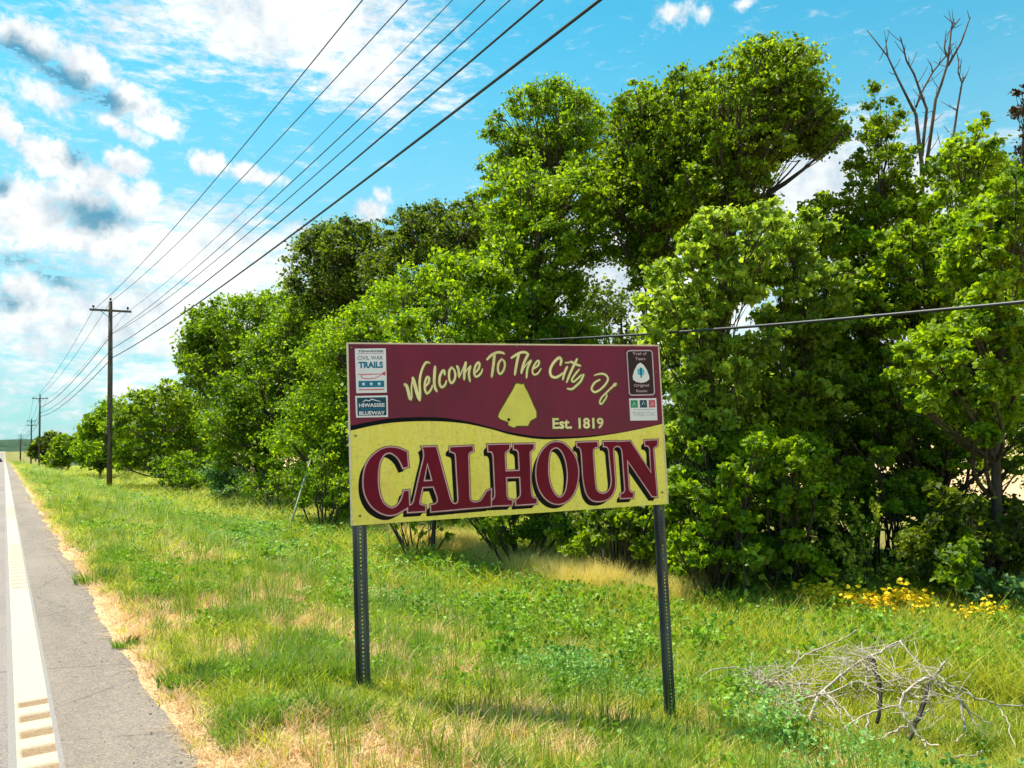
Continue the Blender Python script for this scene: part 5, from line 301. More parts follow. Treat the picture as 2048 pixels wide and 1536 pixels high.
def hsh(ix, iy, seed):
    n = (ix.astype(np.int64)*374761393+iy.astype(np.int64)*668265263+seed*1274126177) & 0xffffffff
    n = ((n ^ (n >> 13))*1274126177) & 0xffffffff
    return ((n ^ (n >> 16)) & 0xffff)/65535.0
def vnoise(x, y, seed=0):
    x = np.asarray(x, float); y = np.asarray(y, float); ix = np.floor(x); iy = np.floor(y); fx = x-ix; fy = y-iy
    fx = fx*fx*(3-2*fx); fy = fy*fy*(3-2*fy)
    a = hsh(ix, iy, seed); b = hsh(ix+1, iy, seed); c = hsh(ix, iy+1, seed); d = hsh(ix+1, iy+1, seed)
    return (a*(1-fx)+b*fx)*(1-fy)+(c*(1-fx)+d*fx)*fy
def fbm(x, y, seed=0, o=4):
    t = 0; am = .5; s = 0
    for i in range(o): t = t+am*vnoise(np.asarray(x)*2**i, np.asarray(y)*2**i, seed+i*17); s += am; am *= .5
    return t/s
def sstep(a, b, x): t = np.clip((np.asarray(x, float)-a)/(b-a), 0, 1); return t*t*(3-2*t)

# ------------------------------------------------------------------ materials
def newmat(name):
    mt = bpy.data.materials.new(name); mt.use_nodes = True; n, l = mt.node_tree.nodes, mt.node_tree.links
    return mt, n, l, n['Principled BSDF']
def nodem(n, l, op, a, b=None, clamp=False):
    q = n.new('ShaderNodeMath'); q.operation = op; q.use_clamp = clamp
    for i, v in enumerate((a, b)):
        if v is None: continue
        if isinstance(v, (int, float)): q.inputs[i].default_value = v
        else: l.new(v, q.inputs[i])
    return q.outputs[0]
def mixc(n, l, fac, a, b, mode='MIX'):
    q = n.new('ShaderNodeMix'); q.data_type = 'RGBA'; q.blend_type = mode
    for i, v in ((0, fac), (6, a), (7, b)):
        if isinstance(v, (int, float)): q.inputs[i].default_value = v
        elif isinstance(v, tuple): q.inputs[i].default_value = (*v, 1) if len(v) == 3 else v
        else: l.new(v, q.inputs[i])
    return q.outputs[2]
def noise(n, l, sc, det=4, rough=.55, coord='Object', scale=(1, 1, 1), dist=0):
    t = n.new('ShaderNodeTexCoord'); mp = n.new('ShaderNodeMapping'); mp.inputs['Scale'].default_value = scale
    l.new(t.outputs[coord], mp.inputs[0])
    q = n.new('ShaderNodeTexNoise'); l.new(mp.outputs[0], q.inputs['Vector'])
    q.inputs['Scale'].default_value = sc; q.inputs['Detail'].default_value = det; q.inputs['Roughness'].default_value = rough; q.inputs['Distortion'].default_value = dist
    return q.outputs[0]
def ramp(n, l, v, a, b):
    q = n.new('ShaderNodeMapRange'); l.new(v, q.inputs[0]); q.inputs[1].default_value = a; q.inputs[2].default_value = b; return q.outputs[0]
def bump(n, l, h, st, dist=.01):
    q = n.new('ShaderNodeBump'); l.new(h, q.inputs['Height']); q.inputs['Strength'].default_value = st; q.inputs['Distance'].default_value = dist; return q.outputs[0]
def mat(name, c1, c2=None, sc=8, rough=.6, spec=.4, bst=0, metal=0, det=5, stretch=(1, 1, 1), lo=.35, hi=.65, bd=.01):
    mt, n, l, p = newmat(name)
    c2 = c2 or tuple(x*.8 for x in c1)
    nz = noise(n, l, sc, det, scale=stretch)
    l.new(mixc(n, l, ramp(n, l, nz, lo, hi), c1, c2), p.inputs['Base Color'])
    p.inputs['Roughness'].default_value = rough; p.inputs['Specular IOR Level'].default_value = spec; p.inputs['Metallic'].default_value = metal
    if bst: l.new(bump(n, l, nz, bst, bd), p.inputs['Normal'])
    return mt
def leafmat(name, dark, light, trans=.52, tcol=None, rough=.55, inst=False, old=None):
    mt, n, l, p = newmat(name)
    if inst:
        oi = n.new('ShaderNodeObjectInfo'); rnd = oi.outputs['Random']
    else:
        at = n.new('ShaderNodeAttribute'); at.attribute_name = 'tone'; rnd = at.outputs['Fac']
    col = mixc(n, l, rnd, dark, light)
    if inst:
        at = n.new('ShaderNodeAttribute'); at.attribute_name = 'tone'
        col = mixc(n, l, at.outputs['Fac'], col, old or tuple(x*1.5 for x in light))
    l.new(col, p.inputs['Base Color']); p.inputs['Roughness'].default_value = rough; p.inputs['Specular IOR Level'].default_value = .35
    tr = n.new('ShaderNodeBsdfTranslucent')
    l.new(mixc(n, l, 1.0, col, tcol or (1.5, 1.5, .55), 'MULTIPLY'), tr.inputs[0])
    mx = n.new('ShaderNodeMixShader'); mx.inputs[0].default_value = trans
    out = n['Material Output']; l.new(p.outputs[0], mx.inputs[1]); l.new(tr.outputs[0], mx.inputs[2]); l.new(mx.outputs[0], out.inputs[0])
    return mt
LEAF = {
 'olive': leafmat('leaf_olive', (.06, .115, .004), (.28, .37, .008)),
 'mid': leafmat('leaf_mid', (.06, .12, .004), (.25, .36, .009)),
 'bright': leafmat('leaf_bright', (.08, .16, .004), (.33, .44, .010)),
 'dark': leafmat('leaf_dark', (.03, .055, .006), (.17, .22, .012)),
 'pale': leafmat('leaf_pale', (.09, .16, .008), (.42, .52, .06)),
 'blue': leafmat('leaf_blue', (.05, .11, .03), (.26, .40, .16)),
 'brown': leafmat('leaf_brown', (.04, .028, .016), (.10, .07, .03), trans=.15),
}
bark = mat('bark', (.045, .034, .025), (.10, .08, .06), 14, .9, .2, .6, stretch=(1, 1, .25), bd=.02)
deadwood = mat('weathered_dead_wood', (.07, .05, .04), (.15, .12, .09), 10, .85, .2, .4, stretch=(1, 1, .3))
palewood = mat('bleached_wood', (.32, .255, .185), (.52, .44, .35), 14, .85, .2, .3)
darkstalk = mat('rotted_stalk', (.05, .04, .03), (.13, .10, .07), 20, .9, .2, .4)

# ------------------------------------------------------------------ ground shape
_y = np.linspace(-200, 6500, 3351)
_r = np.interp(_y, [-200, 80, 160, 240, 330, 430, 600, 900, 1300, 1700, 6500], [0, 0, -.5, -1.2, -2.6, -3.4, -3.0, -1.0, .8, 1.0, 1.0])
_k = np.hanning(41); _k /= _k.sum(); _r = np.convolve(np.pad(_r, 20, 'edge'), _k, 'valid')
def roadz(y): return np.interp(y, _y, _r)
_px = np.linspace(-60, 60, 2401)
_pz = np.interp(_px, [-60, -16, -11, -8.3, -7.8, .64, .78, 1.3, 2, 3, 4.2, 6, 7.5, 9, 11, 14, 20, 60], [-1, -1, -.6, -.03, -.0, 0, -.014, -.04, -.11, -.34, -.63, -.97, -1.13, -1.2, -1.13, -1.02, -1, -1.0])
_k2 = np.hanning(9); _k2 /= _k2.sum(); _pz = np.convolve(np.pad(_pz, 4, 'edge'), _k2, 'valid')
def ground(x, y):
    x = np.asarray(x, float); y = np.asarray(y, float)
    p = np.interp(x, _px, _pz)*(1+.4*sstep(10, 55, y))
    off = sstep(.8, 1.6, x)+sstep(-7.9, -9.5, x)
    b = (fbm(x*.9, y*.9, 3, 3)-.5)*.09+(fbm(x*.22, y*.22, 9, 2)-.5)*.22*sstep(3, 7, np.abs(x))
    z = roadz(y)+p+off*b
    under = (x > -7.72) & (x < .675)      # beneath the road sheet
    return np.where(under, roadz(y)-.03, z)
def dryness(x, y):
    x = np.asarray(x, float); y = np.asarray(y, float)
    d = sstep(.50, .64, fbm(x*1.6+5, y*1.1+3, 21, 4))*.9
    d = d*sstep(6.5, 4.0, x+0*y)*sstep(22, 8, y)
    d = np.maximum(d, sstep(1.02, .80, x+.18*(fbm(x*3, y*2, 31, 3)-.5)))     # crumbling strip along the shoulder
    d = np.maximum(d, sstep(4.3, 3.4, y+.35*x-.6*(fbm(x*2, y*2, 41, 3)-.5))*.9)
    d = np.maximum(d, .7*sstep(.9, .3, np.hypot((x-2.6)/1.5, (y-4.3)/.5)))
    for cx_, cy_, rx_, ry_ in ((2.28, 7.2, .5, .6), (1.5, 4.1, .6, .5), (2.3, 3.8, .7, .35), (4.4, 3.5, .5, .3), (1.5, 6.3, .25, .6), (2.9, 9.5, .35, .6)):
        d = np.maximum(d, .85*sstep(1.15, .45, np.hypot((x-cx_)/rx_, (y-cy_)/ry_)+.8*(fbm(x*4, y*4, 43, 3)-.5)))
    d = np.maximum(d, sstep(20, 24, x)*sstep(240, 150, y))           # bare field beyond the trees
    d = np.where(x < -8.6, .75*sstep(.5, .66, fbm(x*.3, y*.3, 23, 3)), d)
    return np.clip(d, 0, 1)

def grid(xs, ys):
    X, Y = np.meshgrid(xs, ys); Z = ground(X, Y)
    V = np.stack([X, Y, Z], -1).reshape(-1, 3); nx, ny = len(xs), len(ys)
    i = np.arange(ny-1)[:, None]*nx+np.arange(nx-1)[None]; i = i.ravel()
    return V, np.stack([i, i+1, i+nx+1, i+nx], 1)
def soilmat():
    mt, n, l, p = newmat('verge_soil_and_thatch')
    a = n.new('ShaderNodeAttribute'); a.attribute_name = 'dry'
    nf = noise(n, l, 9, 8, .7); ng = noise(n, l, 45, 6, .75)
    g = mixc(n, l, ramp(n, l, nf, .3, .7), (.05, .07, .010), (.17, .18, .03))
    g2 = mixc(n, l, ramp(n, l, ng, .35, .65), g, (.30, .24, .08))
    t = mixc(n, l, ramp(n, l, ng, .3, .7), (.40, .22, .10), (.86, .58, .33))
    l.new(mixc(n, l, a.outputs['Fac'], g2, t), p.inputs['Base Color']); p.inputs['Roughness'].default_value = .95; p.inputs['Specular IOR Level'].default_value = .1
    l.new(bump(n, l, ng, .8, .02), p.inputs['Normal']); return mt
M_soil = soilmat()
xs = np.unique(np.concatenate([np.linspace(-900, -60, 8), np.linspace(-60, -8, 27), [-7.9, -7.7, -4, 0, .4, .6, .665], np.arange(.71, 9, .12), np.arange(9, 26, .5), np.linspace(26, 60, 12), np.linspace(60, 900, 10), [2500, 5000, -2500]]))
ys = np.unique(np.concatenate([[-150, -60, -30], np.arange(-20, 2, 1.), np.arange(2, 16, .12), np.arange(16, 40, .4), np.arange(40, 120, 2), np.arange(120, 700, 15), np.arange(700, 2000, 60), [2500, 4000, 6500]]))
gv, gf = grid(xs, ys)
dr = dryness(gv[:, 0], gv[:, 1])
g_o = link('ground', npmesh('ground', gv, [gf], M_soil, attrs={'dry': ('POINT', dr)}, smooth=True)); g_o['kind'] = 'structure'

# ------------------------------------------------------------------ road
def asphalt(name, base, bright, tan):
    mt, n, l, p = newmat(name)
    big = noise(n, l, .9, 6, .65, scale=(1, .25, 1)); fine_ = noise(n, l, 75, 4, .85); mid = noise(n, l, 14, 6, .7)
    v = n.new('ShaderNodeTexVoronoi'); t = n.new('ShaderNodeTexCoord'); l.new(t.outputs['Object'], v.inputs['Vector']); v.inputs['Scale'].default_value = 38
    c = mixc(n, l, ramp(n, l, big, .35, .65), base, bright)
    c = mixc(n, l, nodem(n, l, 'MULTIPLY', ramp(n, l, mid, .45, .75), .55), c, tan)
    c = mixc(n, l, nodem(n, l, 'MULTIPLY', ramp(n, l, fine_, .48, .68), .9), c, tuple(min(1, x*1.9) for x in bright))
    c = mixc(n, l, nodem(n, l, 'MULTIPLY', ramp(n, l, v.outputs['Distance'], .34, .0), .55), c, tuple(x*.35 for x in base))
    ck = n.new('ShaderNodeTexVoronoi'); ck.feature = 'DISTANCE_TO_EDGE'; l.new(t.outputs['Object'], ck.inputs['Vector']); ck.inputs['Scale'].default_value = .6
    wob = noise(n, l, 6, 4, .7)
    c = mixc(n, l, nodem(n, l, 'MULTIPLY', ramp(n, l, nodem(n, l, 'ADD', ck.outputs['Distance'], nodem(n, l, 'MULTIPLY', nodem(n, l, 'SUBTRACT', wob, .5), .05)),   .006, .0), .4), c, tuple(x*.3 for x in base))
    l.new(c, p.inputs['Base Color']); p.inputs['Roughness'].default_value = .85; p.inputs['Specular IOR Level'].default_value = .3
    l.new(bump(n, l, fine_, .9, .006), p.inputs['Normal']); return mt
M_road = asphalt('weathered_lane_asphalt', (.15, .12, .105), (.23, .185, .16), (.27, .20, .15))
M_should = asphalt('shoulder_asphalt', (.11, .085, .068), (.215, .17, .135), (.31, .225, .145))
RY = np.unique(np.concatenate([np.arange(-60, 60, 1.), np.arange(60, 600, 6), np.arange(600, 1800, 25)]))
def strip(name, x0, x1, dz, mt, wob=None, nx=1, crown=False):
    X = np.linspace(x0, x1, nx+1); A = []
    Y = RY if wob is None else np.unique(np.concatenate([np.arange(-10, 40, .09), np.arange(40, 1800, 5.)]))
    for y in Y:
        for j, x in enumerate(X):
            xx = x+(wob(y) if (wob and j == nx) else 0); A.append((xx, y, float(roadz(y))+dz-(.006 if (wob and j == nx) else 0)))
    k = nx+1; i = (np.arange(len(Y)-1)[:, None]*k+np.arange(nx)[None]).ravel()
    o = link(name, npmesh(name, A, [np.stack([i, i+1, i+k+1, i+k], 1)], mt)); o['kind'] = 'structure'; return o
strip('road', -7.3, .035, 0.0, M_road)
edge = lambda y: float((fbm(y*1.3, 2.0, 5, 4)-.5)*.17+(fbm(y*.3, 7.0, 6, 2)-.5)*.12)
strip('road_shoulder', .265, .75, 0.0, M_should, wob=edge)
strip('far_road_shoulder', -7.75, -7.32, -.002, M_should)
# edge line with milled rumble grooves: real dips in the strip, filled with grit
def linemat():
    mt, n, l, p = newmat('worn_white_line_paint')
    a = n.new('ShaderNodeAttribute'); a.attribute_name = 'worn'
    b = n.new('ShaderNodeAttribute'); b.attribute_name = 'side'
    nf = noise(n, l, 30, 6, .7); nn = noise(n, l, 90, 3, .7)
    paint = mixc(n, l, ramp(n, l, nf, .3, .75), (.50, .415, .28), (.38, .305, .20))
    grit = mixc(n, l, ramp(n, l, nn, .35, .65), (.13, .065, .02), (.30, .18, .075))
    w = nodem(n, l, 'MULTIPLY', a.outputs['Fac'], ramp(n, l, nf, .12, .38), True)
    c = mixc(n, l, w, paint, grit)
    asp = mixc(n, l, ramp(n, l, nn, .3, .7), (.16, .13, .11), (.26, .22, .19))
    edg = nodem(n, l, 'GREATER_THAN', nodem(n, l, 'ADD', b.outputs['Fac'], nodem(n, l, 'MULTIPLY', nodem(n, l, 'SUBTRACT', nf, .5), .25)), .5)
    l.new(mixc(n, l, edg, c, asp), p.inputs['Base Color']); p.inputs['Roughness'].default_value = .7
    l.new(bump(n, l, nn, .5, .004), p.inputs['Normal']); return mt
def rumble():
    Y = np.concatenate([np.arange(-8, 30, .025), np.arange(30, 60, .3), np.arange(60, 1800, 8.)])
    X = np.array([.035, .066, .076, .10, .17, .222, .232, .25, .265])
    XX, YY = np.meshgrid(X, Y)
    ph = np.abs(((YY-4.48)/.30+.5) % 1-.5)*.30
    on = ((YY < 5.75) & (YY > -8)) | ((YY > 10.3) & (YY < 15.5)) | ((YY > 21) & (YY < 26))
    g = np.clip(1-(ph/.085)**2, 0, 1)*on*((XX > .08) & (XX < .26))
    Z = roadz(YY)+.0015-.012*g
    side = ((XX < .071) | (XX > .237)).astype(float)
    V = np.stack([XX, YY, Z], -1).reshape(-1, 3); k = len(X)
    i = (np.arange(len(Y)-1)[:, None]*k+np.arange(k-1)[None]).ravel()
    me = npmesh('edge_line', V, [np.stack([i, i+1, i+k+1, i+k], 1)], linemat(), attrs={'worn': ('POINT', (np.clip(g*1.6, 0, 1)*np.where(YY > 9, .55, 1)).ravel()), 'side': ('POINT', side.ravel())}, smooth=True)
    o = link('edge_line', me); o['kind'] = 'structure'
rumble()
yellow = mat('yellow_line_paint', (.62, .42, .05), (.5, .33, .05), 12, .7)
whitep = mat('white_line_paint', (.74, .70, .60), (.6, .55, .45), 12, .7)
for nm, a, b, mt in (('centre_line', -3.62, -3.5, yellow), ('centre_line', -3.82, -3.7, yellow), ('far_edge_line', -7.15, -7.0, whitep)):
    strip(nm, a, b, .004, mt)
# loose grit along the pavement edge
def pebbles():
    V = []; F = []; n0 = 0
    for i in range(1100):
        y = 2.5+rng.random()**1.6*14; x = .80+edge(y)+rng.normal()*.10-.03
        if rng.random() < .25: x = .26+rng.random()*.55
        r = .002+.006*rng.random()**3
        base = rng.normal(size=(6, 3))*.25+np.array([[1, 0, 0], [-1, 0, 0], [0, 1, 0], [0, -1, 0], [0, 0, .7], [0, 0, -.5]])
        z = max(float(roadz(y)), float(ground(x, y))) if x > .8 else float(roadz(y))
        V.append(base*r+np.array([x, y, z+r*.3]))
        F += [[n0+a for a in f] for f in ((0, 2, 4), (2, 1, 4), (1, 3, 4), (3, 0, 4), (2, 0, 5), (1, 2, 5), (3, 1, 5), (0, 3, 5))]; n0 += 6
    o = link('gravel', npmesh('gravel', np.concatenate(V), [np.array(F)], mat('grit', (.16, .13, .11), (.50, .42, .34), 60, .9))); o['kind'] = 'stuff'; o['label'] = 'loose grit along the crumbling shoulder edge'; o['category'] = 'gravel'
pebbles()

# ------------------------------------------------------------------ distant hills
def hills(name, dist, a0, a1, h0, amp, seed, mt):
    A = np.radians(np.linspace(a0, a1, 260)); V = []; 
    for a in A:
        h = h0+amp*float(fbm(a*9, seed, seed, 5)-.5)*2
        for k, (dd, hh) in enumerate(((0, -12), (60, h*.45), (220, h*.8), (500, h), (900, h*.5), (1400, -12))):
            V.append(((dist+dd)*sin(a), (dist+dd)*cos(a), hh+(float(fbm(a*70, k*3.1, seed+5, 3))-.5)*9*(k in (1, 2, 3))))
    i = (np.arange(len(A)-1)[:, None]*6+np.arange(5)[None]).ravel()
    o = link(name, npmesh(name, V, [np.stack([i, i+6, i+7, i+1], 1)], mt, smooth=True)); o['kind'] = 'structure'
M_hill = mat('wooded_hills', (.025, .05, .03), (.05, .085, .045), .02, .95, .05)
hills('hills', 3300, -75, 80, 46, 12, 3, M_hill)
hills('near_hills', 1900, -60, 75, 14, 7, 8, M_hill)

# ------------------------------------------------------------------ welcome sign
PN = DATA['panel']
def paint(name, c, rough=.32, var=.12, sc=6, spec_=.25):
    mt, n, l, p = newmat(name)
    nz = noise(n, l, sc, 6, .6); nb = noise(n, l, 1.3, 2, .5)
    sk = noise(n, l, 9, 5, .7, scale=(3, 3, .18))
    cc_ = mixc(n, l, ramp(n, l, nz, .3, .7), tuple(x*(1-var) for x in c), tuple(min(1, x*(1+var)) for x in c))
    l.new(mixc(n, l, nodem(n, l, 'MULTIPLY', ramp(n, l, sk, .55, .85), .25), cc_, tuple(x*.6+.05 for x in c)), p.inputs['Base Color'])
    p.inputs['Roughness'].default_value = rough; p.inputs['Specular IOR Level'].default_value = spec_
    l.new(bump(n, l, nb, .55, .04), p.inputs['Normal']); return mt
def yellowmat():
    mt, n, l, p = newmat('weathered_yellow_vinyl')
    st = noise(n, l, 5, 6, .65, scale=(2.2, 1, .35)); sp_ = noise(n, l, 38, 5, .7); g = noise(n, l, 3.1, 4, .6)
    c = mixc(n, l, ramp(n, l, st, .35, .7), (.95, .80, .14), (.88, .75, .07))
    c = mixc(n, l, nodem(n, l, 'MULTIPLY', ramp(n, l, sp_, .52, .8), .6), c, (.30, .34, .05))
    c = mixc(n, l, nodem(n, l, 'MULTIPLY', ramp(n, l, g, .56, .75), .5), c, (.80, .48, .08))
    sk = noise(n, l, 11, 5, .7, scale=(3, 3, .15)); c = mixc(n, l, nodem(n, l, 'MULTIPLY', ramp(n, l, sk, .52, .8), .4), c, (.42, .38, .12))
    l.new(c, p.inputs['Base Color']); p.inputs['Roughness'].default_value = .42
    l.new(bump(n, l, g, .2, .03), p.inputs['Normal']); return mt
M_yel = yellowmat(); M_mar = paint('maroon_vinyl', (.18, .002, .022), .2, .25, 2.5, .36); M_marL = paint('maroon_letter', (.16, .0015, .016), .3, .2, 4, .14)
M_blk = paint('black_vinyl', (.004, .004, .006), .4, .12, 6, .1); M_pink = paint('pink_outline', (.66, .36, .40), .45, .2, 9); M_halo = paint('olive_halo', (.09, .055, .006), .5)
M_cream = paint('cream_edging', (.74, .60, .42), .5, .15, 14); M_script = paint('cream_script', (.88, .74, .36), .45, .18, 8)
M_scripty = paint('pale_yellow_print', (.78, .70, .12), .4, .1)
M_alu = mat('dull_aluminium', (.45, .46, .47), (.32, .33, .35), 9, .45, .5, metal=.8)
M_steel = mat('galvanised_post_steel', (.10, .12, .14), (.03, .038, .045), 11, .42, .5, .15, metal=.55, stretch=(1, 1, .2))
M_bolt = mat('rusty_bolt', (.16, .08, .03), (.3, .22, .14), 60, .6, .4, metal=.3)
sa, lean, sw = PN['sa'], PN['lean'], PN['sw']
a_ = np.array([cos(sa), -sin(sa), 0]); n_ = np.array([sin(sa), cos(sa), 0]); u_ = np.array([0, 0, 1.])*cos(lean)+n_*sin(lean)
u2 = u_*cos(sw)-a_*sin(sw); a2 = a_*cos(sw)+u_*sin(sw); nn = np.cross(a2, u2)     # nn points from the panel towards the road user
if nn@(CAM-np.array(PN['C'])) < 0: nn = -nn
PC = np.array(PN['C']); WP, HP = PN['w'], PN['h']
def pw(uv, dz=0.0): uv = np.asarray(uv, float).reshape(-1, 2); return PC+uv[:, :1]*a2+uv[:, 1:2]*u2+nn*dz
base = PC-np.array([0, 0, 1.0])*(PC[2]-float(ground(PC[0], PC[1])))
sign = empty('welcome_sign', base, 'wide maroon and yellow city welcome sign on two steel posts in the roadside grass', 'sign')
def local(V): return np.asarray(V)-base
from mathutils.geometry import tessellate_polygon
class PB(MB):
    def poly(s, loops, dz, mi=0):
        vv = [[Vector((q[0], q[1], 0)) for q in lp] for lp in loops]
        tri = tessellate_polygon(vv); P = np.array([q for lp in loops for q in lp])
        W3 = local(pw(P, dz)); F = []
        for t in tri:
            A, B, C = P[t[0]], P[t[1]], P[t[2]]
            cr = (B[0]-A[0])*(C[1]-A[1])-(B[1]-A[1])*(C[0]-A[0])
            if abs(cr) < 1e-9: continue
            F.append(tuple(t) if cr > 0 else tuple(t[::-1]))
        return s.add(W3, F, mi)
    def ribbon(s, pts, w, dz, mi=0, closed=True, w1=None, round_=False):
        P = np.asarray(pts, float); N = len(P)
        if closed: nx = np.roll(P, -1, 0)-P; pv = P-np.roll(P, 1, 0)
        else:
            d = np.diff(P, axis=0); nx = np.vstack([d, d[-1]]); pv = np.vstack([d[0], d])
        nx /= np.linalg.norm(nx, axis=1)[:, None]+1e-9; pv /= np.linalg.norm(pv, axis=1)[:, None]+1e-9
        nn_ = np.stack([-(nx+pv)[:, 1], (nx+pv)[:, 0]], 1); nn_ /= np.linalg.norm(nn_, axis=1)[:, None]+1e-9
        ms = 1/np.clip((nn_*np.stack([-nx[:, 1], nx[:, 0]], 1)).sum(1), .45, 1)
        ww = w*ms if closed else w*np.minimum(ms, 1.2)*np.interp(np.linspace(0, 1, N), [0, .12, .85, 1], [.8, 1, .95, .55])
        A = P+nn_*ww[:, None]; B = P-nn_*ww[:, None]
        V = local(pw(np.concatenate([A, B]), dz)); m_ = N if closed else N-1
        F = []
        for i in range(m_):
            j = (i+1) % N; F.append((N+i, N+j, j, i))
        s.add(V, F, mi)
        if round_:
            for c, r in ((P[0], ww[0]), (P[-1], ww[-1])):
                th = np.arange(10)*2*pi/10; s.add(local(pw(np.stack([c[0]+r*np.cos(th), c[1]+r*np.sin(th)], 1), dz-.0001)), [tuple(range(10))], mi)
        return s
TH = .012
pb = PB(); hw, hh = WP/2, HP/2
cor = [(-hw, -hh), (hw, -hh), (hw, hh), (-hw, hh)]
V = np.concatenate([local(pw(cor, 0)), local(pw(cor, -TH))])
pb.add(V, [(0, 1, 2, 3)], 0); pb.add(V, [(7, 6, 5, 4), (0, 4, 5, 1), (1, 5, 6, 2), (2, 6, 7, 3), (3, 7, 4, 0)], 1)
panel = pb.obj('panel', [M_yel, M_alu], sign)
CK = .011
wl_ = [list(q) for q in DATA['wave_lo']]; wh_ = [list(q) for q in DATA['wave_hi']]
for q in (wl_, wh_): q[0][0] = -hw+CK; q[-1][0] = hw-CK
pb = PB(); pb.poly([wh_+[[hw-CK, hh-CK], [-hw+CK, hh-CK]]], .0012); pb.obj('maroon_field', M_mar, panel)
pb = PB(); pb.poly([wl_+wh_[::-1]], .0010); pb.obj('wave_band', M_blk, panel)
for nm, q in (('edging', [(-hw, hh-CK), (hw, hh-CK), (hw, hh), (-hw, hh)]), ('edging', [(-hw, -hh), (-hw+CK, -hh), (-hw+CK, hh-CK-.001), (-hw, hh-CK-.001)]), ('edging', [(hw-CK, -hh), (hw, -hh), (hw, hh-CK-.001), (hw-CK, hh-CK-.001)])):
    pb = PB(); pb.poly([q], .0030); W3 = pb.V[:]; k = len(W3)
    pb.add(np.array(local(pw(q, .0002))), [], 0)
    for i in range(k): j = (i+1) % k; pb.F.append((i, j, k+j, k+i)); pb.m.append(0)
    pb.obj(nm, M_cream, panel)
SH = np.array([-.034, -.032])
for li, loops in enumerate(DATA['letters']):
    z = .0014+li*.00012; pb = PB()
    for k in range(5): pb.poly([[(np.array(q)+SH*(1-k*.2)).tolist() for q in lp] for lp in loops], z-.0009*0+k*.00001, 0)
    for lp in loops: pb.ribbon(lp, .0125, .0026+li*.00003, 1)
    for lp in loops: pb.ribbon(lp, .0082, .0030+li*.00003, 2)
    pb.poly(loops, .0034+li*.00008, 3)
    pb.obj('letter', [M_blk, M_halo, M_pink, M_marL], panel)
for wi, (wname, strokes) in enumerate(DATA['script']):
    pb = PB()
    for si, (pts, w) in enumerate(strokes):
        pb.ribbon([(q[0]+.004, q[1]-.003) for q in pts], w*.5+.010, .0014+si*.00002, 0, False, round_=True)
        pb.ribbon(pts, w*.62, .0022+si*.00003, 1, False, round_=True)
    pb.obj('lettering', [M_halo, M_script], panel)
def text_loops(s, bold=0.0):
    cu = bpy.data.curves.new('txt', 'FONT'); cu.body = s; cu.offset = bold; cu.resolution_u = 3; cu.fill_mode = 'NONE' if False else 'FRONT'
    o = bpy.data.objects.new('txt', cu); me = o.to_mesh()
    V = np.array([v.co[:] for v in me.vertices]); F = [tuple(p.vertices) for p in me.polygons]
    o.to_mesh_clear(); bpy.data.objects.remove(o); bpy.data.curves.remove(cu); return V, F
def put_text(pb, s, p0, p1, h, dz, mi, bold=0.02):
    """text fitted between baseline points p0, p1 (panel coordinates) with capital height h"""
    V, F = text_loops(s, bold); p0 = np.array(p0); p1 = np.array(p1)
    x0, x1 = V[:, 0].min(), V[:, 0].max(); Lx = np.linalg.norm(p1-p0); d = (p1-p0)/Lx; e = np.array([-d[1], d[0]])
    u = (V[:, 0]-x0)/(x1-x0)*Lx; v = V[:, 1]/.73*h
    pb.add(local(pw(p0+u[:, None]*d+v[:, None]*e, dz)), F, mi)
pb = PB(); e0, e1, e2 = DATA['est']; put_text(pb, 'Est. 1819', e0, e1, (e2[1]-e0[1])*1.0, .0024, 1, .03)
put_text(pb, 'Est. 1819', (e0[0]-.006, e0[1]-.004), (e1[0]+.006, e1[1]-.004), (e2[1]-e0[1])*1.08, .0016, 0, .07)
pb.obj('lettering', [M_halo, M_script], panel)
pb = PB(); pb.ribbon(DATA['arrow'], .009, .0016, 0); pb.poly([DATA['arrow']], .0022, 1)
th = np.arange(12)*2*pi/12; dc = DATA['dot']; pb.poly([[(dc[0]+.011*cos(t), dc[1]+.011*sin(t)) for t in th]], .0026, 2)
pb.obj('arrowhead_emblem', [M_halo, M_scripty, M_blk], panel)
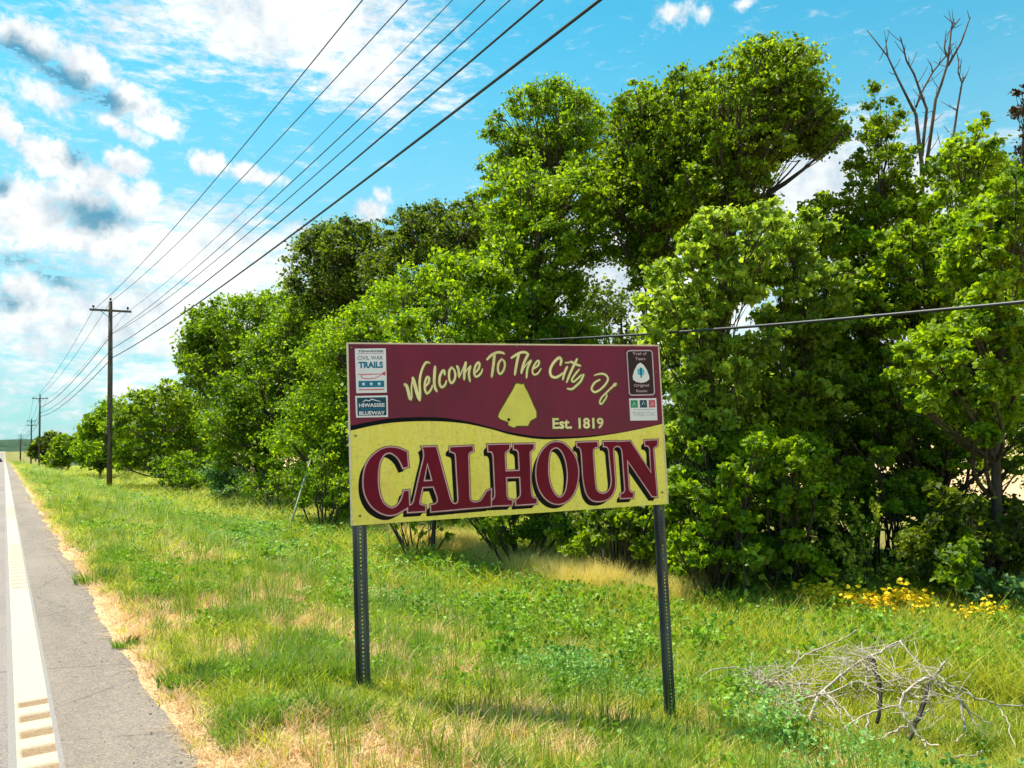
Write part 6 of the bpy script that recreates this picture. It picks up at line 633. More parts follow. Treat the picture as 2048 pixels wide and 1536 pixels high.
# badges: small plates fixed on the panel
M_wht = paint('badge_white', (.80, .78, .80), .45, .06); M_teal = paint('badge_teal', (.005, .17, .28), .4, .1); M_navy = paint('badge_navy', (.012, .06, .10), .4, .1)
M_red = paint('badge_red', (.62, .10, .13), .4, .1); M_brn = paint('badge_brown', (.035, .012, .006), .4, .1); M_lil = paint('badge_lilac', (.60, .40, .50), .45, .1)
M_grn = paint('badge_green', (.03, .28, .13), .4, .1); M_gry = paint('badge_grey', (.42, .43, .46), .45, .1); M_cyn = paint('badge_sky_blue', (.10, .50, .62), .4, .1)
def badge(i, label, fn, mats, z0=.0045):
    q = np.array(DATA['badge'][i])       # tl tr br bl
    def P(s, t): return ((1-s)*(1-t)*q[0]+s*(1-t)*q[1]+s*t*q[2]+(1-s)*t*q[3]).tolist()
    pb = PB(); W3 = local(pw([P(0, 1), P(1, 1), P(1, 0), P(0, 0)], z0)); W0 = local(pw([P(0, 1), P(1, 1), P(1, 0), P(0, 0)], .0012))
    pb.add(np.concatenate([W3, W0]), [(0, 1, 2, 3), (0, 4, 5, 1), (1, 5, 6, 2), (2, 6, 7, 3), (3, 7, 4, 0)], 0)
    def rect(s0, t0, s1, t1, k, mi): pb.poly([[P(s0, t1), P(s1, t1), P(s1, t0), P(s0, t0)]], z0+k*.0004, mi)
    def txt(s, s0, s1, tb, th_, k, mi, bold=.02):
        a = np.array(P(s0, tb)); b = np.array(P(s1, tb)); h = np.linalg.norm(np.array(P(s0, tb))-np.array(P(s0, tb-th_))); put_text(pb, s, a, b, h, z0+k*.0004, mi, bold)
    fn(pb, P, rect, txt, z0); o = pb.obj('badge', mats, sign); o['label'] = label
def b0(pb, P, rect, txt, z0):
    rect(.10, .035, .92, .075, 1, 1) if False else None
    txt('TENNESSEE', .10, .92, .085, .045, 1, 3, .03); rect(.08, .105, .92, .125, 1, 4)
    txt('CIVIL WAR', .08, .90, .255, .09, 1, 3, .0); txt('TRAILS', .10, .90, .435, .135, 1, 1, .05)
    pb.ribbon([P(.06, .585), P(.3, .585), P(.6, .58), P(.86, .58)], .0035, z0+.0004, 2, False)
    pb.ribbon([P(.84, .60), P(.6, .68), P(.30, .68), P(.19, .66), P(.17, .62), P(.22, .59)], .0028, z0+.0006, 2, False)
    pb.poly([[P(.82, .585), P(.95, .62), P(.97, .60), P(.97, .54), P(.95, .52), P(.82, .575)]], z0+.0008, 2)
    rect(.08, .73, .92, .875, 1, 1)
    for cx in (.24, .49, .75):
        pts = [];
        for k in range(10):
            r = (.055 if k % 2 == 0 else .024); pts.append(P(cx+r*sin(k*pi/5)*1.2, .80-r*.9*cos(k*pi/5)))
        pb.poly([pts[::-1]], z0+.0008, 0)
    rect(.08, .915, .92, .94, 1, 2)
badge(0, 'white trails badge with bugle and blue star band', b0, [M_wht, M_teal, M_red, M_navy, M_lil])
def b1(pb, P, rect, txt, z0):
    rect(.05, .08, .95, .92, 1, 1)
    pb.ribbon([P(.22, .28), P(.32, .20), P(.42, .24), P(.5, .16), P(.62, .22), P(.78, .28)], .003, z0+.0008, 0, False)
    txt('HIWASSEE', .10, .90, .52, .17, 2, 0, .03)
    for t in (.60, .655): pb.ribbon([P(.10+.1*k, t+.014*(-1)**k) for k in range(9)], .0022, z0+.0008, 2, False)
    txt('BLUEWAY', .10, .90, .88, .17, 2, 0, .03)
badge(1, 'dark teal river trail badge with white border', b1, [M_wht, M_navy, M_teal])
def rr(P, s0, t0, s1, t1, rs, rt):
    o = []
    for cx, cy, a0 in ((s1-rs, t0+rt, -90), (s1-rs, t1-rt, 0), (s0+rs, t1-rt, 90), (s0+rs, t0+rt, 180)):
        for k in range(5): a = radians(a0+k*22.5); o.append(P(cx+rs*cos(a), cy+rt*sin(a)))
    return o
def b2(pb, P, rect, txt, z0):
    lp = rr(P, .03, .02, .97, .98, .10, .055); pb.ribbon(lp, .0048, z0+.0006, 1)
    txt('Trail of', .24, .76, .115, .06, 1, 1, .01); txt('Tears', .33, .70, .225, .06, 1, 1, .01)
    pts = [P(.5+x, y) for x, y in ((0, .28), (.12, .33), (.24, .45), (.31, .58), (.30, .65), (.18, .70), (0, .72), (-.18, .70), (-.30, .65), (-.31, .58), (-.24, .45), (-.12, .33))]
    pb.poly([pts[::-1]], z0+.0004, 2)
    pb.poly([[P(.5+x, y) for x, y in ((-.13, .42), (.08, .40), (.14, .46), (.10, .56), (-.12, .54))][::-1]], z0+.0008, 4)
    pb.poly([[P(.5+x, y) for x, y in ((-.03, .38), (.05, .40), (.04, .50), (.03, .60), (-.01, .62), (-.04, .50))][::-1]], z0+.0011, 3)
    txt('Original', .22, .78, .80, .06, 1, 1, .01); txt('Route', .30, .70, .92, .06, 1, 1, .01)
badge(2, 'brown historic route badge with pink border', b2, [M_brn, M_lil, M_wht, M_teal, M_cyn])
def b3(pb, P, rect, txt, z0):
    rect(.04, .08, .30, .42, 1, 1); rect(.38, .08, .64, .42, 1, 2); rect(.71, .08, .95, .42, 1, 3)
    for s0, t in ((.11, .25), (.45, .22), (.78, .27)): pb.ribbon([P(s0, t+.1), P(s0+.06, t-.08), P(s0+.12, t+.08)], .0025, z0+.0008, 0, False)
    txt('THREE STAR', .10, .92, .80, .20, 1, 4, .0); rect(.14, .50, .90, .525, 1, 4)
badge(3, 'white badge with green, navy and red squares', b3, [M_wht, M_grn, M_navy, M_red, M_gry])
# bolts
for q in ((-hw+.045, -.02-.0), (-hw+.03, hh-.035), (hw-.045, .40), (hw-.05, -hh+.09), (-hw+.06, -hh+.06), (0.02, hh-.02)):
    c = local(pw([q], 0))[0]; b = PB()
    T1 = [c+nn*.0035, c+nn*.0085]; b.tube(T1, .0075, 8); b.tube([c+nn*.0085, c+nn*.012], .0045, 6); b.obj('bolt', M_bolt, panel)
# perforated steel U-posts
def post(top, bot, w=.095):
    top = np.array(top, float); bot = np.array(bot, float); ax = top-bot; L = np.linalg.norm(ax); ax /= L
    side = a2-ax*(a2@ax); side /= np.linalg.norm(side); fr = np.cross(side, ax)
    if fr@nn < 0: fr = -fr
    P = lambda s, f, t: bot+side*s+fr*f+ax*t-base
    b = MB(); h = w/2; pitch_ = .0254; hr = .0052
    # flanges and slanted walls
    prof = [(-h, -.030), (-h+.006, -.030), (-.020, 0), (-.0195, -.004), (-h+.008, -.034), (-h, -.034)]
    for sg in (-1, 1):
        pr = [(sg*s_, f_) for s_, f_ in [(-h, -.030), (-h+.016, -.030), (-.022, 0), (-.022, -.004), (-h+.017, -.034), (-h, -.034)]]
        V = [P(s_, f_, 0) for s_, f_ in pr]+[P(s_, f_, L) for s_, f_ in pr]
        b.add(V, [(i, (i+1) % 6, 6+(i+1) % 6, 6+i) for i in range(6)]+[(0, 1, 2, 3, 4, 5), (11, 10, 9, 8, 7, 6)])
    n = int(L/pitch_)
    for f_ in (0, -.004):       # web with open holes, front and back skins
        V = []; F = []
        for k in range(n):
            t0 = k*pitch_; ta = t0+pitch_/2-hr; tb = t0+pitch_/2+hr; t1 = t0+pitch_
            for (s0, s1, u0, u1) in ((-.022, .022, t0, ta), (-.022, -hr, ta, tb), (hr, .022, ta, tb), (-.022, .022, tb, t1)):
                i = len(V); V += [P(s0, f_, u0), P(s1, f_, u0), P(s1, f_, u1), P(s0, f_, u1)]; F.append((i, i+1, i+2, i+3))
        b.add(V, F)
    return b.obj('post', M_steel, sign)
def below(q, dz): 
    p = pw([q], -TH-.006)[0]; return p
for uu, foot in ((-hw+.062, (2.015, 5.075)), (hw-.055, (4.24, 4.575))):
    tp = pw([(uu, hh-.05)], -TH-.003)[0]; z = float(ground(*foot)); d = np.array([foot[0], foot[1], z-.25])
    mid_ = pw([(uu, -hh)], -TH-.003)[0]
    d = mid_+(mid_-tp)*((mid_[2]-(z-.2))/(tp[2]-mid_[2])); d = d*1.0
    fx = np.array([foot[0], foot[1], z-.2]); d = mid_*0+d*.5+fx*.5
    post(tp, d)

# ------------------------------------------------------------------ utility poles and wires
M_pole = mat('creosoted_pole', (.07, .045, .028), (.20, .16, .12), 5, .9, .2, .5, stretch=(3, 3, .25), bd=.02)
M_ins = mat('brown_insulator', (.04, .02, .015), (.06, .03, .02), 8, .25, .5)
M_wire = mat('weathered_wire', (.03, .03, .032), (.05, .05, .05), 5, .6, .3)
M_cable = mat('black_cable', (.012, .012, .013), (.03, .03, .03), 5, .5, .4)
A0, A1 = DATA['arm']
polesp = [(5.73, 57.37, 11.0), (5.13, 159.9, 10.97), (6.89, 281, 10.9), (7.62, 505, 10.0), (9.2, 640, 9.2)]
plab = ['nearest tall wooden utility pole with one crossarm and three insulators', 'second wooden utility pole down the road, halfway to the haze', 'third utility pole, thinner, its double crossarm above the far tree line', 'fourth utility pole far off beside the road, small against the hills', 'farthest tiny utility pole between the hills and the trees']
def upole(i, x, y, top):
    z0 = float(ground(x, y)); H = top-z0
    t = empty('utility_pole', (x, y, z0), plab[i], 'utility pole', 'wooden utility poles along the road')
    far = 1+.35*(i > 1)
    b = MB(); b.tube([(0, 0, -.5), (0, 0, H*.33), (.02, 0, H*.66), (0, 0, H)], np.array([.17, .155, .135, .115])*far, 14); b.obj('pole', M_pole, t, True)
    arms = [H-.62] if i < 2 else [H-.62, H-1.9]
    for az_ in arms:
        b = MB(); b.box((0, -.17, az_), (2.45, .11*far, .13*far)); b.obj('crossarm', M_pole, t)
        for sg in (-1, 1):
            b = MB(); b.tube([(sg*.62, -.24, az_-.04), (0, -.20, az_-.52)], .018*far, 5); b.obj('brace', M_steel, t)
            b = MB(); b.lathe([(.02, 0), (.02, .08), (.075, .09), (.06, .13), (.085, .15), (.055, .2), (.065, .215), (.03, .25)], (sg*1.0, -.17, az_+.065), 12); b.obj('insulator', M_ins, t, True)
    b = MB(); b.lathe([(.02, 0), (.02, .08), (.075, .09), (.06, .13), (.085, .15), (.055, .2), (.065, .215), (.03, .25)], (0, 0, H), 12); b.obj('insulator', M_ins, t, True)
    b = MB(); b.tube([(-.17*far, -.06, 0), (-.135*far, -.05, H*.6), (-.11*far, -.04, H-.8)], .012*far, 4); b.obj('ground_wire', M_wire, t)
    for hz_ in (H-2.1, H-3.1, H-3.7):
        b = MB(); b.box((.02, -.17, hz_), (.06, .09, .12)); b.obj('wire_bracket', M_steel, t)
for i, (x, y, tp) in enumerate(polesp): upole(i, x, y, tp)
wn_lab = ['bare power wire from the near pole\'s left insulator, leftmost at the top of the view', 'bare power wire from the very top of the near pole, second from the left', 'thin bare power wire from the right insulator of the near pole', 'neutral wire fixed just below the crossarm brace, upper of the close pair', 'lower wire of the close pair leaving the near pole below the brace', 'thick cable second from the bottom on the near pole', 'thickest and lowest overhead cable on the near utility pole, rightmost at the top']
wr_ = [.011, .011, .008, .011, .010, .016, .021]
offx = [-.99, 0, .99, .14, .14, .16, .16]
def para(p0, p1, s, n): 
    t = np.linspace(0, 1, n); P = np.outer(1-t, p0)+np.outer(t, p1); P[:, 2] -= 4*s*t*(1-t); return P
for i, (wx, wy, wz, px0, sag) in enumerate(DATA['wires']):
    hs = wz-11.0
    pts = [para((px0, -30, wz), (wx, wy, wz), sag, 40)]
    prev = (wx, wy, wz)
    for (x, y, tp) in polesp[1:]:
        nx_ = (x+offx[i], y-.1, tp+hs); pts.append(para(prev, nx_, .8, 14)[1:]); prev = nx_
    b = MB(); Pp = np.concatenate(pts); b.tube(Pp, wr_[i]*np.interp(Pp[:, 1], [0, 60, 160, 500], [1, 1.25, 2.0, 3.0]), 5)
    o = b.obj('overhead_wire', M_cable if i > 4 else M_wire, smooth=True)
    tagp(o, wn_lab[i], 'wire', 'overhead wires along the road')
# previous pole, behind the viewer, carrying the near ends
z0 = float(ground(5.7, -30)); t = empty('utility_pole', (5.7, -30, z0), 'utility pole behind the viewer holding the near ends of the wires', 'utility pole', 'wooden utility poles along the road')
b = MB(); b.tube([(0, 0, -.5), (0, 0, 11.9)], [.17, .12], 12); b.obj('pole', M_pole, t, True)
b = MB(); b.box((0, -.17, 11.4), (2.45, .11, .13)); b.obj('crossarm', M_pole, t)
# short stub pole in the trees with the low cable and its guy
sx, sy = 8.35, 22.2
sz = float(ground(sx, sy)); t = empty('stub_pole', (sx, sy, sz), 'short grey pole among the leaves just above the sign\'s upper left corner', 'pole')
b = MB(); b.tube([(0, 0, -.4), (0, 0, 3), (0, 0, 5.05-sz)], [.15, .135, .12], 12); b.obj('pole', M_pole, t, True)
b = MB(); b.box((0, -.14, 4.4-sz), (.08, .1, .2)); b.obj('wire_bracket', M_steel, t)
b = MB(); b.tube(para((8.75, -6.0, 2.46), (8.35, 22.1, 4.45), .5, 60), .021, 6)
tagp(b.obj('service_cable', M_cable, smooth=True), 'low black cable sloping across the trees above and right of the sign', 'cable')
b = MB(); b.tube(para((8.35, 22.2, 4.4), (9.3, 40.0, 2.2), .5, 24), .010, 5)
tagp(b.obj('service_cable', M_wire, smooth=True), 'thin wire running down leftwards through the leaves from the sign\'s upper left corner', 'cable')
gx, gy = 6.15, 20.75; gz_ = float(ground(gx, gy)); gt = np.array([8.3, 22.1, 4.2]); gb = np.array([gx, gy, gz_])
t = empty('guy_wire', gb, 'leaning guy wire with a whitish plastic guard, in the weeds left of the sign', 'guy wire')
b = MB(); b.tube([gb*0, gt-gb], .008, 5); b.obj('wire', M_wire, t)
dv = (gt-gb)/np.linalg.norm(gt-gb); b = MB(); b.tube([dv*.05, dv*1.1, dv*2.45], [.028, .026, .024], 8); b.obj('guard', mat('sun_bleached_plastic', (.62, .55, .42), (.45, .38, .28), 20, .7), t, True)
b = MB(); b.lathe([(.02, -.2), (.02, .0), (.05, .02), (.05, .05), (.015, .07)], n=8); b.obj('anchor', M_steel, t, True)

# ------------------------------------------------------------------ trees
def unit(v): return v/(np.linalg.norm(v, axis=-1, keepdims=True)+1e-9)
def leaves(centers, crad, weights, n, size, r, tone_c, up=.55):
    """n leaf blades spread through clumps -> V (4n,3), F (n,4), tone (n)"""
    k = r.choice(len(centers), n, p=weights/weights.sum())
    d = unit(r.normal(size=(n, 3))); rad = np.minimum(np.abs(r.normal(size=n))*.6+.12, 1.25)
    P = centers[k]+d*(rad[:, None]*crad[k])
    # small sprays: snap groups of leaves around shared twig ends
    ns = max(1, n//9); tw = r.integers(0, n, ns); g = r.integers(0, ns, n)
    spr = P[tw[g]]; same = np.linalg.norm(spr-P, axis=1) < (crad[k].mean(1)*1.3)
    P = np.where(same[:, None], spr+r.normal(size=(n, 3))*size*1.15*np.array([1, 1, .75]), P)
    nrm = unit(unit(r.normal(size=(n, 3)))+np.array([0, 0, up])+.35*unit(P-centers[k]))
    t = unit(np.cross(nrm, r.normal(size=(n, 3)))); t[:, 2] -= .25; t = unit(t); s = unit(np.cross(nrm, t))
    L = size*(.5+.85*r.random(n))[:, None]; w = L*(.30+.12*r.random(n))[:, None]
    V = np.stack([P-t*L*.5, P+s*w-t*L*.02+nrm*L*.06, P+t*L*.55-nrm*L*.06, P-s*w-t*L*.02+nrm*L*.06], 1).reshape(-1, 3)
    tone = np.clip(tone_c[k]+r.normal(size=n)*.2+(r.normal(size=ns)*.28)[g], 0, 1)
    return V, np.arange(4*n).reshape(-1, 4), tone
def bez(p0, p1, p2, n):
    t = np.linspace(0, 1, n)[:, None]; return (1-t)**2*p0+2*t*(1-t)*p1+t*t*p2
def build_tree(T, r, kdens=1.0):
    B = np.array(T['blobs']); C = B[:, :3]; RX = B[:, 3]; RZ = B[:, 4]; dep = T['depth']
    size = max(.086, dep*.0042) if T['kind'] != 'brown' else .09
    if T['kind'] == 'pale': size *= 1.2
    bx = T['base'] or C[:, :2].mean(0).tolist(); z0 = float(ground(bx[0], bx[1]))
    O = np.array([bx[0], bx[1], z0])
    cl = []; cr = []; tone = []; par = []
    for i in range(len(C)):
        n = int(np.clip(9*(RX[i]*RZ[i])/(.55**2), 5, 26))
        d = unit(r.normal(size=(n, 3))); rr_ = .35+.65*r.random(n)**.5
        R3 = np.array([RX[i], max(RX[i], RZ[i])*1.0, RZ[i]])
        cl.append(C[i]+d*rr_[:, None]*R3*.86); s = (.26+.26*r.random(n))*min(RX[i], RZ[i])*1.1
        cr.append(np.stack([s*1.25, s*1.25, s*.75], 1)); tone += list(np.clip(.52+.25*r.normal(size=n), 0, 1)); par += [i]*n
    cl = np.concatenate(cl); cr = np.concatenate(cr); tone = np.array(tone); par = np.array(par)
    w = cr[:, 0]*cr[:, 2]
    V, F, tn = leaves(cl, cr, w, int(T['n']*1.38), size, r, tone)
    t = empty(T['name'], O, T['label'], 'tree' if 'tree' in T['name'] else ('bush' if T['name'] == 'bush' else 'shrub'), T['group'])
    link('crown', npmesh('crown', V-O, [F], LEAF[T['kind']], attrs={'tone': ('FACE', tn)}), t)
    b = MB(); top = C[np.argmax(C[:, 2])]; tr = T['trunk']
    low = C[:, 2].min()-RZ.max()*.3
    ctr = np.array([*C[:, :2].mean(0), (C[:, 2].max()+O[2])/2]); wob = r.normal(size=3)*np.array([.12, .12, 0])*(top[2]-O[2])*.25
    P = bez(O-np.array([0, 0, .15]), ctr+wob, top-(top-O)*.09, 12); sc = np.linspace(1, .18, 12); sc[0] *= 1.25
    stems = 1 if T['trunk'] > .045 else 5
    if stems == 1: b.tube(P-O, tr*sc, 8)
    for i in range(len(C)):
        if stems == 1:
            k = int(np.clip(np.searchsorted(P[:, 2], C[i][2]-.25*np.hypot(*(C[i]-top)[:2])-.8), 2, 9)); p0 = P[k]; r0 = tr*sc[k]*.55
        else: p0 = O+np.array([*r.normal(size=2)*.12, -.1]); r0 = tr*.8
        q = bez(p0, (p0+C[i])/2+np.array([0, 0, -.12*np.linalg.norm(C[i]-p0)])+r.normal(size=3)*.12, C[i], 7)
        b.tube(q-O, np.linspace(r0, max(.008, r0*.35), 7), 5, cap=False)
        for j in np.where(par == i)[0][:10]:
            e = cl[j]; s0 = q[r.integers(3, 7)]
            b.tube(bez(s0, (s0+e)/2+r.normal(size=3)*.06, e, 4)-O, np.linspace(max(.007, r0*.3), .004*max(1, dep/15), 4), 4, cap=False)
    b.obj('trunk', bark, t, True)
    return t
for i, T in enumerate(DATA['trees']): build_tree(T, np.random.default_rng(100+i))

# generic trees: behind the front row, and receding down the road (copies share mesh data)
def proto(kind, seed, h, wd, n, size, trunk):
    r = np.random.default_rng(seed); nb = 13; C = []; R = []
    for i in range(nb):
        zz = h*(.28+.66*i/(nb-1)); rr_ = wd*.5*sqrt(max(.05, 1-((zz/h-.55)/.5)**2))*.62
        a = r.random()*2*pi; C.append((rr_*cos(a), rr_*sin(a), zz)); R.append((wd*.24, wd*.2))
    C = np.array(C); cl = []; cr = []
    for i in range(nb):
        d = unit(r.normal(size=(12, 3))); cl.append(C[i]+d*(.4+.6*r.random(12))[:, None]*np.array([R[i][0], R[i][0], R[i][1]])); s = (.3+.25*r.random(12))*R[i][1]*1.2
        cr.append(np.stack([s*1.2, s*1.2, s*.8], 1))
    cl = np.concatenate(cl); cr = np.concatenate(cr)
    V, F, tn = leaves(cl, cr, cr[:, 0]**2, n, size, r, np.clip(.45+.25*r.normal(size=len(cl)), 0, 1))
    me = npmesh('crown', V, [F], LEAF[kind], attrs={'tone': ('FACE', tn)})
    b = MB(); P = bez(np.array([0, 0, -.3]), np.array([.2, .1, h*.5]), np.array([0, 0, h*.9]), 8); b.tube(P, np.linspace(trunk, trunk*.2, 8), 6)
    for i in range(nb):
        k = min(6, max(1, int(C[i][2]/h*6)-1)); b.tube(bez(P[k], (P[k]+C[i])/2-np.array([0, 0, .2]), C[i], 5), np.linspace(trunk*.4, trunk*.1, 5), 4, cap=False)
    return me, b.mesh('trunk', bark, True)
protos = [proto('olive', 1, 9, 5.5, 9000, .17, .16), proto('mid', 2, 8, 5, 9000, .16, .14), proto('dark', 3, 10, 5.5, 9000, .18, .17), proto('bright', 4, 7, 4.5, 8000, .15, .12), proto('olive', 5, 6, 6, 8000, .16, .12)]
KW = ['olive', 'mid green', 'dark green', 'bright green', 'low olive']
def copy_tree(k, x, y, s, label, group, name='roadside_tree', sz=1.0):
    label = label.replace('green tree standing', '@ tree standing').replace('distant roadside tree', 'distant @ tree').replace('tree on the far edge', '@ tree on the far edge').replace('low shrub', '@ low shrub').replace('@ low', KW[k].replace('low ', '')+' low').replace('@', KW[k])
    if 'distant' in label: label = label.replace('beyond the utility poles', 'beyond the second utility pole' if y < 281 else ('beyond the third utility pole' if y < 505 else 'beyond the fourth utility pole'))
    z = float(ground(x, y)); t = empty(name, (x, y, z), label, 'tree', group); t.rotation_euler.z = rng.random()*6.28; t.scale = (s, s, s*sz)
    link('crown', protos[k][0], t); link('trunk', protos[k][1], t)
gr = 'trees behind the front row, glimpsed through its leaves'
for (x, y, k, s) in [(17, 20, 2, .75), (19, 27, 0, .8), (16, 33, 1, .8), (18, 41, 2, .85), (16.5, 50, 0, .8), (18, 60, 4, .9), (15.5, 24, 3, .6), (22, 17, 1, .62), (24, 12, 0, .5), (21.5, 9, 3, .5), (26, 6, 2, .55)]:
    copy_tree(k, x, y, s, 'green tree standing behind the front row, mostly hidden by its leaves', gr, 'background_tree')
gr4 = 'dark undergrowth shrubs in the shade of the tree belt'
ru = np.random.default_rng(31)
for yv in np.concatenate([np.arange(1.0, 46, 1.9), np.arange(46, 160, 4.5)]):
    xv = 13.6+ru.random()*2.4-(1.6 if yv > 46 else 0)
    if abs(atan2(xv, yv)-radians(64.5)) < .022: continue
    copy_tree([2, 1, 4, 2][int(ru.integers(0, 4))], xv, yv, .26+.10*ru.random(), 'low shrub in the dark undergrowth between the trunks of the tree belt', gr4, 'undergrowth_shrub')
gr2 = 'distant trees receding down the right side of the road'
y = 84.0
while y < 760:
    x = 10.5+rng.random()*3+ (y > 150)*1.5 + (y>260)*3; k = int(rng.integers(0, 5)); s = (.42+.2*rng.random())*(1.0 if y < 300 else .9)
    if y > 170: s *= .9
    copy_tree(k, x, y, s, 'distant roadside tree in the dwindling line beyond the utility poles', gr2, 'distant_tree')
    if rng.random() < .6: copy_tree((k+2) % 5, x+4+rng.random()*3, y+4, s*1.25, 'distant roadside tree in the dwindling line beyond the utility poles', gr2, 'distant_tree')
    y += 6.5+y*.028
gr3 = 'trees on the far edge of the tan field'
for j in range(26):
    a = radians(20+j*2.6); d = 150+rng.random()*40; x, yy = d*sin(a), d*cos(a)
    if x < 30: continue
    copy_tree(int(rng.integers(0, 5)), x, yy, 1.0+.3*rng.random(), 'tree on the far edge of the tan field behind the tree belt', gr3, 'field_edge_tree')

# bare dead tree
t = empty('dead_tree', (0, 0, 0), 'bare dead tree with forked grey branches rising above the right-hand trees', 'tree')
DT = DATA['deadtree']; b0_ = np.array(DT[0][0][0]); gzb = float(ground(b0_[0]+.1, b0_[1])); O = np.array([b0_[0]+.1, b0_[1], gzb]); t.location = O
b = MB(); b.tube(np.array([O-[0, 0, .2], (O+b0_)/2+np.array([.05, 0, 0]), b0_])-O, [.13, .11, .075], 9); b.obj('trunk', deadwood, t, True)
for j, (pts, ra, rb) in enumerate(DT):
    P = np.array(pts); rr2 = np.random.default_rng(j); off = np.zeros_like(P); off[:, 1] = np.linspace(0, rr2.normal()*.25, len(P)); 
    b = MB(); b.tube(P-O, np.linspace(ra*1.0, rb*.8, len(P)), 7)
    for q_ in range(1, len(P)):
        for _ in range(2):
            f_ = rr2.random(); s0 = P[q_-1]*(1-f_)+P[q_]*f_; dd_ = unit(P[q_]-P[q_-1]+rr2.normal(size=3)*np.linalg.norm(P[q_]-P[q_-1])*.7+np.array([0, 0, .15])); L_ = .10+.32*rr2.random()
            b.tube(np.array([s0, s0+dd_*L_*.5, s0+dd_*L_+np.array([0, 0, .04])])-O, [.011, .008, .005], 4, cap=False)
    b.obj('branch', deadwood, t, True)
# faint bare tree far away
def bare(x, y, h, label, seed):
    r = np.random.default_rng(seed); z = float(ground(x, y)); t = empty('bare_tree', (x, y, z), label, 'tree'); b = MB()
    def rec(p, d, L, rad, k):
        q = p+d*L; b.tube([p, (p+q)/2+r.normal(size=3)*L*.05, q], [rad, rad*.8, rad*.6], 4, cap=False)
        if k == 0: return
        for _ in range(3): rec(q, unit(d+r.normal(size=3)*.45+np.array([0, 0, .12])), L*.68, rad*.6, k-1)
    rec(np.zeros(3), np.array([0, 0, 1.]), h*.34, h*.014, 4); b.obj('trunk', palewood if False else deadwood, t)
bare(12.6, 118, 8.6, 'faint leafless tree showing against the sky between the first two poles', 4)
bare(12.4, 104, 7.8, 'second faint leafless tree, lower, near the small leafy trees', 9)

# spiky sapling
def sapling():
    P0 = np.array([10.2, 7.0]); z = float(ground(*P0)); O = np.array([*P0, z])
    t = empty('sapling', O, 'spiky upright sapling with small pale green leaves in front of the dark shade', 'sapling')
    r = np.random.default_rng(8); b = MB(); tips = []
    for j in range(11):
        a = (j/10-.5)*2.0+r.normal()*.08; L = .8+.35*r.random() if abs(a) > .6 else 1.15+.25*r.random()
        d = Rv*sin(a)*.9+np.array([0, 0, 1])*cos(a)+Fv*r.normal()*.25; p0 = np.array([0, 0, .05+.3*r.random()])
        P = bez(p0, p0+unit(d)*L*.5+np.array([0, 0, -.05]), p0+unit(d)*L+np.array([0, 0, .12]), 9); b.tube(P, np.linspace(.010, .003, 9), 5); tips.append(P)
        for k in (3, 5, 6):
            q = P[k]; e = q+unit(d+r.normal(size=3)*.5)*L*.3; b.tube([q, e], [.004, .002], 4); tips.append(np.linspace(q, e, 5))
    b.obj('stem', bark, t)
    pts = np.concatenate([x[1:] for x in tips]); n = 2200
    V, F, tn = leaves(pts, np.full((len(pts), 3), .05), np.ones(len(pts)), n, .055, r, np.full(len(pts), .65), .3)
    link('crown', npmesh('crown', V, [F], leafmat('leaf_sapling', (.28, .33, .02), (.62, .66, .08), .5), attrs={'tone': ('FACE', tn)}), t)
sapling()

# ------------------------------------------------------------------ collapsed dead stalks in the foreground
bp = DATA['brush']; bp = [[[(CAM+(np.array(q)-CAM)/.93*.93).tolist() for q in pts], r_*1.25] for pts, r_ in bp]; O = np.array([bp[0][0][2][0], bp[0][0][2][1], 0]); O[2] = float(ground(O[0], O[1]))
t = empty('dead_brush', O, 'tangle of collapsed bleached branches in the weeds right of the sign', 'dead brush')
for j, (pts, r_) in enumerate(bp):
    P = CAM+(np.array(pts)-CAM)*.93; g = ground(P[:, 0], P[:, 1]); P[:, 2] = np.maximum(P[:, 2], g-.02)
    n = len(P)*4; tt = np.linspace(0, len(P)-1, n); Q = np.stack([np.interp(tt, np.arange(len(P)), P[:, k]) for k in range(3)], 1)
    kk = np.array([.25, .5, .25]); Q[1:-1] = .25*Q[:-2]+.5*Q[1:-1]+.25*Q[2:]; Q += np.random.default_rng(j).normal(size=Q.shape)*.006
    b = MB(); b.tube(Q-O, np.linspace(r_*.95, r_*.55, n), 6); b.obj('branch', darkstalk if r_ > .018 else palewood, t, True)
r = np.random.default_rng(77); b = MB()
nodes = [CAM+(np.array(q_)-CAM)*.93 for q_ in [np.array(bp[0][0][i]) for i in (0, 2, 3, 4)]+[np.array(bp[2][0][0]), np.array(bp[2][0][2]), np.array(bp[20][0][0]), np.array(bp[22][0][0]), np.array(bp[22][0][1]), np.array(bp[22][0][2]), np.array(bp[24][0][0])]]
for j in range(420):
    c = nodes[r.integers(len(nodes))]+r.normal(size=3)*np.array([.14, .14, .05]); d = unit(r.normal(size=3)*np.array([1, 1, .45])); L = .08+.3*r.random()
    q = c+d*L; gz2 = float(ground(q[0], q[1])); q[2] = max(q[2], gz2); b.tube(np.array([c, (c+q)/2+r.normal(size=3)*.02, q])-O, [.0034, .0028, .0015], 4, cap=False)
o = b.obj('twigs', palewood, t); o['kind'] = 'stuff'

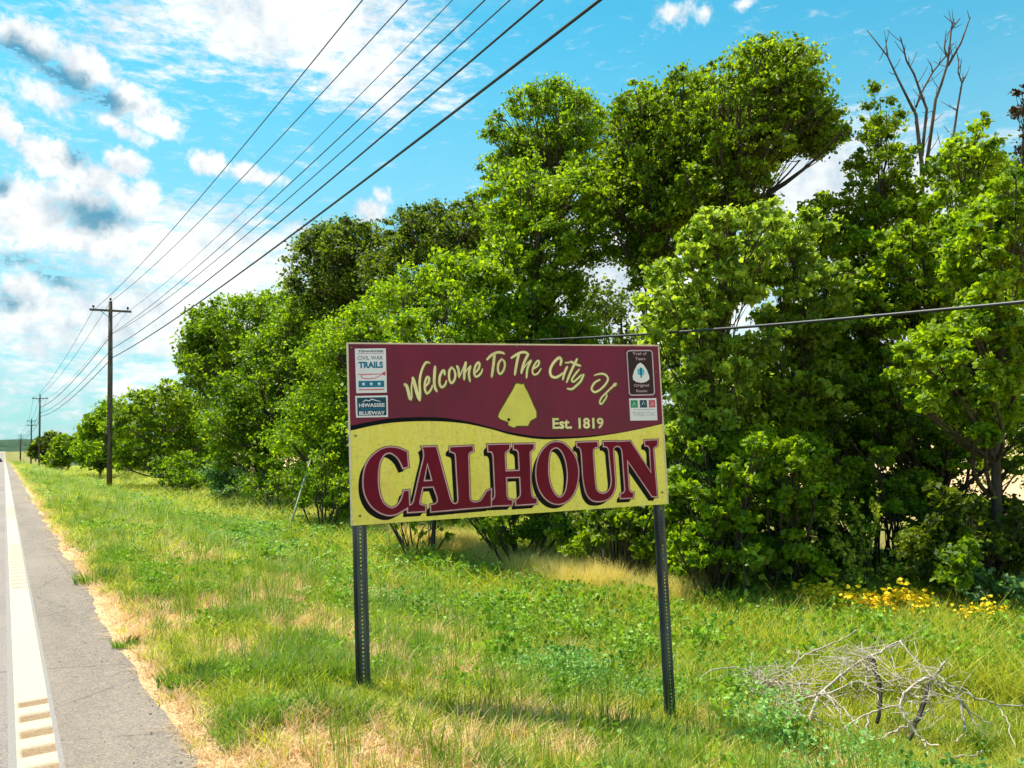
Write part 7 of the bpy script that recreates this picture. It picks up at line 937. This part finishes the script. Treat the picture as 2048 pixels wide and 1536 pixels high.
# ------------------------------------------------------------------ far small things: house, marker posts, car
def house():
    x, y = 15.4, 205; z = float(ground(x, y)); t = empty('house', (x, y, z), 'small white house glimpsed between the distant trees', 'house')
    wm = mat('white_siding', (.72, .70, .68), (.62, .6, .58), 3, .7); rm = mat('grey_shingles', (.10, .09, .09), (.16, .15, .14), 5, .9); gm = mat('dark_glass', (.03, .04, .05), (.04, .05, .06), 2, .1)
    b = MB(); b.box((0, 0, 1.6), (8, 6, 3.2)); b.add([(-4, -3, 3.2), (4, -3, 3.2), (4, 3, 3.2), (-4, 3, 3.2), (-4, 0, 5), (4, 0, 5)], [(0, 4, 3), (1, 2, 5)]); b.obj('wall', wm, t)
    b = MB(); b.add([(-4.3, -3.4, 3.0), (4.3, -3.4, 3.0), (4.3, 0, 5.05), (-4.3, 0, 5.05), (4.3, 3.4, 3.0), (-4.3, 3.4, 3.0)], [(0, 1, 2, 3), (3, 2, 4, 5)]); b.obj('roof', rm, t)
    for wx in (-2.4, 2.2): b = MB(); b.box((wx, -3.02, 1.8), (1.1, .06, 1.3)); b.obj('window', gm, t)
    b = MB(); b.box((0, -3.02, 1.1), (.95, .06, 2.1)); b.obj('door', mat('door_paint', (.2, .06, .04)), t)
    b = MB(); b.box((-4.02, 0, 1.8), (.06, 1.1, 1.3)); b.obj('window', gm, t)
house()
M_ymark = mat('yellow_marker_plastic', (.60, .50, .10), (.5, .42, .12), 4, .6)
for x, y, h, lab in ((7.2, 205, 6.0, 'tall thin yellowish pole left of the third utility pole'), (6.3, 158, 3.6, 'yellowish guard pole beside the third utility pole'), (8.6, 108, 3.2, 'thin pale post in front of the far trees')):
    z = float(ground(x, y)); b = MB(); b.tube([(0, 0, -.2), (0, 0, h)], [.10, .08], 8); b.lathe([(.11, h), (.12, h+.06), (.02, h+.14)], n=8)
    tagp(b.obj('marker_pole', M_ymark, loc=(x, y, z), smooth=True), lab, 'pole')
def car():
    x, y = -1.35, 325; z = float(roadz(y)); t = empty('car', (x, y, z), 'tiny dark car far down the road at the left edge of the view', 'car')
    body = mat('dark_car_paint', (.02, .02, .025), (.025, .025, .03), 3, .25); gl = mat('car_glass', (.02, .03, .035), (.02, .03, .04), 2, .05); ty = mat('tyre_rubber', (.015, .015, .015)); rm = mat('wheel_rim', (.4, .4, .42), metal=.8); rd = mat('tail_light_red', (.4, .01, .01), rough=.2)
    def ext(pr, w, w2, name, m_):
        n = len(pr); V = [(-w if zz < .95 else -w2, yy, zz) for yy, zz in pr]+[(w if zz < .95 else w2, yy, zz) for yy, zz in pr]
        MB().add(V, [tuple(range(n)), tuple(range(2*n-1, n-1, -1))]+[(i, n+i, n+(i+1) % n, (i+1) % n) for i in range(n)]).obj(name, m_, t)
    ext([(-2.25, .35), (-2.3, .7), (-2.2, .93), (-1.6, .98), (1.0, .98), (2.1, .86), (2.3, .6), (2.2, .3), (1.8, .25), (-1.9, .25)], .9, .84, 'body', body)
    ext([(-1.9, .985), (-1.35, 1.42), (.1, 1.45), (.95, .985)], .8, .66, 'cabin', gl)
    b = MB(); b.box((0, -.6, 1.47), (1.25, 1.5, .05)); b.obj('roof', body, t)
    for sx_ in (-.82, .82):
        for sy_ in (-1.4, 1.4):
            b = MB(); b.tube([(sx_-.1, sy_, .33), (sx_+.1, sy_, .33)], .33, 16); w_ = b.obj('wheel', ty, t); b = MB(); b.tube([(sx_*1.02-.11, sy_, .33), (sx_*1.02+.11, sy_, .33)], .19, 10); b.obj('rim', rm, w_)
        b = MB(); b.box((sx_*.8, -2.29, .78), (.34, .05, .15)); b.obj('tail_light', rd, t)
car()

# ------------------------------------------------------------------ grass and weeds (geometry-node scatter)
TC = bpy.data.collections.new('tufts')
G_green = leafmat('grass_green', (.05, .13, .004), (.36, .44, .015), .4, inst=True, old=(.72, .62, .10), rough=.6)
G_deep = leafmat('grass_deep_green', (.04, .12, .008), (.14, .28, .02), .35, inst=True, old=(.28, .36, .03))
G_dry = leafmat('straw', (.42, .22, .07), (.82, .55, .25), .25, inst=True, old=(.90, .68, .40), tcol=(1.1, 1.0, .7), rough=.8)
G_gold = leafmat('golden_grass', (.74, .58, .11), (.93, .78, .24), .3, inst=True, old=(.92, .74, .32), tcol=(1.0, 1.0, .75))
G_weed = leafmat('weed_leaf', (.08, .19, .012), (.28, .42, .04), .35, inst=True)
G_blue = leafmat('vetch_leaf', (.07, .18, .02), (.28, .46, .12), .35, inst=True, tcol=(1.2, 1.4, .8))
G_flower = leafmat('yellow_petals', (.90, .62, .01), (.95, .74, .02), .3, inst=True, old=(.95, .78, .03), tcol=(1.1, 1.0, .4))
def blades(n, L0, L1, w, spread, lean_, seed, mt, name, flat=0, extra=None):
    r = np.random.default_rng(seed); V = []; F3 = []; F4 = []; tn = []
    for i in range(n):
        a = r.random()*2*pi; rad = spread*sqrt(r.random()); p = np.array([rad*cos(a), rad*sin(a), -.01]); L = L0+(L1-L0)*r.random()
        b_ = r.random()*2*pi; ln = lean_*(.3+.9*r.random()); h = np.array([cos(b_), sin(b_), 0])
        s = np.array([-sin(b_+r.normal()*.6), cos(b_+r.normal()*.6), 0])*w*(.6+.7*r.random())*.5
        if flat: up_ = np.array([0, 0, .25+.3*r.random()])
        else: up_ = np.array([0, 0, 1.])
        p1 = p+(h*ln*.35+up_*.5)*L; p2 = p+(h*ln*1.15+up_*.92)*L
        k = len(V); V += [p-s, p+s, p1+s*.8, p1-s*.8, p2]; F4.append((k, k+1, k+2, k+3)); F3.append((k+3, k+2, k+4)); tn += [r.random()**2]
    me = npmesh(name, V, [np.array(F4), np.array(F3)], mt, attrs={'tone': ('FACE', np.array(tn+tn))})
    o = bpy.data.objects.new(name, me); TC.objects.link(o)
def weed(n, hgt, spread, ls, seed, mt, name, top=None):
    r = np.random.default_rng(seed); P = np.stack([r.normal(size=n)*spread*.5, r.normal(size=n)*spread*.5, hgt*r.random(n)**.7], 1)
    P[:, :2] *= (.45+.75*P[:, 2:3]/hgt)
    V, F, tn = leaves(P, np.full((n, 3), ls*.5), np.ones(n), n, ls, r, np.full(n, .2), .6)
    mi = np.zeros(n, int); mats = [mt]
    if top:
        k = top[1]; Q = np.stack([r.normal(size=k)*spread*.5, r.normal(size=k)*spread*.5, hgt*(.8+.35*r.random(k))], 1)
        V2, F2, t2 = leaves(Q, np.full((k, 3), ls*.4), np.ones(k), k*4, top[2], r, np.full(k, .5), .9)
        F = np.concatenate([F, F2+len(V)]); V = np.concatenate([V, V2]); tn = np.concatenate([tn, t2]); mi = np.concatenate([mi, np.ones(len(F2), int)]); mats = [mt, top[0]]
    me = npmesh(name, V, [F], mats, mi, attrs={'tone': ('FACE', tn*.6)}); o = bpy.data.objects.new(name, me); TC.objects.link(o)
# indices follow the alphabetical order of the names
blades(24, .03, .085, .0078, .055, 1.1, 1, G_green, 'tuft_00')
blades(20, .05, .135, .0076, .06, .9, 2, G_green, 'tuft_01')
blades(26, .07, .17, .0066, .05, .8, 3, G_deep, 'tuft_02')
blades(20, .03, .10, .0056, .07, 1.9, 4, G_dry, 'tuft_03', 1)
blades(14, .06, .16, .0046, .05, .8, 5, G_dry, 'tuft_04')
blades(8, .16, .34, .0044, .04, .3, 6, G_deep, 'tuft_05')
blades(46, .35, .75, .009, .12, .5, 7, G_gold, 'tuft_06')
weed(70, .12, .10, .032, 8, G_weed, 'tuft_07')
weed(150, .26, .17, .040, 9, G_weed, 'tuft_08')
weed(190, .30, .22, .030, 10, G_blue, 'tuft_09')
weed(60, .5, .16, .035, 11, G_weed, 'tuft_10', (G_flower, 26, .055))
blades(34, .16, .42, .009, .09, .8, 12, G_green, 'tuft_11')
weed(130, .16, .14, .022, 13, G_blue, 'tuft_12')
def scatter(name, label, cat, P, idx, sc, seed):
    r = np.random.default_rng(seed); n = len(P)
    me = bpy.data.meshes.new(name); me.vertices.add(n); me.vertices.foreach_set('co', np.asarray(P, np.float32).ravel())
    rot = np.stack([r.normal(size=n)*.12, r.normal(size=n)*.12, r.random(n)*6.28], 1).astype(np.float32)
    a = me.attributes.new('rot', 'FLOAT_VECTOR', 'POINT'); a.data.foreach_set('vector', rot.ravel())
    sc = np.asarray(sc, np.float32); sc = sc if sc.ndim == 2 else np.repeat(sc[:, None], 3, 1)
    a = me.attributes.new('sc', 'FLOAT_VECTOR', 'POINT'); a.data.foreach_set('vector', np.ascontiguousarray(sc).ravel())
    a = me.attributes.new('idx', 'INT', 'POINT'); a.data.foreach_set('value', np.asarray(idx, np.int32))
    me.update(); o = link(name, me); o['kind'] = 'stuff'; o['label'] = label; o['category'] = cat
    ng = bpy.data.node_groups.new(name, 'GeometryNodeTree'); ng.interface.new_socket('Geometry', in_out='INPUT', socket_type='NodeSocketGeometry'); ng.interface.new_socket('Geometry', in_out='OUTPUT', socket_type='NodeSocketGeometry')
    N = ng.nodes; L = ng.links; gi = N.new('NodeGroupInput'); go = N.new('NodeGroupOutput'); ip = N.new('GeometryNodeInstanceOnPoints'); ci = N.new('GeometryNodeCollectionInfo')
    ci.inputs['Collection'].default_value = TC; ci.inputs['Separate Children'].default_value = True; ci.inputs['Reset Children'].default_value = True
    def na(nm, ty):
        q = N.new('GeometryNodeInputNamedAttribute'); q.data_type = ty; q.inputs['Name'].default_value = nm; return q.outputs['Attribute']
    L.new(gi.outputs[0], ip.inputs['Points']); L.new(ci.outputs[0], ip.inputs['Instance']); ip.inputs['Pick Instance'].default_value = True
    L.new(na('idx', 'INT'), ip.inputs['Instance Index']); L.new(na('rot', 'FLOAT_VECTOR'), ip.inputs['Rotation']); L.new(na('sc', 'FLOAT_VECTOR'), ip.inputs['Scale']); L.new(ip.outputs[0], go.inputs[0])
    md = o.modifiers.new('scatter', 'NODES'); md.node_group = ng
    return o
def cand(dens, x0, x1, y0, y1, seed, d0=0, d1=1e9):
    r = np.random.default_rng(seed); n = int(dens*(x1-x0)*(y1-y0)); x = x0+(x1-x0)*r.random(n); y = y0+(y1-y0)*r.random(n)
    d = np.hypot(x, y); an = np.degrees(np.arctan2(x, y)); k = (d >= d0) & (d < d1) & (an > -6) & (an < 74) & (x > .75)
    return x[k], y[k], r
GP, GI, GS = [], [], []; WP_, WI, WS = [], [], []
for dens, x0, x1, y0, y1, d0, d1, smul, sd_ in ((620, .7, 9, 1.5, 8, 0, 7, .95, 1), (330, .7, 13, 2, 14, 7, 12.5, 1.15, 2), (95, .7, 14, 3, 27, 12.5, 26, 1.9, 3), (26, .7, 13, 20, 60, 26, 60, 3.0, 4), (5, .7, 12, 60, 170, 60, 170, 5.0, 5)):
    x, y, r = cand(dens, x0, x1, y0, y1, sd_, d0, d1); n = len(x)
    keep = (x > .755+.13*(fbm(x*4, y*3, 51, 3))) & (x < 12.5); x, y = x[keep], y[keep]; n = len(x)
    dr_ = dryness(x, y); f1 = fbm(x*.8, y*.6, 61, 3); f2 = fbm(x*2.2, y*2.2, 71, 3); u = r.random(n); v = r.random(n)
    idx = np.where(u < .45, 0, 1); idx = np.where((f2 > .60) & (u < .6), 2, idx)
    idx = np.where(v < dr_*.78, np.where(u < .75, 3, 4), idx)
    idx = np.where((x < .95) & (u < .8), 3, idx)
    idx = np.where((v > .93) & (x < 6.5) & (x > 1.0), 5, idx); idx = np.where((v > .86) & (v < .90), 4, idx)
    tall = sstep(4.2, 7.5, x)*1.0
    idx = np.where((x > 4) & (u < tall*.36), 11, idx)
    sc = smul*(.7+.7*r.random(n)**1.5)*(1+.15*sstep(1.3, 3, x))*(1+.45*tall*(idx < 5))*(1-.15*sstep(1.4, 1.0, x))
    sc = np.where(idx == 11, smul*(.55+.6*r.random(n)**1.5)*(.6+.6*tall), sc)
    prune = r.random(n) < (1-.45*dr_*(idx < 3)); x, y, idx, sc = x[prune], y[prune], idx[prune], sc[prune]
    kb = ~((np.abs(x-8.05) < .6) & (y > 9.6) & (y < 19) & (r.random(len(x)) < .9)); x, y, idx, sc = x[kb], y[kb], idx[kb], sc[kb]
    sc = sc*np.where(np.hypot((x-6.3)/1.5, (y-3.6)/1.3) < 1, .6, 1)
    sc = sc*np.where(np.hypot((x-4.0)/.5, (y-4.3)/.45) < 1, .55, 1)*np.where(np.hypot((x-1.9)/.3, (y-4.85)/.3) < 1, .6, 1)
    kb = ~((np.hypot((x-6.3)/1.5, (y-3.6)/1.3) < 1) & ((idx == 11) | (idx == 5)) & (r.random(len(x)) < .8)); x, y, idx, sc = x[kb], y[kb], idx[kb], sc[kb]
    GP.append(np.stack([x, y, ground(x, y)], 1)); GI.append(idx); GS.append(np.stack([sc, sc, sc/smul*min(smul, 1.2+.12*smul)], 1))
    # weeds
    x, y, r = cand(dens*.16, x0, x1, y0, y1, sd_+20, d0, d1); n = len(x); f1 = fbm(x*.7+9, y*.7, 81, 3); f3 = fbm(x*.55, y*.55+4, 91, 3); u = r.random(n)
    pz = sstep(.42, .58, f1+.03*(x-4))*.75+.12+.35*sstep(5.2, 6.5, x)*sstep(40, 20, y); keep = (u < pz) & (np.hypot((x-3.95)/.75, (y-4.3)/.6) > 1) & (np.hypot((x-6.5)/1.7, (y-3.6)/1.7) > 1) & ~((np.abs(x-8.05) < .6) & (y > 9.6) & (y < 19)) & (x > 1.2) & (x < 12.3) & (dryness(x, y) < .6); x, y, f3 = x[keep], y[keep], f3[keep]; n = len(x); v = r.random(n)
    big = sstep(3.0, 6.0, x); idx = np.where(v < big*.6, 8, 7); bl = (f3 > .56) & (x > 3.4) & (r.random(n) < .75); idx = np.where(bl, np.where(v < .35, 9, 12), idx)
    WP_.append(np.stack([x, y, ground(x, y)], 1)); WI.append(idx); w_ = (.5+.8*r.random(n)**1.3); vv_ = r.random(n); WS.append(np.stack([smul**.8*w_, smul**.8*w_, min(smul, 1.3)**.8*w_*(1+.5*sstep(5, 7, x)*vv_)], 1))
scatter('grass', 'green roadside grass with straw patches on the sloping verge', 'grass', np.concatenate(GP), np.concatenate(GI), np.concatenate(GS), 5)
scatter('weeds', 'leafy weeds and blue-green vetch in the ditch', 'weeds', np.concatenate(WP_), np.concatenate(WI), np.concatenate(WS), 6)
r = np.random.default_rng(9)
def patch(cx, cy, rx, ry, n): 
    a = r.random(n)*2*pi; q = np.sqrt(r.random(n)); x = cx+rx*q*np.cos(a); y = cy+ry*q*np.sin(a); return np.stack([x, y, ground(x, y)], 1)
P = np.concatenate([patch(8.1, 14.4, .6, 1.6, 640), patch(7.9, 12.3, .55, 1.2, 560), patch(7.75, 10.2, .55, .9, 560), patch(7.9, 8.6, .35, .5, 120), patch(8.5, 17.2, .7, 2.0, 460), patch(8.7, 20.5, .7, 2.2, 380), patch(8.8, 24.5, .6, 2.5, 240), patch(8.85, 17, .6, 1.8, 220), patch(8.7, 19.6, .6, 1.6, 140)])
scatter('tall_golden_grass', 'tall dry golden grass along the foot of the trees behind the sign', 'grass', P, np.full(len(P), 6), .6+.55*r.random(len(P)), 7)
P = np.concatenate([patch(x_*.935, y_*.935, a_x, b_x, n_x) for x_, y_, a_x, b_x, n_x in [(10.65, 5.62, .1, .1, 4), (9.83, 7.5, .22, .25, 10), (9.8, 6.95, .25, .2, 16), (10.1, 6.7, .22, .2, 14), (10.36, 6.35, .2, .2, 10)]]) if True else np.concatenate([patch(9.6, 7.45, .22, .3, 12), patch(9.55, 6.85, .25, .22, 16), patch(9.85, 6.55, .22, .2, 16), patch(10.05, 6.2, .2, .2, 12), patch(10.65, 5.62, .1, .1, 5)])
scatter('yellow_wildflowers', 'clumps of bright yellow wildflowers at the edge of the tree shade', 'flowers', P, np.full(len(P), 10), .66+.35*r.random(len(P)), 8)
# individual conspicuous clumps
def clump(x, y, rad, n, hgt, mt, label, name='grass_clump', seed=1):
    rr3 = np.random.default_rng(seed); z = float(ground(x, y)); V = []; F3 = []; F4 = []
    for i in range(n):
        a = rr3.random()*6.28; q = rad*sqrt(rr3.random()); p = np.array([q*cos(a), q*sin(a), -.01]); L = hgt*(.5+.6*rr3.random()); h = np.array([cos(a), sin(a), 0])*(.2+.6*rr3.random())
        s = np.array([-sin(a+1), cos(a+1), 0])*.003; p1 = p+(h*.35+np.array([0, 0, .55]))*L; p2 = p+(h*1.0+np.array([0, 0, .95]))*L; k = len(V)
        V += [p-s, p+s, p1+s*.8, p1-s*.8, p2]; F4.append((k, k+1, k+2, k+3)); F3.append((k+3, k+2, k+4))
    o = link(name, npmesh(name, V, [np.array(F4), np.array(F3)], mt, attrs={'tone': ('FACE', rr3.random(2*n))}), loc=(x, y, z)); tagp(o, label, 'grass clump')
G2 = leafmat('clump_green', (.03, .10, .008), (.16, .30, .02), .4)
clump(1.0, 5.52, .16, 300, .17, G2, 'large dark green grass clump near the shoulder, lower left', seed=1)
clump(.80, 6.84, .09, 150, .10, G2, 'small grass clump growing on the edge of the shoulder', seed=2)
clump(.90, 10.3, .22, 300, .20, G2, 'green clump spilling onto the shoulder, farther up the road', seed=3)
clump(3.1, 3.9, .2, 260, .24, leafmat('clump_pale', (.07, .13, .01), (.2, .28, .03), .35), 'pale grass clump between and in front of the two sign posts', seed=4)
